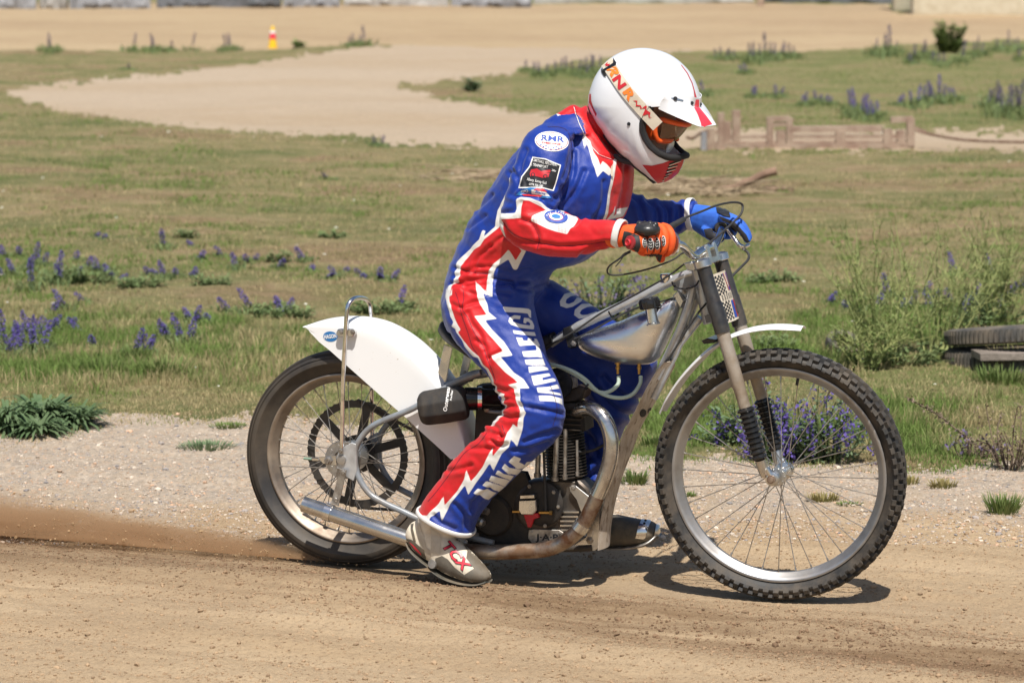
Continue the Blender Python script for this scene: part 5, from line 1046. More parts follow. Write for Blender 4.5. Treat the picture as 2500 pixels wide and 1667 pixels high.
dots = [oval(*tp(x, y), .8, .8, n=8) for (x0, y0, dx, dy) in ((795, 925, 11, -3), (985, 975, 11, 3)) for i in range(6) for j in range(4) for x, y in [(x0 + i * dx, y0 + j * 13 + i * dy)]]
pr('perforation', dots, 'red', .0022)
pr('seam', [[(x - .7, y) for x, y in Tn([(1100, 70), (1140, 190), (1200, 330), (1290, 430), (1390, 470)])] + [(x + .7, y) for x, y in reversed(Tn([(1100, 70), (1140, 190), (1200, 330), (1290, 430), (1390, 470)]))]], 'white', .0012)
for ln in [Tn([(1105, 60), (1140, 180), (1200, 320), (1300, 440), (1390, 472)]), Tn([(230, 1305), (330, 1335), (445, 1345)]), Tn([(560, 950), (640, 1040), (830, 1105), (1030, 1132), (1300, 1105), (1400, 1090)]), Tn([(700, 930), (780, 960), (835, 1070), (820, 1160)]), Tn([(480, 1372), (560, 1390), (640, 1395)]), Ln([(505, 60), (520, 180), (505, 290), (560, 380), (620, 520), (700, 640), (740, 760), (790, 880), (825, 980)]), Ln([(440, 130), (470, 220), (500, 350), (560, 520), (600, 650), (650, 720)]), Ln([(1110, 1222), (1200, 1240), (1330, 1255), (1475, 1300)]), Ln([(1340, 1010), (1385, 1130), (1410, 1260), (1370, 1410)]), Fn([(960, 130), (990, 220)]), Fn([(830, 200), (760, 290), (640, 370), (520, 540), (400, 700), (330, 780)]), Tn([(900, 222), (1000, 225), (1060, 270), (1085, 400), (1065, 560), (1010, 700)])]:
    L = lerp_path(cat(np.array(ln), 4), 60); tq = np.gradient(L, axis=0); tq /= np.linalg.norm(tq, axis=1)[:, None]; nq = np.stack([-tq[:, 1], tq[:, 0]], 1) * .55
    pr('seam', [[tuple(q) for q in L + nq] + [tuple(q) for q in (L - nq)[::-1]]], 'seamthread', .0006, 4)
zp = MB().prism([uw(T_(x, y, -.03)) for x, y in [(1380, 525), (1392, 525), (1394, 590), (1384, 598), (1376, 590)]], -.10, -.097, .0008)
pr('zip_puller', [Tn([(1378, 520), (1392, 522), (1396, 560), (1392, 600), (1378, 598)])], 'strap', .004)
band_c = [T_(x, y, -.06) for x, y in ()]
# ---- boots
def boot(name, foot, shaft, mats, label=None):
    mb_ = MB(); loft(mb_, foot, 5, 24); loft(mb_, shaft, 4, 24); return fuse(mb_, name, M[mats], .0034, rider, 5, label)
fN = lambda a, b, v, hw, n=2.4: (fp(*a), fp(*b), v, hw, n)
nb = boot('boot', [fN((165, 1000), (150, 1085), -.19, .018), fN((205, 950), (195, 1165), -.19, .031), fN((290, 940), (265, 1235), -.19, .036), fN((420, 960), (350, 1290), -.192, .038), fN((520, 1050), (410, 1345), -.194, .041), fN((610, 1130), (490, 1395), -.197, .044), fN((700, 1215), (590, 1435), -.20, .045), fN((785, 1305), (690, 1462), -.203, .041), fN((842, 1370), (775, 1470), -.205, .032), fN((866, 1410), (830, 1462), -.206, .018)],
          [fN((230, 1080), (560, 1080), -.19, .036), fN((200, 980), (600, 1010), -.19, .038), fN((262, 900), (620, 960), -.19, .042), fN((290, 860), (620, 900), -.19, .045)], 'bootbeige')
bvn = bvh_of([nb])
pn = lambda nm, q, mt, off=.001: print_polys(nm, [Fn(p) for p in q], bvn, M[mt], nb, off, 5)
pn('boot_panel', [[(395, 1262), (450, 1240), (500, 1270), (560, 1340), (640, 1402), (640, 1490), (520, 1460), (440, 1410), (390, 1320)], [(640, 1402), (722, 1348), (655, 1260), (665, 1200), (620, 1130), (560, 1105), (640, 1080), (760, 1190), (900, 1370), (900, 1500), (640, 1492)]], 'bootgrey', .0012)
pn('boot_panel', [[(560, 1085), (600, 1105), (690, 1090), (660, 1030), (600, 1060)]], 'bootgrey', .0014)
pn('boot_strap', [[(358, 1010), (440, 1060), (440, 1230), (358, 1215)], [(235, 960), (262, 965), (320, 1170), (352, 1190), (350, 1255), (300, 1230), (250, 1100)]], 'strap', .0016)
pn('heel_guard', [[(150, 1095), (190, 1100), (300, 1190), (320, 1290), (230, 1240), (160, 1160)]], 'bootdark', .002); pn('heel_mark', [[(175, 1120), (215, 1150), (275, 1215), (280, 1235), (225, 1185)]], 'pink', .003)
pn('boot_vent', [[(185, 960), (215, 950), (205, 1010), (230, 1120), (210, 1125), (185, 1020)]], 'bootdark', .0016)
print_text('boot_lettering', 'TCX', *fp(560, 1235), 22, bvn, M['blackp'], nb, ang=49, off=.0022, bold=.055, stretch=1.25, shear=.2); print_text('boot_lettering', 'TCX', *fp(560, 1235), 22, bvn, M['pink'], nb, ang=49, off=.003, bold=.018, stretch=1.25, shear=.2)
sol = MB(); loft(sol, [fN((160, 1110), (165, 1150), -.19, .022), fN((205, 1165), (210, 1215), -.19, .033), fN((300, 1250), (300, 1290), -.19, .037), fN((360, 1300), (352, 1325), -.192, .036), fN((430, 1355), (415, 1385), -.194, .042), fN((520, 1405), (510, 1435), -.197, .046), fN((640, 1440), (640, 1475), -.20, .047), fN((760, 1458), (765, 1488), -.203, .040), fN((850, 1440), (860, 1465), -.206, .022)], 5, 20); sol.build('sole', M['bootdark'], nb, 180)
eN = lambda a, b, v, hw, n=2.4: (ep(*a), ep(*b), v, hw, n)
fbt = boot('boot', [eN((560, 1190), (560, 1370), .18, .035), eN((640, 1170), (640, 1388), .182, .040), eN((720, 1158), (720, 1384), .184, .042), eN((800, 1172), (800, 1380), .187, .044), eN((880, 1188), (885, 1368), .19, .046), eN((950, 1200), (955, 1345), .193, .043), eN((1000, 1228), (1000, 1318), .195, .034), eN((1020, 1250), (1020, 1290), .196, .018)],
           [eN((560, 1250), (700, 1250), .18, .038), eN((540, 1120), (690, 1130), .18, .04), eN((520, 1000), (680, 1010), .18, .04)], 'bootdark', 'dark muddy boot with a steel toe strap')
bve = bvh_of([fbt])
for nm, q, mt in (('steel_strap', [[(905, 1185), (972, 1192), (945, 1250), (925, 1325), (860, 1320), (880, 1240)]], 'chrome'), ('toe_cap', [[(1000, 1225), (1030, 1240), (1035, 1300), (1000, 1330), (940, 1350), (985, 1300)]], 'alu')): print_polys(nm, [[ep(*p) for p in s_] for s_ in q], bve, M[mt], fbt, .003, 4)
print_polys('strap_hole', [oval(*ep(928, 1202), 3, 2), oval(*ep(920, 1222), 3, 2)], bve, M['dark'], fbt, .004, 4)
sol = MB(); loft(sol, [eN((570, 1355), (570, 1390), .18, .036), eN((720, 1362), (720, 1395), .184, .043), eN((860, 1350), (865, 1388), .19, .047), eN((960, 1325), (970, 1358), .193, .044), eN((1020, 1275), (1030, 1305), .196, .022)], 5, 18); sol.build('sole', M['steel'], fbt, 180)
# ---- gloves
def smooth_tube(mb_, pts, r0, r1, m=5, sides=14):
    P = cat(np.array(pts), m); n = len(P); r = np.linspace(r0, r1, n); r[0] *= .7; P0 = P[-1] + (P[-1] - P[-2]) / np.linalg.norm(P[-1] - P[-2]) * r1 * .55
    P = np.vstack([P, P0]); r = np.append(r, r1 * .6); mb_.tube(P, r, sides)
gd = (go_n - gi_n) / np.linalg.norm(go_n - gi_n); e1 = np.cross([0, 0, 1.0], gd); e1 /= np.linalg.norm(e1); e1 = e1 if e1[0] > 0 else -e1; e2 = np.cross(gd, e1); e2 = e2 if e2[2] > 0 else -e2
gl = MB(); tips = []
for k, (t, rr) in enumerate([(.026, .0108), (.052, .0113), (.078, .011), (.103, .010)]):
    G0 = gi_n + gd * t; L_f = [0, 0, 4, 12][k]
    path = [G0 + rad * (math.cos(R(a_)) * e1 + math.sin(R(a_)) * e2) for a_, rad in ((112, .050), (80, .044), (48, .038), (15, .032), (-25, .030), (-62, .029), (-100, .028), (-138 + L_f, .028))]
    smooth_tube(gl, path, rr * 1.08, rr * .88, 4)
wr = B_(415, 440, -.305); kn = gi_n + gd * .066 + e2 * .038 - e1 * .006
def hsec(c, wv, tv): return (np.array(c), np.array(wv), np.array(tv), 2.4)
fwdh = (kn - wr) / np.linalg.norm(kn - wr); thn = np.cross(gd, fwdh); thn /= np.linalg.norm(thn)
loft(gl, [hsec(wr - fwdh * .03, gd * .030, thn * .029), hsec(wr, gd * .031, thn * .029), hsec(wr * .65 + kn * .35, gd * .038, thn * .027), hsec(wr * .3 + kn * .7, gd * .043, thn * .022), hsec(kn, gd * .045, thn * .018), hsec(kn + fwdh * .014, gd * .043, thn * .010)], 5, 24)
palm = gi_n + gd * .068 - e1 * .022 + e2 * .012; loft(gl, [hsec(wr, gd * .03, thn * .02), hsec(palm, gd * .042, thn * .018)], 5, 20)
smooth_tube(gl, [wr * .6 + palm * .4 - gd * .02, gi_n + gd * .030 - e1 * .034 + e2 * .002, gi_n + gd * .020 - e1 * .026 - e2 * .024, gi_n + gd * .030 - e1 * .006 - e2 * .040, gi_n + gd * .045 + e1 * .012 - e2 * .042], .0155, .0115, 5)
gl.lathe(gi_n + gd * .124, gd, [(-.032 * math.cos(t), .0265 * math.sin(t) ** .7) for t in np.linspace(.1, np.pi - .1, 12)], 20, caps=True)
gn = fuse(gl, 'glove', M['orange'], .0014, rider, 3, 'orange glove with black knuckle guard gripping the throttle')
kg = MB()
for c, s3 in [(B_(628, 372, -.33), (.036, .030, .021))]:
    kg.lathe(c + np.array([0, 0, -.004]), (0, 0, 1), [(-s3[2] * math.cos(t), .037 * math.sin(t)) for t in np.linspace(.05, np.pi - .05, 12)], 24, caps=True)
for k in range(4):
    kg.lathe(B_(562 + k * 45, 338 + (k == 3) * 8, -.335), (0, 0, 1), [(-.009 * math.cos(t), .0098 * math.sin(t)) for t in np.linspace(.05, np.pi - .05, 8)], 14, caps=True)
fuse(kg, 'knuckle_guard', M['knuckle'], .0018, gn, 4)
bvg = bvh_of([gn])
for (x, y, rx, ry) in ((603, 497, 5.4, 12), (657, 508, 6.8, 15), (711, 503, 6.6, 15), (766, 482, 5.4, 13)):
    X, Y = bp(x, y); print_polys('finger_pad', [oval(X, Y, rx, ry, -3)], bvg, M['white'], gn, .0012, 4); print_polys('finger_pad_face', [oval(X, Y, rx - 1.3, ry - 1.3, -3)], bvg, M['blackp'], gn, .0018, 4)
    ck = []
    for j in range(3):
        yy = Y - ry * .45 + j * ry * .42; ck += [[(X - rx * .5, yy - 1.5), (X, yy + .9), (X, yy + 2.3), (X - rx * .5, yy)], [(X + rx * .5, yy - 1.5), (X + rx * .5, yy), (X, yy + 2.3), (X, yy + .9)]]
    print_polys('finger_pad_mark', ck, bvg, M['white'], gn, .0024, 5)
print_polys('glove_palm', [[bp(*p) for p in [(430, 400), (470, 405), (560, 440), (572, 520), (545, 590), (495, 590), (430, 560), (412, 480)]]], bvg, M['blackf'], gn, .0012, 4)
print_polys('finger_gap', [[bp(x - 5, y0), bp(x + 5, y0), bp(x + 7, 560), bp(x + 2, 585), bp(x - 5, 560)] for x, y0 in ((629, 462), (684, 452), (740, 448))], bvg, M['blackf'], gn, .0009, 4)
print_polys('glove_palm', [[bp(*p) for p in [(600, 600), (700, 590), (755, 600), (740, 660), (690, 650), (640, 625)]]], bvg, M['blackf'], gn, .0012, 4)
# far glove
gl = MB(); loft(gl, [(bp(1000, 165), bp(1005, 372), .30, .034, 2.4), (bp(1060, 172), bp(1065, 415), .295, .038, 2.4), (bp(1140, 182), bp(1140, 460), .285, .043, 2.4), (bp(1230, 200), bp(1200, 440), .272, .045, 2.4), (bp(1300, 222), bp(1262, 350), .262, .042, 2.4), (bp(1335, 255), bp(1300, 330), .258, .034, 2.4)], 5, 22)
smooth_tube(gl, P3d(B_, [(1240, 275, .225), (1320, 300, .22), (1395, 350, .215), (1450, 420, .215), (1483, 478, .22)]), .0135, .0108)
smooth_tube(gl, P3d(B_, [(1250, 262, .25), (1345, 285, .245), (1425, 335, .24), (1475, 410, .24), (1492, 460, .24)]), .0130, .0105)
smooth_tube(gl, P3d(B_, [(1255, 265, .275), (1340, 300, .27), (1370, 370, .27), (1340, 430, .27), (1285, 440, .27)]), .0130, .011)
smooth_tube(gl, P3d(B_, [(1240, 270, .30), (1310, 300, .30), (1335, 360, .30), (1300, 410, .30), (1250, 415, .30)]), .0120, .010)
smooth_tube(gl, P3d(B_, [(1110, 380, .25), (1150, 425, .225), (1195, 450, .205), (1245, 462, .20), (1262, 420, .20)]), .016, .0125)
gfo = fuse(gl, 'glove', M['bluef'], .0021, rider, 4, 'blue glove with black palm reaching over the clutch lever')
bvg = bvh_of([gfo])
print_polys('glove_palm', [[bp(*p) for p in [(1110, 385), (1180, 372), (1260, 430), (1300, 480), (1200, 500), (1130, 450)]]], bvg, M['blackf'], gfo, .0013, 4)
print_polys('glove_finger_side', [[bp(*p) for p in [(1240, 270), (1320, 300), (1380, 330), (1470, 430), (1510, 520), (1430, 460), (1370, 400), (1300, 345)]]], bvg, M['blackf'], gfo, .0013, 4)
print_polys('knuckle_guard', [[bp(*p) for p in [(1212, 205), (1270, 190), (1320, 220), (1335, 285), (1280, 270), (1225, 245)]]], bvg, M['knuckle'], gfo, .0035, 4)
# ---- helmet
prof = [uw(H_(x, y, 0)) for x, y in [(340, 650), (347, 560), (370, 480), (402, 400), (450, 322), (510, 252), (590, 195), (690, 155), (800, 140), (930, 155), (1060, 205), (1160, 280), (1240, 370), (1292, 470), (1322, 560), (1335, 640), (1338, 730), (1325, 830), (1295, 930), (1250, 1020), (1205, 1090), (1192, 1130), (1178, 1190), (1150, 1260), (1090, 1325), (1020, 1362), (962, 1376), (900, 1318), (740, 1182), (600, 1060), (480, 905), (390, 765)]]
hc = uw(H_(800, 660, 0)); HW = .124
Gh, hv = polar(prof, hc, HW, 2.25, corr=.4, na=120, nb=60)
hm = MB().grid(Gh, cv=True).build('tmp_shell', M['helmet'], rider, 180)
def boolean(o, cutters, op='DIFFERENCE'):
    for c in cutters:
        b = o.modifiers.new('b', 'BOOLEAN'); b.object = c; b.operation = op; b.solver = 'EXACT'
    dg = bpy.context.evaluated_depsgraph_get(); dg.update(); nm = bpy.data.meshes.new_from_object(o.evaluated_get(dg)); o.modifiers.clear(); o.data = nm
    for c in cutters: bpy.data.objects.remove(c)
    nm.materials.clear(); nm.materials.append(M['helmet']); nm.polygons.foreach_set('use_smooth', [True] * len(nm.polygons)); nm.set_sharp_from_angle(angle=R(40)); return o
bm = bmesh.new(); bm.from_mesh(hm.data); bmesh.ops.remove_doubles(bm, verts=bm.verts, dist=1e-5); bmesh.ops.recalc_face_normals(bm, faces=bm.faces); bm.to_mesh(hm.data); bm.free()
gi, _ = polar([hc + (np.array(p) - hc) * .90 for p in prof], hc, HW * .90, 2.25, corr=.4, na=80, nb=40)
inn_ = MB().grid(gi, cv=True).build('tmp', M['dark'], rider); bm = bmesh.new(); bm.from_mesh(inn_.data); bmesh.ops.remove_doubles(bm, verts=bm.verts, dist=1e-5); bmesh.ops.recalc_face_normals(bm, faces=bm.faces); bm.to_mesh(inn_.data); bm.free()
PV = -.085
port = [uw(H_(x, y, PV)) for x, y in [(915, 672), (865, 735), (838, 815), (836, 890), (858, 965), (900, 1040), (955, 1098), (1020, 1138), (1075, 1152), (1140, 1138), (1215, 1110), (1330, 1080), (1500, 1000), (1500, 700), (1360, 650), (1180, 655), (1040, 668)]]
def prism_obj(poly):
    o = MB().prism(poly, -.3, .3, .0005).build('tmp', M['dark'], rider); bm = bmesh.new(); bm.from_mesh(o.data); bmesh.ops.recalc_face_normals(bm, faces=bm.faces); bm.to_mesh(o.data); bm.free(); return o
bot = [uw(H_(x, y, 0)) for x, y in [(300, 655), (345, 655), (398, 755), (488, 892), (608, 1046), (748, 1168), (905, 1303), (955, 1350), (960, 1460), (200, 1460), (200, 655)]]
helmet = boolean(hm, [inn_, prism_obj(port), prism_obj(bot)]); helmet.name = 'helmet'; helmet.data.name = 'helmet'
bvh_h = bvh_of([helmet])
def on_shell(u, w, s=-1, off=0.0): 
    v = hv(u, w); return np.array([u, s * (v + off), w])
bvl = BVHTree.FromPolygons([tuple(p) for p in Gh.reshape(-1, 3)], [(i * 120 + j, i * 120 + (j + 1) % 120, (i + 1) * 120 + (j + 1) % 120, (i + 1) * 120 + j) for i in range(59) for j in range(120)])
def shell_px(X, Y, off=.002):
    return drape(bvl, [hp(X, Y)], off)[0]
# dark rubber edging round the eye port and the lower rim
def edge_loop(pts, r, name, mat):
    L = []
    for p in lerp_path(np.array(pts), 60):
        if hv(p[0], p[1]) > .012: L.append(on_shell(p[0], p[1]))
    L = np.array(L); full = np.vstack([L, mir(L)[::-1]]); return MB().tube(full, r, 8, closed=False).build(name, mat, helmet, 180)
edge_loop(port[:11], .0055, 'port_edging', M['blackp'])
edge_loop([bot[1], bot[2], bot[3], bot[4], bot[5], bot[6], bot[7]], .005, 'lower_edging', M['blackp'])
def edge_pad():
    L = np.array([on_shell(p[0], p[1]) for p in lerp_path(np.array(port[:11]), 40) if hv(p[0], p[1]) > .02]); L = L * [1, .93, 1] + np.array([.003, 0, 0]); full = np.vstack([L, mir(L)[::-1]])
    MB().tube(full, .0095, 10).build('cheek_pad', M['dark'], helmet, 180)
edge_pad()
ph = lambda nm, q, mt, off=.0010: print_polys(nm, [[hp(*p) for p in s_] for s_ in q], bvh_h, M[mt], helmet, off, 5)
ph('chin_panel', [[(815, 1203), (900, 1212), (1000, 1190), (1080, 1160), (1172, 1122), (1200, 1130), (1180, 1200), (1140, 1280), (1080, 1330), (1000, 1370), (962, 1380), (900, 1312)]], 'red')
ph('back_panel', [[(335, 560), (348, 560), (350, 620), (372, 690), (400, 740), (392, 765), (345, 660), (330, 640)]], 'red')
for k, (x0, y0, x1, y1, w_) in enumerate([(1050, 1195, 1168, 1162, 13), (1038, 1222, 1138, 1205, 11), (1028, 1253, 1120, 1236, 11), (1018, 1285, 1090, 1270, 10), (1005, 1312, 1060, 1300, 8), (990, 1340, 1030, 1328, 6)]):
    ph('chin_vent', [[(x0, y0 + w_ * .3), (x0 + 14, y0 - w_ * .6), (x1, y1 - w_ * .6), (x1 - 8, y1 + w_ * .5), (x0 + 10, y0 + w_ * .8)]], 'dark', .002)
    ph('vent_lip', [[(x0 + 6, y0 + w_ * .8), (x1 - 8, y1 + w_ * .5), (x1 - 10, y1 + w_ * .9), (x0 + 10, y0 + w_ * 1.3)]], 'alu', .0026)
ph('centre_stripe', [[(1170, 296), (1226, 370), (1270, 460), (1290, 530), (1308, 592), (1288, 592), (1282, 530), (1264, 462), (1220, 373), (1166, 299)]], 'red'); pass
bt = MB(); q = shell_px(692, 833, .0); bt.lathe(q, (0, -1, .1), [(-.002, .0052), (.0015, .0052), (.002, .003), (.001, 0)], 14); bt.build('strap_rivet', M['blackp'], helmet)
# mandible grille in front of the chin
# goggle strap
cl_ = cat([(482, 262), (525, 318), (575, 395), (650, 505), (735, 610), (820, 705), (895, 785), (955, 850)], 6); G = []
tn = np.gradient(cl_, axis=0); tn /= np.linalg.norm(tn, axis=1)[:, None]; nn2 = np.stack([-tn[:, 1], tn[:, 0]], 1)
for i, p in enumerate(cl_):
    row = [shell_px(*(p + nn2[i] * w_), off=.003) for w_ in np.linspace(-57, 57, 9)]
    if all(r is not None for r in row): G.append(row)
stp = MB().grid(np.array(G)).build('goggle_strap', M['strap'], helmet, 180); solid(stp, .0022, 1)
# the strap carries on round the back and the far side
L2 = []
for X, Y in ((470, 270), (440, 300)): pass
back = [uw(H_(x, y, 0)) for x, y in [(560, 205), (470, 330)]]
sfar = []
for p in cl_[::6]:
    a_ = [shell_px(*(p + nn2[list(map(tuple, cl_)).index(tuple(p))] * w_), off=.003) for w_ in (-57, -30, 0, 30, 57)]
    if all(r is not None for r in a_): sfar.append([r * [1, -1, 1] for r in a_])
first = G[0]; sb_ = [[np.array(first[int(k)]) * (1 - t) + np.array(first[int(k)]) * [1, -1, 1] * t + np.array([-.010, 0, .004]) * math.sin(np.pi * t) for k in (0, 2, 4, 6, 8)] for t in np.linspace(0, 1, 9)]
solid(MB().grid(np.array(sb_ + sfar)).build('goggle_strap', M['strap'], helmet, 180), .0022, 1)
bvs_ = bvh_of([stp]); ps = lambda nm, q, mt, off=.0014: print_polys(nm, [[hp(*p) for p in s_] for s_ in q], bvs_, M[mt], stp, off, 5)
for tx, X, Y, mt, sh in (('R', 537, 342, 'orangep', .35), ('N', 603, 455, 'red', 0), ('R', 690, 560, 'orangep', 0)):
    print_text('strap_logo', tx, *hp(X, Y), 21, bvs_, M[mt], stp, ang=56, off=.0016, bold=.045, stretch=1.45, shear=sh)
ps('strap_logo', [[(730, 618), (770, 622), (768, 660), (800, 662), (812, 690), (858, 655), (852, 705), (890, 730), (880, 765), (905, 775), (875, 775), (868, 742), (815, 760), (845, 690), (795, 695), (795, 675), (755, 672), (760, 635)]], 'red')
ps('strap_logo', [[(472, 300), (500, 272), (500, 292), (522, 285), (505, 318), (498, 304), (480, 312), (484, 296)]], 'red')
ph('strap_clip', [[(560, 245), (590, 290), (585, 305), (480, 360), (470, 350), (560, 290)]], 'blackp', .0075); ph('strap_clip', [[(443, 340), (480, 350), (490, 405), (470, 400), (450, 370)]], 'dark', .003)
# goggles: frame and lens curved across the face
def gog(s_, top):
    a_ = abs(s_) ** 2.4
    f0, f1 = (H_(1232, 838, 0), H_(985, 790, -.078)) if top else (H_(1112, 985, 0), H_(962, 985, -.070))
    p = f0 * (1 - a_) + f1 * a_; p = p.copy(); p[1] = s_ * (.078 if top else .070); return p
SS = np.linspace(-1, 1, 25)
Lg_ = np.array([[gog(s_, 1) * (1 - t) + gog(s_, 0) * t + np.array([.004 * math.sin(np.pi * t), 0, 0]) for t in np.linspace(0, 1, 9)] for s_ in SS])
gg = MB(); ringp = [gog(s_, 1) for s_ in SS]
midl = [H_(940, 850, -.082), H_(930, 900, -.082), H_(940, 955, -.078)]
midr = [q * [1, -1, 1] for q in midl]
lower = [gog(s_, 0) + (np.array([-.006, 0, .016]) * math.exp(-(s_ / .3) ** 2)) for s_ in SS]
loop_ = ringp[::-1] + midl + lower + midr[::-1]
gg = MB().tube(cat(np.array(loop_), 2, True), .0075, 10, closed=True)
gob = gg.build('goggles', M['orangeplastic'], helmet, 180); solid(MB().grid(Lg_).build('goggle_lens', M['lens'], gob, 180), .0012)
G = np.array([[p + (np.array([-.030, 0, .002]) if k else 0) * 1.0 for k in (0, 1)] for p in cat(np.array(loop_), 2, True)]); MB().grid(G, cu=True).build('goggle_foam', M['orangeplastic'], gob, 180)
ng = MB(); loft(ng, [(hp(1040, 1020), hp(1110, 985), 0, .020, 2.2), (hp(1030, 1060), hp(1100, 1045), 0, .024, 2.2), (hp(1035, 1090), hp(1062, 1090), 0, .018, 2.2)], 4, 16); ng.build('nose_guard', M['whiteplastic'], gob, 180)
# peak
key = {-1.0: ((1025, 535, -.120), (1003, 605, -.1215), (962, 695, -.108)), -.8: ((1100, 550, -.115), (1070, 618, -.117), (1050, 738, -.106)), -.6: ((1180, 568, -.103), (1140, 632, -.106), (1165, 788, -.098)), -.35: ((1265, 588, -.075), (1235, 660, -.08), (1345, 866, -.072)), 0: ((1338, 600, 0), (1335, 685, 0), (1488, 842, 0))}
ts = sorted(key); K3 = np.array([[H_(*q) for q in key[t]] for t in ts])
for i, t in enumerate(ts):
    for j in (0, 1):
        if t < 0:
            q = shell_px(key[t][j][0], key[t][j][1], .005)
            if q is not None: K3[i, j] = q; tt = np.linspace(-1, 0, 25)
K3 = np.array([[[np.interp(t, ts, K3[:, j, c]) for c in range(3)] for j in range(3)] for t in tt])
for it in range(3): K3[1:-1] = (K3[:-2] + 2 * K3[1:-1] + K3[2:]) / 4
full = np.vstack([K3, (K3[:-1] * [1, -1, 1])[::-1]])
Gp = np.array([[row[0], row[0] * .5 + row[1] * .5, row[1]] + [row[1] * (1 - t) + row[2] * t + np.array([0, 0, .006 * math.sin(np.pi * t)]) for t in (.08, .3, .5, .7, .85, .95, 1)] for row in full])
pk = solid(MB().grid(Gp).build('helmet_peak', M['helmet'], helmet, 40), .0022, 0)
bvk = bvh_of([pk]); pp_ = lambda nm, q, mt, off=.0012: print_polys(nm, [[hp(*p) for p in s_] for s_ in q], bvk, M[mt], pk, off, 5)
pp_('peak_stripe', [[(1285, 683), (1330, 682), (1395, 760), (1450, 835), (1400, 850), (1355, 868), (1345, 820), (1315, 740)], [(1300, 610), (1330, 612), (1328, 680), (1288, 676)]], 'pink')
pp_('peak_slot', [[(1078, 592), (1130, 598), (1188, 615), (1186, 628), (1110, 615), (1078, 602)]], 'alu', .0014)
for (x, y, r) in ((1115, 603, .0062), (1267, 643, .0052), (1343, 655, .005)):
    q = drape(bvk, [hp(x, y)], .0)[0]
    if q is not None: MB().lathe(q, (.35, -1, .2), [(-.001, r), (.003, r), (.005, r * .8), (.0052, 0)], 16).build('peak_stud', M['blackp'], pk)
MB().tube(cat(np.array([H_(560, 1120, -.05), H_(640, 1170, -.055), H_(740, 1190, -.05)]), 4), .007, 8).build('chin_strap', M['blackf'], helmet)
# ------------------------------------------------------------------ plants
def vmat(name, a, b, rough=.75, trans=.25, sc=12):
    m, nd, lk, bs = new_mat(name); v = coords(nd, lk); c = mix(nd, lk, ramp(nd, lk, noise(nd, lk, v, sc, 3), [(.35, 0.0), (.65, 1.0)]), a, b)
    oi = nd.new('ShaderNodeObjectInfo'); c = mix(nd, lk, math_(nd, lk, 'MULTIPLY', oi.outputs['Random'], .25), c, tuple(x * .6 for x in a))
    lk.new(c, bs.inputs['Base Color']); bs.inputs['Roughness'].default_value = rough; bs.inputs['Specular IOR Level'].default_value = .3
    t = nd.new('ShaderNodeBsdfTranslucent'); lk.new(c, t.inputs[0]); x = nd.new('ShaderNodeMixShader'); x.inputs[0].default_value = trans
    lk.new(bs.outputs[0], x.inputs[1]); lk.new(t.outputs[0], x.inputs[2]); lk.new(x.outputs[0], nd['Material Output'].inputs[0]); return m
V_stem = vmat('weed_green', (.10, .15, .05), (.16, .19, .08)); V_leaf = vmat('leaf_grey_green', (.13, .20, .10), (.20, .26, .14)); V_flow = vmat('violet_petals', (.12, .085, .36), (.20, .14, .48), sc=60)
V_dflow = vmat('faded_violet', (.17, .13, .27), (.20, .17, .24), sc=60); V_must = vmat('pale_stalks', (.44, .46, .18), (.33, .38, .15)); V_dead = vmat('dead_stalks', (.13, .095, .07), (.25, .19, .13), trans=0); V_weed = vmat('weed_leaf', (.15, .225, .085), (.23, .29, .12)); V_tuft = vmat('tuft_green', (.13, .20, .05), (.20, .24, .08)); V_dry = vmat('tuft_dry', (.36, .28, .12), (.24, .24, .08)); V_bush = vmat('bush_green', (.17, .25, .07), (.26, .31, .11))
prng = np.random.default_rng(21)
def leaf(mb_, p, d, L, w, droop=.4):
    d = np.asarray(d, float); d /= np.linalg.norm(d); s_ = np.cross(d, [0, 0, 1.0]); s_ /= np.linalg.norm(s_) + 1e-9; p = np.asarray(p, float)
    q = [p + d * L * t + np.array([0, 0, -droop * L * t * t]) for t in (0, .35, .7, 1)]
    ws = (.35, 1, .8, .05); V = []
    for a_, b_ in zip(q, ws): V += [a_ - s_ * w * b_ / 2, a_ + s_ * w * b_ / 2]
    mb_.add(V, [(0, 1, 3, 2), (2, 3, 5, 4), (4, 5, 7, 6)])
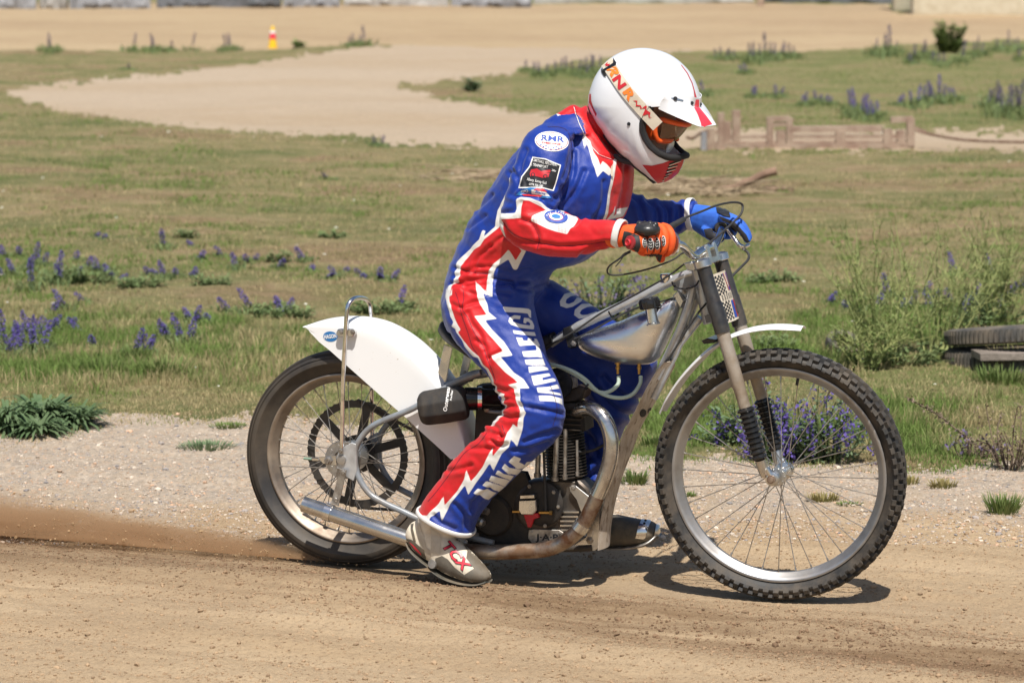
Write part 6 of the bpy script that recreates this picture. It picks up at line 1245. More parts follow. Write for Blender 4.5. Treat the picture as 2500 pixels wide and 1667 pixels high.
def spike_meshes(rg, faded=False, h=.42):
    "one flowering stem 1 unit = metre tall h: stem mesh and flower mesh"
    st = MB(); lean = rg.normal(0, .05, 2); top = np.array([lean[0], lean[1], h]); pts = [np.zeros(3), top * [.4, .4, .5], top]
    st.tube(pts, [.0045, .004, .002], 4)
    for k in range(16):
        t = rg.uniform(.03, .55); a = rg.uniform(0, 6.28); leaf(st, top * t, (math.cos(a), math.sin(a), .7), rg.uniform(.05, .10) * (1 - t * .6), .013, .5)
    fl = MB(); n = 170
    for k in range(n):
        t = rg.uniform(.34, 1.0); a = rg.uniform(0, 6.28); r = .027 * math.sin(min(1, (1.04 - t) / .35) * 1.57) * rg.uniform(.5, 1.15) + .003; p = top * t + np.array([math.cos(a) * r, math.sin(a) * r, 0]); s_ = rg.uniform(.006, .0105)
        u_ = rg.normal(0, 1, 3); u_ /= np.linalg.norm(u_); v_ = np.cross(u_, rg.normal(0, 1, 3)); v_ /= np.linalg.norm(v_); fl.add([p + u_ * s_, p + v_ * s_, p - u_ * s_, p - v_ * s_], [(0, 1, 2, 3)])
    for k in range(26):
        t = rg.uniform(.34, .98); a = rg.uniform(0, 6.28); leaf(st, top * t, (math.cos(a), math.sin(a), .6), rg.uniform(.02, .035), .007, .2)
    def mk(mb_, name, mt): me_ = bpy.data.meshes.new(name); me_.from_pydata(np.concatenate(mb_.v).tolist(), [], mb_.f); me_.materials.append(mt); return me_
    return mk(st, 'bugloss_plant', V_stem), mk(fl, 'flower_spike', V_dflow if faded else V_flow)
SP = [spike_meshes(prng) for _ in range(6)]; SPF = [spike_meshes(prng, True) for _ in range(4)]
SPX = []
def place_spike(x, yb, hp_, label, group, faded=False, lean=0.0):
    SPX.append((x, yb, hp_, faded))
    g = ground_at(x, yb); D = g[1]; h = hp_ / (FPX / D); st, fl = (SPF if faded else SP)[int(prng.integers(0, 4))]
    o = bpy.data.objects.new('bugloss_plant', st); COL.objects.link(o); o.location = g - np.array([0, 0, .01]); s_ = h / .42; w_ = s_ * float(prng.uniform(.9, 1.2)) if s_ < 1.2 else s_ * .9; w_ = max(w_, .55)
    o.scale = (w_, w_, s_); o.rotation_euler = (float(prng.normal(0, .05)), lean, 0)
    if not lean: o.rotation_euler[2] = float(prng.uniform(0, 6.28))
    tag(o, label, 'wildflower', group); f = bpy.data.objects.new('flower_spike', fl); COL.objects.link(f); f.parent = o
LC = lambda X, Y: (X * .4677, 500 + Y * .4677)
ORD = 'leftmost,second,third,fourth,fifth,sixth,seventh,eighth,ninth,tenth,eleventh,twelfth,thirteenth,fourteenth,fifteenth,sixteenth,seventeenth,eighteenth,nineteenth,twentieth,twenty-first,twenty-second,twenty-third,twenty-fourth'.split(',')
def many(lst, conv, sc, label, group, **k):
    lst = sorted(lst, key=lambda q: q[0]); hs_ = sorted(q[2] for q in lst)
    for i, q in enumerate(lst):
        x, y = conv(q[0], q[1]); pos = 'leftmost' if i == 0 else 'rightmost' if i == len(lst) - 1 else ORD[i] + ' from the left'
        tall = 'tallest, ' if len(lst) > 2 and q[2] == hs_[-1] and hs_[-2] < hs_[-1] else ''
        place_spike(x, y, q[2] * sc, label + ', ' + tall + pos, group, lean=(q[3] if len(q) > 3 else 0.0), **k)
many([(20, 285, 75), (80, 375, 105), (105, 285, 65), (165, 445, 185), (185, 325, 135), (225, 325, 85), (300, 400, 175), (322, 410, 120), (385, 395, 85), (460, 340, 80), (515, 355, 95), (570, 365, 70), (620, 395, 50), (600, 380, 50), (400, 300, 60), (150, 350, 90), (5, 380, 70)], LC, .4677, 'purple bugloss spike in the far-left flower patch', 'bugloss in the far-left patch')
many([(855, 255, 120), (785, 365, 60), (825, 365, 45), (865, 390, 110), (915, 370, 60), (980, 375, 45), (1020, 385, 65), (1040, 305, 60), (1010, 238, 40), (503, 190, 40), (545, 200, 35)], LC, .4677, 'short bugloss spike in the mid-field group', 'bugloss in the middle grass')
many([(1160, 285, 65), (1235, 345, 95), (1285, 315, 60), (1325, 305, 45), (1455, 335, 70), (1590, 300, 95, -.25), (1625, 345, 35), (1700, 378, 45), (1755, 380, 75), (1810, 355, 35), (1880, 365, 45), (1905, 388, 35), (1980, 388, 80), (2000, 390, 50), (2040, 392, 65)], LC, .4677, 'small bugloss spike in the row behind the grab hoop', 'bugloss row behind the grab hoop')
place_spike(*LC(2078, 545), 63, 'single purple bugloss spike growing just right of the grab hoop', None)
place_spike(*LC(1208, 565), 54, 'short bugloss spike leaning left, left of the tallest leaning one', None, lean=-.42); place_spike(*LC(1332, 562), 76, 'tall purple bugloss spike leaning left above the rear mudguard tip', None, lean=-.32)
many([(1462, 525, 65), (1478, 575, 100), (1495, 560, 90)], LC, .4677, 'bugloss spike in the small clump left of the hoop', 'small clump by the grab hoop')
many([(350, 545, 135, -.22), (440, 505, 65), (285, 565, 65)], LC, .4677, 'bugloss spike over the bare soil at left', 'bugloss over the bare soil')
many([(25, 725, 205), (5, 765, 190), (45, 760, 120), (75, 785, 135), (90, 780, 110), (150, 700, 165), (130, 760, 150), (190, 775, 200), (170, 740, 180), (110, 705, 120), (215, 765, 180), (230, 700, 120), (270, 655, 100), (255, 655, 90), (290, 660, 90), (365, 635, 70), (385, 630, 60), (420, 675, 65), (60, 720, 110)], LC, .4677, 'bugloss spike in the dense left-edge clump', 'dense bugloss clump at the left edge')
many([(490, 745, 85), (695, 795, 170), (712, 790, 130), (760, 785, 115), (745, 780, 90), (870, 705, 125), (880, 700, 100), (935, 705, 65), (962, 720, 180), (985, 722, 150), (1010, 625, 115), (1000, 600, 90), (1030, 618, 60), (1095, 622, 65)], LC, .4677, 'bugloss spike in the lush grass left of the wheel', 'bugloss in the lush grass')
C2 = lambda X, Y: (1250 + X * .5315, Y * .5315); C1 = lambda X, Y: (X * .5315, Y * .5315)
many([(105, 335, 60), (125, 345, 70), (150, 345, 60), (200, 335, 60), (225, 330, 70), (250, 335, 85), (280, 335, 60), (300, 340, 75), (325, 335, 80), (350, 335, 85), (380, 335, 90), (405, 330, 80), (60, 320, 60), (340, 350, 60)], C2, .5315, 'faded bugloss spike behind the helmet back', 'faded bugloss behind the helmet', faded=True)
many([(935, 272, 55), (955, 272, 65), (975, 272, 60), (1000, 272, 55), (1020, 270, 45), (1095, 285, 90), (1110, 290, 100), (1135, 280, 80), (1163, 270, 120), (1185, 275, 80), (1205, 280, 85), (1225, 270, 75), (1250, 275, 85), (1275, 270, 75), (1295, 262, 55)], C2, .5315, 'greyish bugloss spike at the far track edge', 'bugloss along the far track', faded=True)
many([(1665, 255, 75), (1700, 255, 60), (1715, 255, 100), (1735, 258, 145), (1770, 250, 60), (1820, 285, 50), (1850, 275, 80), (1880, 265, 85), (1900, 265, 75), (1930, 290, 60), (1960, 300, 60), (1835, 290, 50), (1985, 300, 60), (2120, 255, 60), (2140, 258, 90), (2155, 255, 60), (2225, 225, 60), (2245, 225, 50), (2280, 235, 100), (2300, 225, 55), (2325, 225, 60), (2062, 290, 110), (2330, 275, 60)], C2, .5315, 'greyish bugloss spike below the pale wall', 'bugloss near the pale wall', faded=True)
many([(880, 435, 75), (1115, 445, 60), (1100, 440, 50), (1215, 445, 65), (1230, 440, 50), (1350, 490, 65), (1340, 488, 50), (1400, 470, 60), (1420, 475, 50), (1440, 485, 50), (1465, 480, 40), (1080, 330, 50), (1060, 330, 40), (1790, 480, 60), (1775, 490, 50)], C2, .5315, 'small bugloss spike in the open grass past the helmet', 'bugloss in the open grass')
many([(1560, 520, 110), (1580, 545, 140), (1600, 545, 110), (1620, 540, 100), (1640, 560, 90), (1665, 560, 100), (1680, 540, 70)], C2, .5315, 'bugloss spike in the clump behind the track drag', 'bugloss behind the drag')
many([(1840, 495, 80), (1860, 500, 105), (1885, 470, 90), (1905, 475, 70), (1925, 475, 110), (1945, 475, 100), (1965, 470, 135), (1980, 470, 90), (2020, 452, 60), (2040, 455, 65)], C2, .5315, 'violet bugloss spike in the right middle group', 'violet group at right')
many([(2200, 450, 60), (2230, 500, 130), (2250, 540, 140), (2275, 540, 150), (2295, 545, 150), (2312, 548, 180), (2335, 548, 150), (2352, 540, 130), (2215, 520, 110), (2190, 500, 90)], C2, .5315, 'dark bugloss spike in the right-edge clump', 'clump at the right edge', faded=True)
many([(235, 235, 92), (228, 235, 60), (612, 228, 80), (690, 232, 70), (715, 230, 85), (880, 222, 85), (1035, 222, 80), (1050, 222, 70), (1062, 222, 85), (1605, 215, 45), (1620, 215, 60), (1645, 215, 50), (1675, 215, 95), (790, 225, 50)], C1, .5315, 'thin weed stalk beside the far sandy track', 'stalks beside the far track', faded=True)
many([(1725, 665, 48), (1750, 662, 50)], C1, .5315, 'small grey stalk at the dirt path edge', 'stalks at the path edge', faded=True)
many([(1508, 835, 40), (590, 318, 35)], C1, .5315, 'tiny bugloss plant alone in the open grass', 'lone tiny bugloss', faded=True)
RC = lambda X, Y: (1900 + X * .542, 450 + Y * .542)
many([(222, 535, 65), (235, 540, 50), (312, 572, 60)], RC, .542, 'bugloss spike right of the front mudguard tip', 'bugloss by the front mudguard tip')
many([(455, 560, 80), (495, 520, 130), (600, 560, 90), (690, 560, 90), (700, 520, 60), (800, 420, 120), (770, 540, 80), (880, 520, 80), (890, 560, 60), (940, 560, 100), (1040, 520, 80), (1095, 480, 80), (960, 420, 110), (660, 500, 60), (560, 570, 60), (1000, 600, 120), (850, 600, 120)], RC, .542, 'bugloss spike among the wiry right-hand weeds', 'bugloss in the wiry weeds')
# -- bushes made of many stems: one thing each
def bush(name, label, x, yb, wpx, hpx, n, mleaf, mflow=None, leafL=.05, leafw=.014, stem_r=.003, spread=.5, nleaf=14, depth=.6, category='shrub', fsize=.008, nf=26, arch=.3, group=None, dome=1.0):
    g = ground_at(x, yb); sc_ = g[1] / FPX; W, Hh = wpx * sc_, hpx * sc_; root = empty(name, tuple(g)); tag(root, label, category, group); st, lf, fl = MB(), MB(), MB()
    for i in range(n):
        bx, by = prng.uniform(-.5, .5) * W, prng.uniform(-.5, .5) * W * depth; hh = Hh * prng.uniform(.25, 1.0) * (1 - .35 * (abs(bx) / (W / 2)) ** 2 * dome); b0 = np.array([bx * (1 - spread), by * (1 - spread), -.01]); t0 = np.array([bx, by, hh]); md = (b0 + t0) / 2 + np.array([0, 0, hh * .08]) + prng.normal(0, .012, 3)
        P = cat([b0, md, t0], 4); st.tube(P, np.linspace(stem_r, stem_r * .5, len(P)), 4)
        for k in range(nleaf):
            t = prng.uniform(.08, 1.0); p = P[min(len(P) - 1, int(t * len(P)))] + prng.normal(0, .006, 3); a = prng.uniform(0, 6.28); leaf(lf, p, (math.cos(a), math.sin(a), prng.uniform(.1, 1)), leafL * prng.uniform(.5, 1.1), leafw * prng.uniform(.6, 1.1), arch)
        if mflow:
            for k in range(nf):
                t = prng.uniform(.45, 1.02); p = P[0] + (P[-1] - P[0]) * 0 + P[min(len(P) - 1, int(t * len(P)))] + prng.normal(0, .011, 3); s_ = prng.uniform(.5, 1.1) * fsize; u_ = prng.normal(0, 1, 3); u_ /= np.linalg.norm(u_); v_ = np.cross(u_, prng.normal(0, 1, 3)); v_ /= np.linalg.norm(v_)
                fl.add([p + u_ * s_, p + v_ * s_, p - u_ * s_, p - v_ * s_], [(0, 1, 2, 3)])
    tag(st.build('stem', V_stem if mleaf is not V_dead else V_dead, root, 180), kind='stuff'); tag(lf.build('leaf', mleaf, root, 180, smooth=False), kind='stuff')
    if mflow: tag(fl.build('flower', mflow, root, 180, smooth=False), kind='stuff')
    return root
bush('bugloss_bush', 'bushy bugloss with violet flowers seen through right half of the front wheel', 2020, 1128, 205, 190, 46, V_leaf, V_flow, nf=26, fsize=.0066)
bush('bugloss_bush', 'bugloss bush with bright violet tips seen behind the front hub', 1900, 1120, 130, 150, 26, V_leaf, V_flow, nf=22, fsize=.0066)
bush('bugloss_bush', 'tall narrow bugloss seen through the wheel right behind the fork gaiters', 1868, 1085, 50, 165, 9, V_leaf, V_flow, nf=34, fsize=.008)
bush('bugloss_bush', 'sparse bugloss seen through the left half of the front wheel', 1765, 1090, 120, 120, 16, V_leaf, V_flow, nf=12, fsize=.007)
bush('bugloss_bush', 'grey-green bugloss thicket behind the rider, above the fuel tank', 1455, 800, 240, 165, 44, V_leaf, V_dflow, nf=16, fsize=.009, stem_r=.004)
bush('green_bush', 'round green bush at the edge of the far track by the pale wall', 2315, 132, 84, 80, 70, V_bush, None, leafL=.10, leafw=.028, stem_r=.007, nleaf=30, arch=.2, spread=.6, dome=.4)
bush('green_weed', 'tiny bright green weed beside the yellow cone', 729, 118, 26, 18, 14, V_bush, None, leafL=.10, leafw=.04, stem_r=.008, nleaf=12)
bush('green_weed', 'dark green weed on the grass tongue between the paths', 1146, 222, 44, 30, 16, V_leaf, None, leafL=.10, leafw=.04, stem_r=.006, nleaf=14)
for (x, y, w_, h_, lb) in ((2120, 690, 0, 0, ''),): pass
for (x, y, w_, h_, lb) in [(2050, 640, 0, 0, '')]: pass
# green mats in the grass
for (x, y, w_, h_, lb) in [(1885, 690, 120, 40, 'bright green leafy weed right of the number plate'), (1870, 850, 130, 60, 'bright green leafy weed under the front mudguard'), (100, 920, 0, 0, ''), (90, 560, 0, 0, ''), (815, 585, 60, 22, 'small green weed in the middle of the grass, above the hoop'), (455, 590, 70, 30, 'low green weed beside a lone bugloss spike'), (350, 700, 110, 30, 'flat green weed near the bare soil at left'), (520, 698, 90, 26, 'flat green weed below the row of bugloss'), (680, 645, 60, 40, 'dark upright green weed in the middle grass'), (930, 760, 160, 50, 'green weed patch between hoop and rider'), (190, 690, 160, 60, 'leafy green base among the far-left flowers'), (700, 770, 150, 35, 'low green weed left of the hoop'), (1760, 935, 0, 0, '')]:
    if w_: bush('green_weed', lb, x, y, w_ * 1.15, h_ * .7, int(w_ / 2.6), V_weed, None, leafL=.042, leafw=.011, nleaf=12, category='weed')
# wiry pale weeds at the right
def wiry(label, x, yb, wpx, hpx, n, lean=0.0):
    g = ground_at(x, yb); s_ = g[1] / FPX; W, Hh = wpx * s_, hpx * s_; root = empty('wild_mustard', tuple(g)); tag(root, label, 'weed', None); st, lf = MB(), MB()
    for i in range(n):
        a = prng.uniform(-1, 1); t0 = np.array([(a * .5 + lean) * W, prng.uniform(-.3, .3) * W, Hh * prng.uniform(.55, 1.0)]); b0 = np.array([a * .12 * W, prng.uniform(-.08, .08) * W, 0]); md = b0 * .5 + t0 * .5 + np.array([prng.normal(0, .03), prng.normal(0, .03), .03]); P = cat([b0, md, t0], 6); st.tube(P, np.linspace(.0032, .0014, len(P)), 4)
        for k in range(7):
            t = prng.uniform(.2, .9); p = P[int(t * len(P))]; e = p + np.array([prng.normal(0, .07), prng.normal(0, .06), prng.uniform(.04, .16)]) * (1.2 - t); st.tube([p, (p + e) / 2 + prng.normal(0, .006, 3), e], [.0016, .0014, .001], 4)
            for j in range(3): a2 = prng.uniform(0, 6.28); leaf(lf, p + (e - p) * prng.uniform(0, 1), (math.cos(a2), math.sin(a2), .5), prng.uniform(.012, .03), .007, .2)
        for k in range(10):
            t = prng.uniform(0, .5); a2 = prng.uniform(0, 6.28); leaf(lf, P[int(t * len(P))], (math.cos(a2), math.sin(a2), .4), prng.uniform(.03, .06), .011, .3)
    tag(st.build('stalk', V_must, root, 180), kind='stuff'); tag(lf.build('leaf', V_bush, root, 180, smooth=False), kind='stuff')
wiry('tall wiry pale green weed right of the front wheel top, leftmost of the thicket', 2150, 890, 330, 360, 26, -.05); wiry('tall wiry weed in the middle of the right-hand thicket', 2290, 860, 300, 330, 24, .1); wiry('wiry weed cut by the right edge of the photo', 2440, 800, 260, 300, 20, .05); wiry('low branching weed behind the old tyres', 2400, 760, 240, 150, 18)
wiry('leafy branching weed low down beside the front tyre top', 2110, 905, 200, 130, 20)
bush('green_weed', 'dense green undergrowth at the foot of the wiry weeds', 2180, 890, 300, 70, 36, V_weed, None, leafL=.045, leafw=.012, nleaf=12, category='weed')
bush('green_weed', 'dense green undergrowth behind the old tyres', 2420, 800, 260, 70, 30, V_weed, None, leafL=.045, leafw=.012, nleaf=12, category='weed')
bush('dead_weed', 'dead brown weed tangle at the right edge on the gravel border', 2465, 1150, 150, 165, 20, V_dead, V_dead, leafL=.026, leafw=.008, nleaf=12, category='weed', fsize=.006, nf=14, dome=0, spread=.7)
bush('dead_weed', 'low dead grey weed left of the brown tangle', 2370, 1125, 130, 70, 14, V_dead, V_dflow, leafL=.026, leafw=.007, nleaf=10, category='weed', fsize=.007, nf=10)
g0 = ground_at(2420, 1120); root = empty('dead_stalk', tuple(g0)); tag(root, 'long dead stalk arching left from the brown tangle at right', 'weed'); st, lf = MB(), MB()
P = cat([to_ - g0 for to_ in [at_y(2436, 1110, g0[1]), at_y(2390, 1090, g0[1]), at_y(2340, 1052, g0[1]), at_y(2285, 1010, g0[1]), at_y(2210, 968, g0[1])]], 6); st.tube(P, np.linspace(.004, .002, len(P)), 5)
for k in range(150): p = P[int(prng.uniform(.3, 1) * (len(P) - 1))] + prng.normal(0, .005, 3); a = prng.uniform(0, 6.28); leaf(lf, p, (math.cos(a), math.sin(a), prng.uniform(-1, 1)), .014, .008, .1)
st.build('stem', V_dead, root, 180); tag(lf.build('seed_head', V_dead, root, 180, smooth=False), kind='stuff')
# tufts of grass on the gravel
def tuft(label, x, yb, wpx, hpx, n, mt, group=None, flop=.5):
    g = ground_at(x, yb); s_ = g[1] / FPX; W, Hh = wpx * s_, hpx * s_; mb_ = MB()
    for i in range(n):
        a, r = prng.uniform(0, 6.28), math.sqrt(prng.uniform(0, 1)) * .5; b0 = np.array([math.cos(a) * r * W, math.sin(a) * r * W * .7, -.005]); d = np.array([math.cos(a) * flop * r * 2 + prng.normal(0, .15), math.sin(a) * flop * r * 2 + prng.normal(0, .15), 1.0]); leaf(mb_, b0, d, Hh * prng.uniform(.5, 1.1), .0045, .18)
    o = mb_.build('grass_tuft', mt, None, 180, smooth=False); o.location = tuple(g); tag(o, label, 'grass', group); return o
tuft('tall green grass tuft on the gravel at the right edge', 2448, 1254, 70, 72, 190, V_tuft); tuft('yellowish grass tuft on the gravel, left of the tall tuft', 2300, 1190, 70, 32, 130, V_dry); tuft('dry orange grass tuft just right of the front tyre', 2218, 1182, 46, 30, 90, V_dry)
tuft('dry golden grass tuft seen through the front wheel right of the hub', 2010, 1222, 70, 34, 150, V_dry); tuft('small flat green tuft seen through the wheel beside the golden one', 2072, 1232, 60, 15, 90, V_tuft, flop=1.2); tuft('small green tuft seen through the left of the front wheel', 1686, 1208, 36, 18, 70, V_tuft)
tuft('low blue-green grass mat on the gravel left of the rear wheel', 505, 1094, 135, 26, 320, V_leaf, flop=1.0); tuft('bright green grass patch at the gravel edge left of the rear wheel', 560, 1045, 90, 20, 260, V_tuft, flop=1.0); tuft('flat green sprig on the gravel at lower right', 2342, 1292, 40, 12, 40, V_tuft, flop=1.4); tuft('green tuft by the dirt shield at the gravel edge', 1548, 1180, 60, 50, 150, V_tuft); tuft('green tuft between the dirt shield and the front tyre', 1600, 1090, 60, 40, 150, V_tuft)
tuft('long green grass right of the old tyres', 2440, 935, 130, 60, 260, V_tuft); tuft('long green grass clump left of the rear wheel top', 400, 915, 130, 70, 260, V_tuft, flop=.9); tuft('long green grass below the left clump of flowers', 250, 905, 140, 60, 240, V_tuft, flop=.9); tuft('tuft of long grass below the small violet pair at left', 330, 880, 60, 60, 120, V_tuft)
# broad-leaved plants at the left edge
def rosette(label, x, yb, R_px, n):
    g = ground_at(x, yb); s_ = g[1] / FPX; Rr = R_px * s_; mb_ = MB()
    for i in range(n):
        a = prng.uniform(0, 6.28); el = prng.uniform(.2, 1.9); L = Rr * prng.uniform(.6, 1.1); leaf(mb_, np.array([math.cos(a) * .03, math.sin(a) * .03, prng.uniform(0, .03)]), (math.cos(a), math.sin(a), el), L, .014 * prng.uniform(.6, 1.4), .55)
    o = mb_.build('leafy_plant', V_ros, None, 180, smooth=False); o.location = tuple(g); tag(o, label, 'plant')
V_ros = vmat('rosette_leaf', (.09, .155, .065), (.15, .21, .10), rough=.6)
rosette('dark green broad-leaved plant at the left edge of the gravel', 20, 1050, 170, 260); rosette('dark green broad-leaved plant beside the one at the left edge', 105, 1040, 165, 260); rosette('broad-leaved plant spreading right over the gravel', 185, 1042, 115, 180); rosette('low grey-green broad-leaved plant nearest the track', 90, 1066, 100, 140)
# low foliage round the feet of the flowers: numberless
A = np.array([(a, b, c, d) for a, b, c, d in SPX], float); rp_ = np.repeat(A, 150, 0); n = len(rp_); rr_ = np.random.default_rng(8)
x_ = rp_[:, 0] + rr_.normal(0, 1, n) * (6 + rp_[:, 2] * .17); y_ = rp_[:, 1] + rr_.normal(0, 1, n) * (1.5 + rp_[:, 2] * .035); ok = y_ > 60; e_, f_, p_ = zones(x_, y_); ok &= (f_ > -2) & (p_ > -2); x_, y_, rp_ = x_[ok], y_[ok], rp_[ok]; n = len(x_); _, Dd = px_to_xy(x_, y_)
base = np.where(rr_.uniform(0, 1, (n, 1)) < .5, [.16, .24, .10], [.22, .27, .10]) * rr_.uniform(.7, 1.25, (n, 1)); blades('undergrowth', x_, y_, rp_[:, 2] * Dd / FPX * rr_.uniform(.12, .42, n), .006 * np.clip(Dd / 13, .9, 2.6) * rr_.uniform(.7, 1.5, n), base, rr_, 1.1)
# white daisies
n = 60; px_ = prng.uniform(0, 2500, n); py_ = prng.uniform(330, 980, n); X, Y = px_to_xy(px_, py_); stones('daisies', None, None, np.full(n, .009) * np.clip(Y / 16, .8, 1.4), np.tile([.75, .73, .62], (n, 1)), prng, .3, xy=(X, Y, relief(X, Y) + .03))
# ------------------------------------------------------------------ things in the field
def wmat(name, a, b, st=(1, 1, 1)): return pm(name, a, .85, 0, b, sc=9, bmp=.6, bsc=40, bdist=.01, stretch=st)
M['timber'] = wmat('weathered_timber', (.36, .27, .20), (.26, .17, .125)); M['log'] = wmat('log_bark', (.27, .17, .115), (.15, .09, .06)); M['stick'] = wmat('dry_sticks', (.40, .31, .20), (.29, .21, .13)); M['tarp'] = wmat('grey_sheeting', (.30, .30, .31), (.20, .20, .21)); M['wallp'] = wmat('pale_render', (.66, .60, .46), (.56, .49, .35))
M['oldtyre'] = pm('old_tyre', (.055, .053, .05), .7, 0, (.10, .09, .075), sc=12, bmp=.3, bsc=60, dust=.5); M['plank'] = wmat('grey_plank', (.24, .20, .17), (.15, .125, .10))
dg0 = ground_at(*C2(1350, 690)); YD = dg0[1]; drag = empty('track_drag', tuple(dg0)); tag(drag, 'rusty brown timber and iron track drag lying on the path at right', 'track drag')
q = lambda X, Y, dy=0.0: at_y(*C2(X, Y), YD + dy) - dg0
def beam(a, b, th, dep, dy=0.0, name='beam', mt='timber'):
    A, Bq = q(*a, dy), q(*b, dy); d = (Bq - A) / 2; l = np.linalg.norm(d); n_ = np.array([-d[2], 0, d[0]]) / l; MB().box((A + Bq) / 2 + np.array([0, prng.uniform(-.006, .006), 0]), d, n_ * th / 2, (0, dep / 2 + (.008 if name == 'post' else prng.uniform(-.003, .003)), 0)).build(name, M[mt], drag)
for a, b, th in [((935, 678), (1845, 668), .045), ((1000, 632), (1180, 628), .03), ((1270, 630), (1840, 628), .03), ((1290, 596), (1700, 594), .045)]: beam(a, b, th, .06)
for a, b, th in [((935, 660), (1845, 652), .03), ((1290, 588), (1700, 586), .03)]: beam(a, b, th, .05, .45)
for (x, y0, y1, th) in [(1185, 540, 694, .05), (1235, 600, 694, .07), (1275, 542, 690, .05), (1508, 598, 690, .075), (1725, 592, 680, .07), (1785, 600, 665, .06), (1830, 545, 672, .06), (960, 520, 690, .05), (1030, 508, 650, .06), (915, 590, 690, .06), (990, 560, 650, .05)]: beam((x, y0), (x, y1), th, .06, name='post')
for a, b, th in [((1185, 548), (1275, 545), .04), ((1190, 575), (1275, 570), .03), ((1740, 552), (1840, 548), .045), ((880, 630), (960, 600), .03), ((1850, 590), (1900, 610), .03)]: beam(a, b, th, .05, name='cross_bar')
beam((868, 655), (892, 655), .17, .10, name='end_block', mt='tarp')
MB().tube(cat([q(800, 630), q(830, 636), q(870, 610), q(920, 596)], 4), .012, 6).build('tow_chain', M['rusty'], drag); MB().tube(cat([q(1840, 590), q(1900, 612), q(2050, 640), q(2200, 650), q(2420, 655)], 4), .012, 6).build('tow_chain', M['rusty'], drag)
def brush(label, x0, x1, y0, y1, n, seed):
    g = ground_at((x0 + x1) / 2, y1 - 6); s_ = g[1] / FPX; rg = np.random.default_rng(seed); W, Hh = (x1 - x0) * s_, (y1 - y0) * s_; mb_ = MB(); root = empty('brushwood_pile', tuple(g)); tag(root, label, 'brushwood')
    for i in range(n):
        c = np.array([rg.uniform(-.4, .4) * W, rg.uniform(-.5, .5), rg.uniform(0, 1) * Hh * .28 + .005]); L = rg.uniform(.15, .45); a = rg.normal(0, .35); d = np.array([math.cos(a), math.sin(a) * .6, rg.normal(0, .10)]) * L; mb_.tube([c - d, c + rg.normal(0, .02, 3), c + d], [.004, .0055, .003], 5)
    tag(mb_.build('stick', M['stick'], root, 180), kind='stuff')
brush('heap of thin dry sticks in the grass behind the rider chest', 1560, 1850, 440, 470, 75, 1); brush('heap of dry sticks in the grass behind the rider back', 1080, 1290, 428, 444, 40, 2)
g = ground_at(*C2(1080, 885)); lo = MB(); P = [at_y(*C2(*p_), g[1]) - g for p_ in [(945, 878), (1010, 862), (1090, 832), (1160, 800), (1215, 785)]]; lo.tube(cat(P, 4), np.interp(np.arange(17), [0, 8, 16], [.020, .026, .030]), 9)
o = lo.build('log', M['log']); o.location = tuple(g); tag(o, 'short reddish brown log on the stick heap in front of the helmet', 'log')
g = ground_at(*C2(1210, 870)); lo = MB(); 
for k in range(9): a = prng.uniform(0, 6.28); c = np.array([prng.uniform(-.17, .17), prng.uniform(-.1, .1), .012]); d = np.array([math.cos(a), math.sin(a), .1]) * prng.uniform(.03, .09); lo.tube([c - d, c + d], [.010, .007], 6)
o = lo.build('bark_scraps', M['log']); o.location = tuple(g); tag(o, 'reddish scraps of bark beside the log', 'bark', kind='stuff')
# old tyres at the right edge
def tyre_mesh(Ro, tw): 
    h = Ro * .62; pr_ = [(-tw / 2, h + .02), (-tw / 2, h), (-tw / 2 * .9, h - .005), (-tw / 2 * .9, h), ] ; pr_ = [(-tw * .42, h), (-tw * .5, h + .03), (-tw * .5, Ro - .03), (-tw * .42, Ro - .006), (-tw * .2, Ro), (tw * .2, Ro), (tw * .42, Ro - .006), (tw * .5, Ro - .03), (tw * .5, h + .03), (tw * .42, h), (tw * .38, h + .02), (tw * .4, Ro - .03), (-tw * .4, Ro - .03), (-tw * .38, h + .02)]
    m_ = MB().lathe((0, 0, 0), (0, 0, 1), pr_, 64, closed=True)
    for k in range(90):
        a = k * 2 * np.pi / 90; rv = np.array([math.cos(a), math.sin(a), 0]); tn = np.array([-math.sin(a), math.cos(a), 0]); m_.box(rv * (Ro + .0005), rv * .005, tn * .006, (0, 0, tw * .38))
    return m_
g = ground_at(2500, 895); o = tyre_mesh(.34, .115).build('old_tyre', M['oldtyre']); o.location = (g[0] + .02, g[1] + .15, g[2] + .005); o.rotation_euler = (-.10, 0, .2); tag(o, 'old black tyre lying flat on the grass, lower of the two at right', 'tyre')
o = tyre_mesh(.345, .07).build('old_tyre', M['oldtyre']); o.location = (g[0] + .03, g[1] + .15, g[2] + .125); o.rotation_euler = (-.13, -.06, 0); tag(o, 'old black ribbed tyre tilted on top of the other at right', 'tyre')
MB_ = MB(); MB_.box((0, 0, 0), (.28, .03, .0), (-.01, .07, 0), (0, 0, .014)); o = MB_.build('plank', M['plank']); o.location = (g[0] + .05, g[1] - .13, g[2] + .075); tag(o, 'grey weathered plank lying on the lower old tyre', 'plank')
g = ground_at(2065, 862); o = tyre_mesh(.075, .04).build('rubber_scrap', M['oldtyre']); o.location = (g[0], g[1] + .1, g[2] + .02); o.rotation_euler = (.5, .2, 0); tag(o, 'dark rubber scrap half hidden in the weeds above the front tyre', 'rubber scrap')
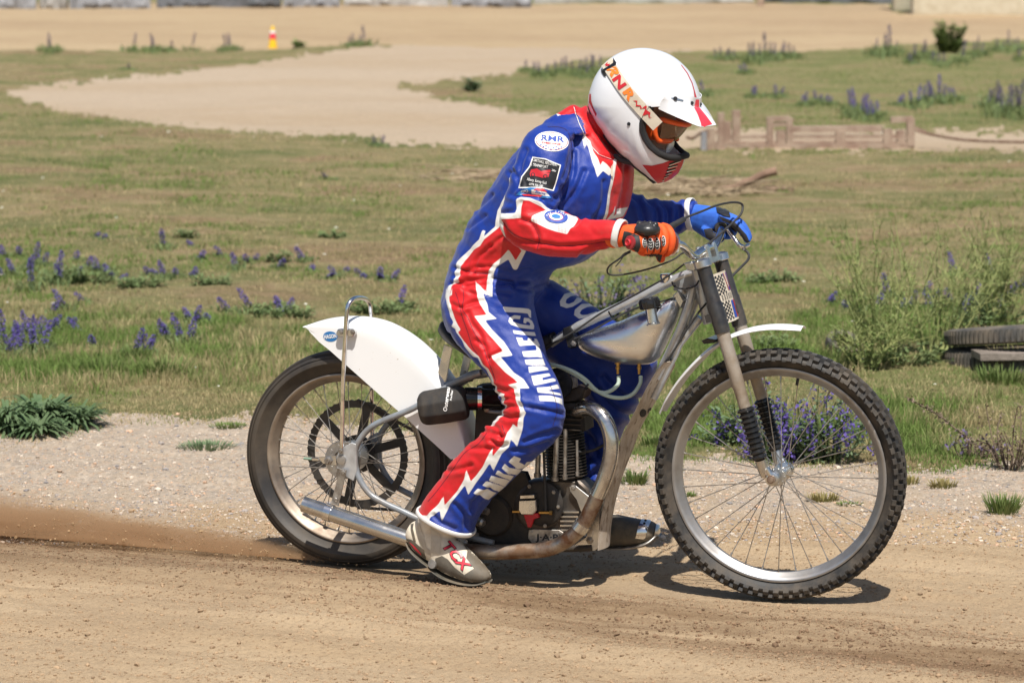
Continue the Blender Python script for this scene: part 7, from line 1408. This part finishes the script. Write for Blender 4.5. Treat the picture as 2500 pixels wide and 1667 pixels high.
# cone
g = ground_at(666, 115); s_ = g[1] / FPX; hh = 54 * s_; con = empty('traffic_cone', tuple(g)); tag(con, 'small yellow cone with a red and white band at the far track edge', 'cone')
M['yellow'] = pm('cone_yellow', (.80, .50, .01), .5, 0, (.70, .40, .01))
MB().lathe((0, 0, 0), (0, 0, 1), [(0.012, .20 * hh), (hh * .96, .07 * hh), (hh, .045 * hh), (hh, 0)], 24).build('cone_body', M['yellow'], con); MB().box((0, 0, .008), (.2 * hh, 0, 0), (0, .2 * hh, 0), (0, 0, .008)).build('cone_base', M['yellow'], con)
MB().lathe((0, 0, 0), (0, 0, 1), [(hh * .42, .147 * hh + .003), (hh * .68, .110 * hh + .003)], 24).build('cone_band', M['pink'], con); MB().lathe((0, 0, 0), (0, 0, 1), [(hh * .68, .112 * hh + .004), (hh * .80, .092 * hh + .004)], 24).build('cone_band', M['whiteplastic'], con)
# barrier of grey sheets and the pale wall at the top
def panel(name, x0, x1, ybot, hgt, thick, mt, label, category, seed=0, slope=0.0, dy=0.0):
    a, b = gnd(*C2(x0, ybot)), gnd(*C2(x1, ybot + slope)); a[1] += dy; b[1] += dy; n_ = 24; rg = np.random.default_rng(seed); G = []
    for k, (z, o_) in enumerate([(-.05, 0), (.06, -.03), (hgt * .5, .02), (hgt, 0), (hgt, thick), (-.05, thick)]):
        row = []
        for i in range(n_): t = i / (n_ - 1); p = a * (1 - t) + b * t; row.append([p[0], p[1] + o_ + (rg.normal(0, .035) if k < 3 and name != 'wall' else 0), z + (rg.normal(0, .015) if k in (1, 2, 3) and name != 'wall' else 0)])
        G.append(row)
    m_ = MB().grid(np.array(G), cu=True); m_.f += [tuple(k * n_ for k in range(6)), tuple(k * n_ + n_ - 1 for k in reversed(range(6)))]; c = (a + b) / 2; m_.v = [v_ - c * [1, 1, 0] for v_ in m_.v]; o = m_.build(name, mt, None, 30); o.location = (c[0], c[1], 0); tag(o, label, category)
M['tarp2'] = wmat('light_sheeting', (.42, .40, .37), (.32, .30, .28)); M['darkrub'] = wmat('dark_rubber_sheet', (.09, .095, .10), (.15, .15, .16))
OX = -1250 / .5315
for i, (x0, x1, yb, mt, lb) in enumerate([(-300, 165, 38, 'tarp', 'grey sheet of the track barrier at the top left corner'), (185, 310, 36, 'tarp2', 'short pale barrier sheet, second from the left'), (320, 690, 36, 'tarp', 'light grey barrier sheet left of the darkest one'), (720, 1290, 34, 'darkrub', 'dark grey barrier sheet at the top, above the cone'), (1300, 1560, 32, 'tarp', 'grey barrier sheet right of the darkest one'), (1580, 2060, 28, 'tarp2', 'pale barrier sheet at the top, left of the rider')]):
    panel('barrier_sheet', x0 + OX, x1 + OX, yb, .55, .08, M[mt], lb, 'barrier', i)
for i, (x0, x1, yb, mt, lb) in enumerate([(-280, 90, 28, 'tarp', 'grey barrier sheet at the top just left of the helmet'), (100, 1110, 14, 'tarp2', 'long pale barrier sheet directly above the helmet'), (1160, 1748, 13, 'darkrub', 'grey barrier sheet at the top left of the pale wall')]):
    panel('barrier_sheet', x0, x1, yb, .5, .08, M[mt], lb, 'barrier', i + 9, 4)
panel('wall', 1755, 1842, 48, 2.0, .3, M['wallp'], 'cream rendered wall end, set back left of the larger pale wall', 'wall', 0, 3, .0); panel('wall', 1843, 2700, 68, 2.2, .4, M['wallp'], 'cream rendered wall at the top right corner', 'wall', 0, 8)
po = gnd(*C2(1142, 30)); o = MB().box((0, 0, .3), (.06, 0, 0), (0, .06, 0), (0, 0, .35)).build('barrier_post', M['timber']); o.location = tuple(po); tag(o, 'short brown post between the barrier sheets above the helmet', 'post')
# ------------------------------------------------------------------ dirt thrown up by the rear wheel
ru = -WB - .06; Lp = 1.9; ul = np.linspace(0, 1, 22); G = []
def plume(t): return .016 + .19 * t ** .85, .03 + .20 * t ** .8                # height, half width
for t in ul:
    h, w_ = plume(t); a = np.linspace(0, 2 * np.pi, 20, endpoint=False); z0 = .006 + .01 * t; G.append([[ru + .12 - t * Lp, math.cos(q_) * w_, z0 + h * .5 + math.sin(q_) * h * .5 + .0 * t] for q_ in a])
pmb = MB().grid(np.array(G), cv=True); pmb.f += [tuple(range(20)), tuple(21 * 20 + k for k in reversed(range(20)))]

m = bpy.data.materials.new('dust_spray'); m.use_nodes = True; nd, lk = m.node_tree.nodes, m.node_tree.links; nd.remove(nd['Principled BSDF'])
tc = nd.new('ShaderNodeTexCoord'); sx_ = nd.new('ShaderNodeSeparateXYZ'); lk.new(tc.outputs['Object'], sx_.inputs[0]); T_n = math_(nd, lk, 'DIVIDE', math_(nd, lk, 'SUBTRACT', ru + .12, sx_.outputs[0]), Lp, clamp=True); tpow = math_(nd, lk, 'POWER', T_n, .8)
hh_ = math_(nd, lk, 'MULTIPLY_ADD', math_(nd, lk, 'POWER', T_n, .85), .19, .016); wv = math_(nd, lk, 'MULTIPLY_ADD', tpow, .20, .03)
zr = math_(nd, lk, 'DIVIDE', sx_.outputs[2], hh_); vr = math_(nd, lk, 'ABSOLUTE', math_(nd, lk, 'DIVIDE', sx_.outputs[1], wv)); vr = nd_v = math_(nd, lk, 'SUBTRACT', 1.0, vr, clamp=True); zf_ = math_(nd, lk, 'SUBTRACT', 1.05, zr, clamp=True); zf_ = math_(nd, lk, 'POWER', zf_, 2.4); vr = math_(nd, lk, 'POWER', vr, 1.2)
mp = nd.new('ShaderNodeMapping'); mp.inputs['Rotation'].default_value = (0, .06, 0); mp.inputs['Scale'].default_value = (2.2, 9, 24); lk.new(tc.outputs['Object'], mp.inputs[0]); nn_ = noise(nd, lk, mp.outputs[0], 1.6, 5, .65)
dn = math_(nd, lk, 'MULTIPLY', math_(nd, lk, 'MULTIPLY', zf_, vr), math_(nd, lk, 'MULTIPLY', ramp(nd, lk, nn_, [(.40, .02), (.64, 1.0)]), math_(nd, lk, 'SUBTRACT', 1.25, T_n)))
pv = nd.new('ShaderNodeVolumePrincipled'); pv.inputs['Color'].default_value = (.62, .43, .26, 1); pv.inputs['Anisotropy'].default_value = .1; lk.new(math_(nd, lk, 'MULTIPLY', dn, 420.0), pv.inputs['Density']); lk.new(pv.outputs[0], nd['Material Output'].inputs['Volume'])
dust = pmb.build('dust_spray', m, None, 180); bm = bmesh.new(); bm.from_mesh(dust.data); bmesh.ops.recalc_face_normals(bm, faces=bm.faces); bm.to_mesh(dust.data); bm.free(); dust.location = tuple(BO); dust.rotation_euler = (0, 0, -YAW); tag(dust, kind='stuff')
n = 4200; t = prng.uniform(0, 1, n) ** .75; hpl = .012 + .15 * t; u_ = ru + .14 - t * Lp; v_ = prng.normal(0, 1, n) * (.02 + .09 * t); w_ = np.abs(prng.normal(0, 1, n)) * hpl * .45 + .006; Wd = to_world(np.stack([u_, v_, w_], 1))
stones('flying_dirt', None, None, np.clip(prng.lognormal(-6.45, .55, n), .0008, .007), np.array([.36, .24, .13]) * prng.uniform(.6, 1.3, (n, 1)), prng, .8, 0, xy=(Wd[:, 0], Wd[:, 1], Wd[:, 2]))
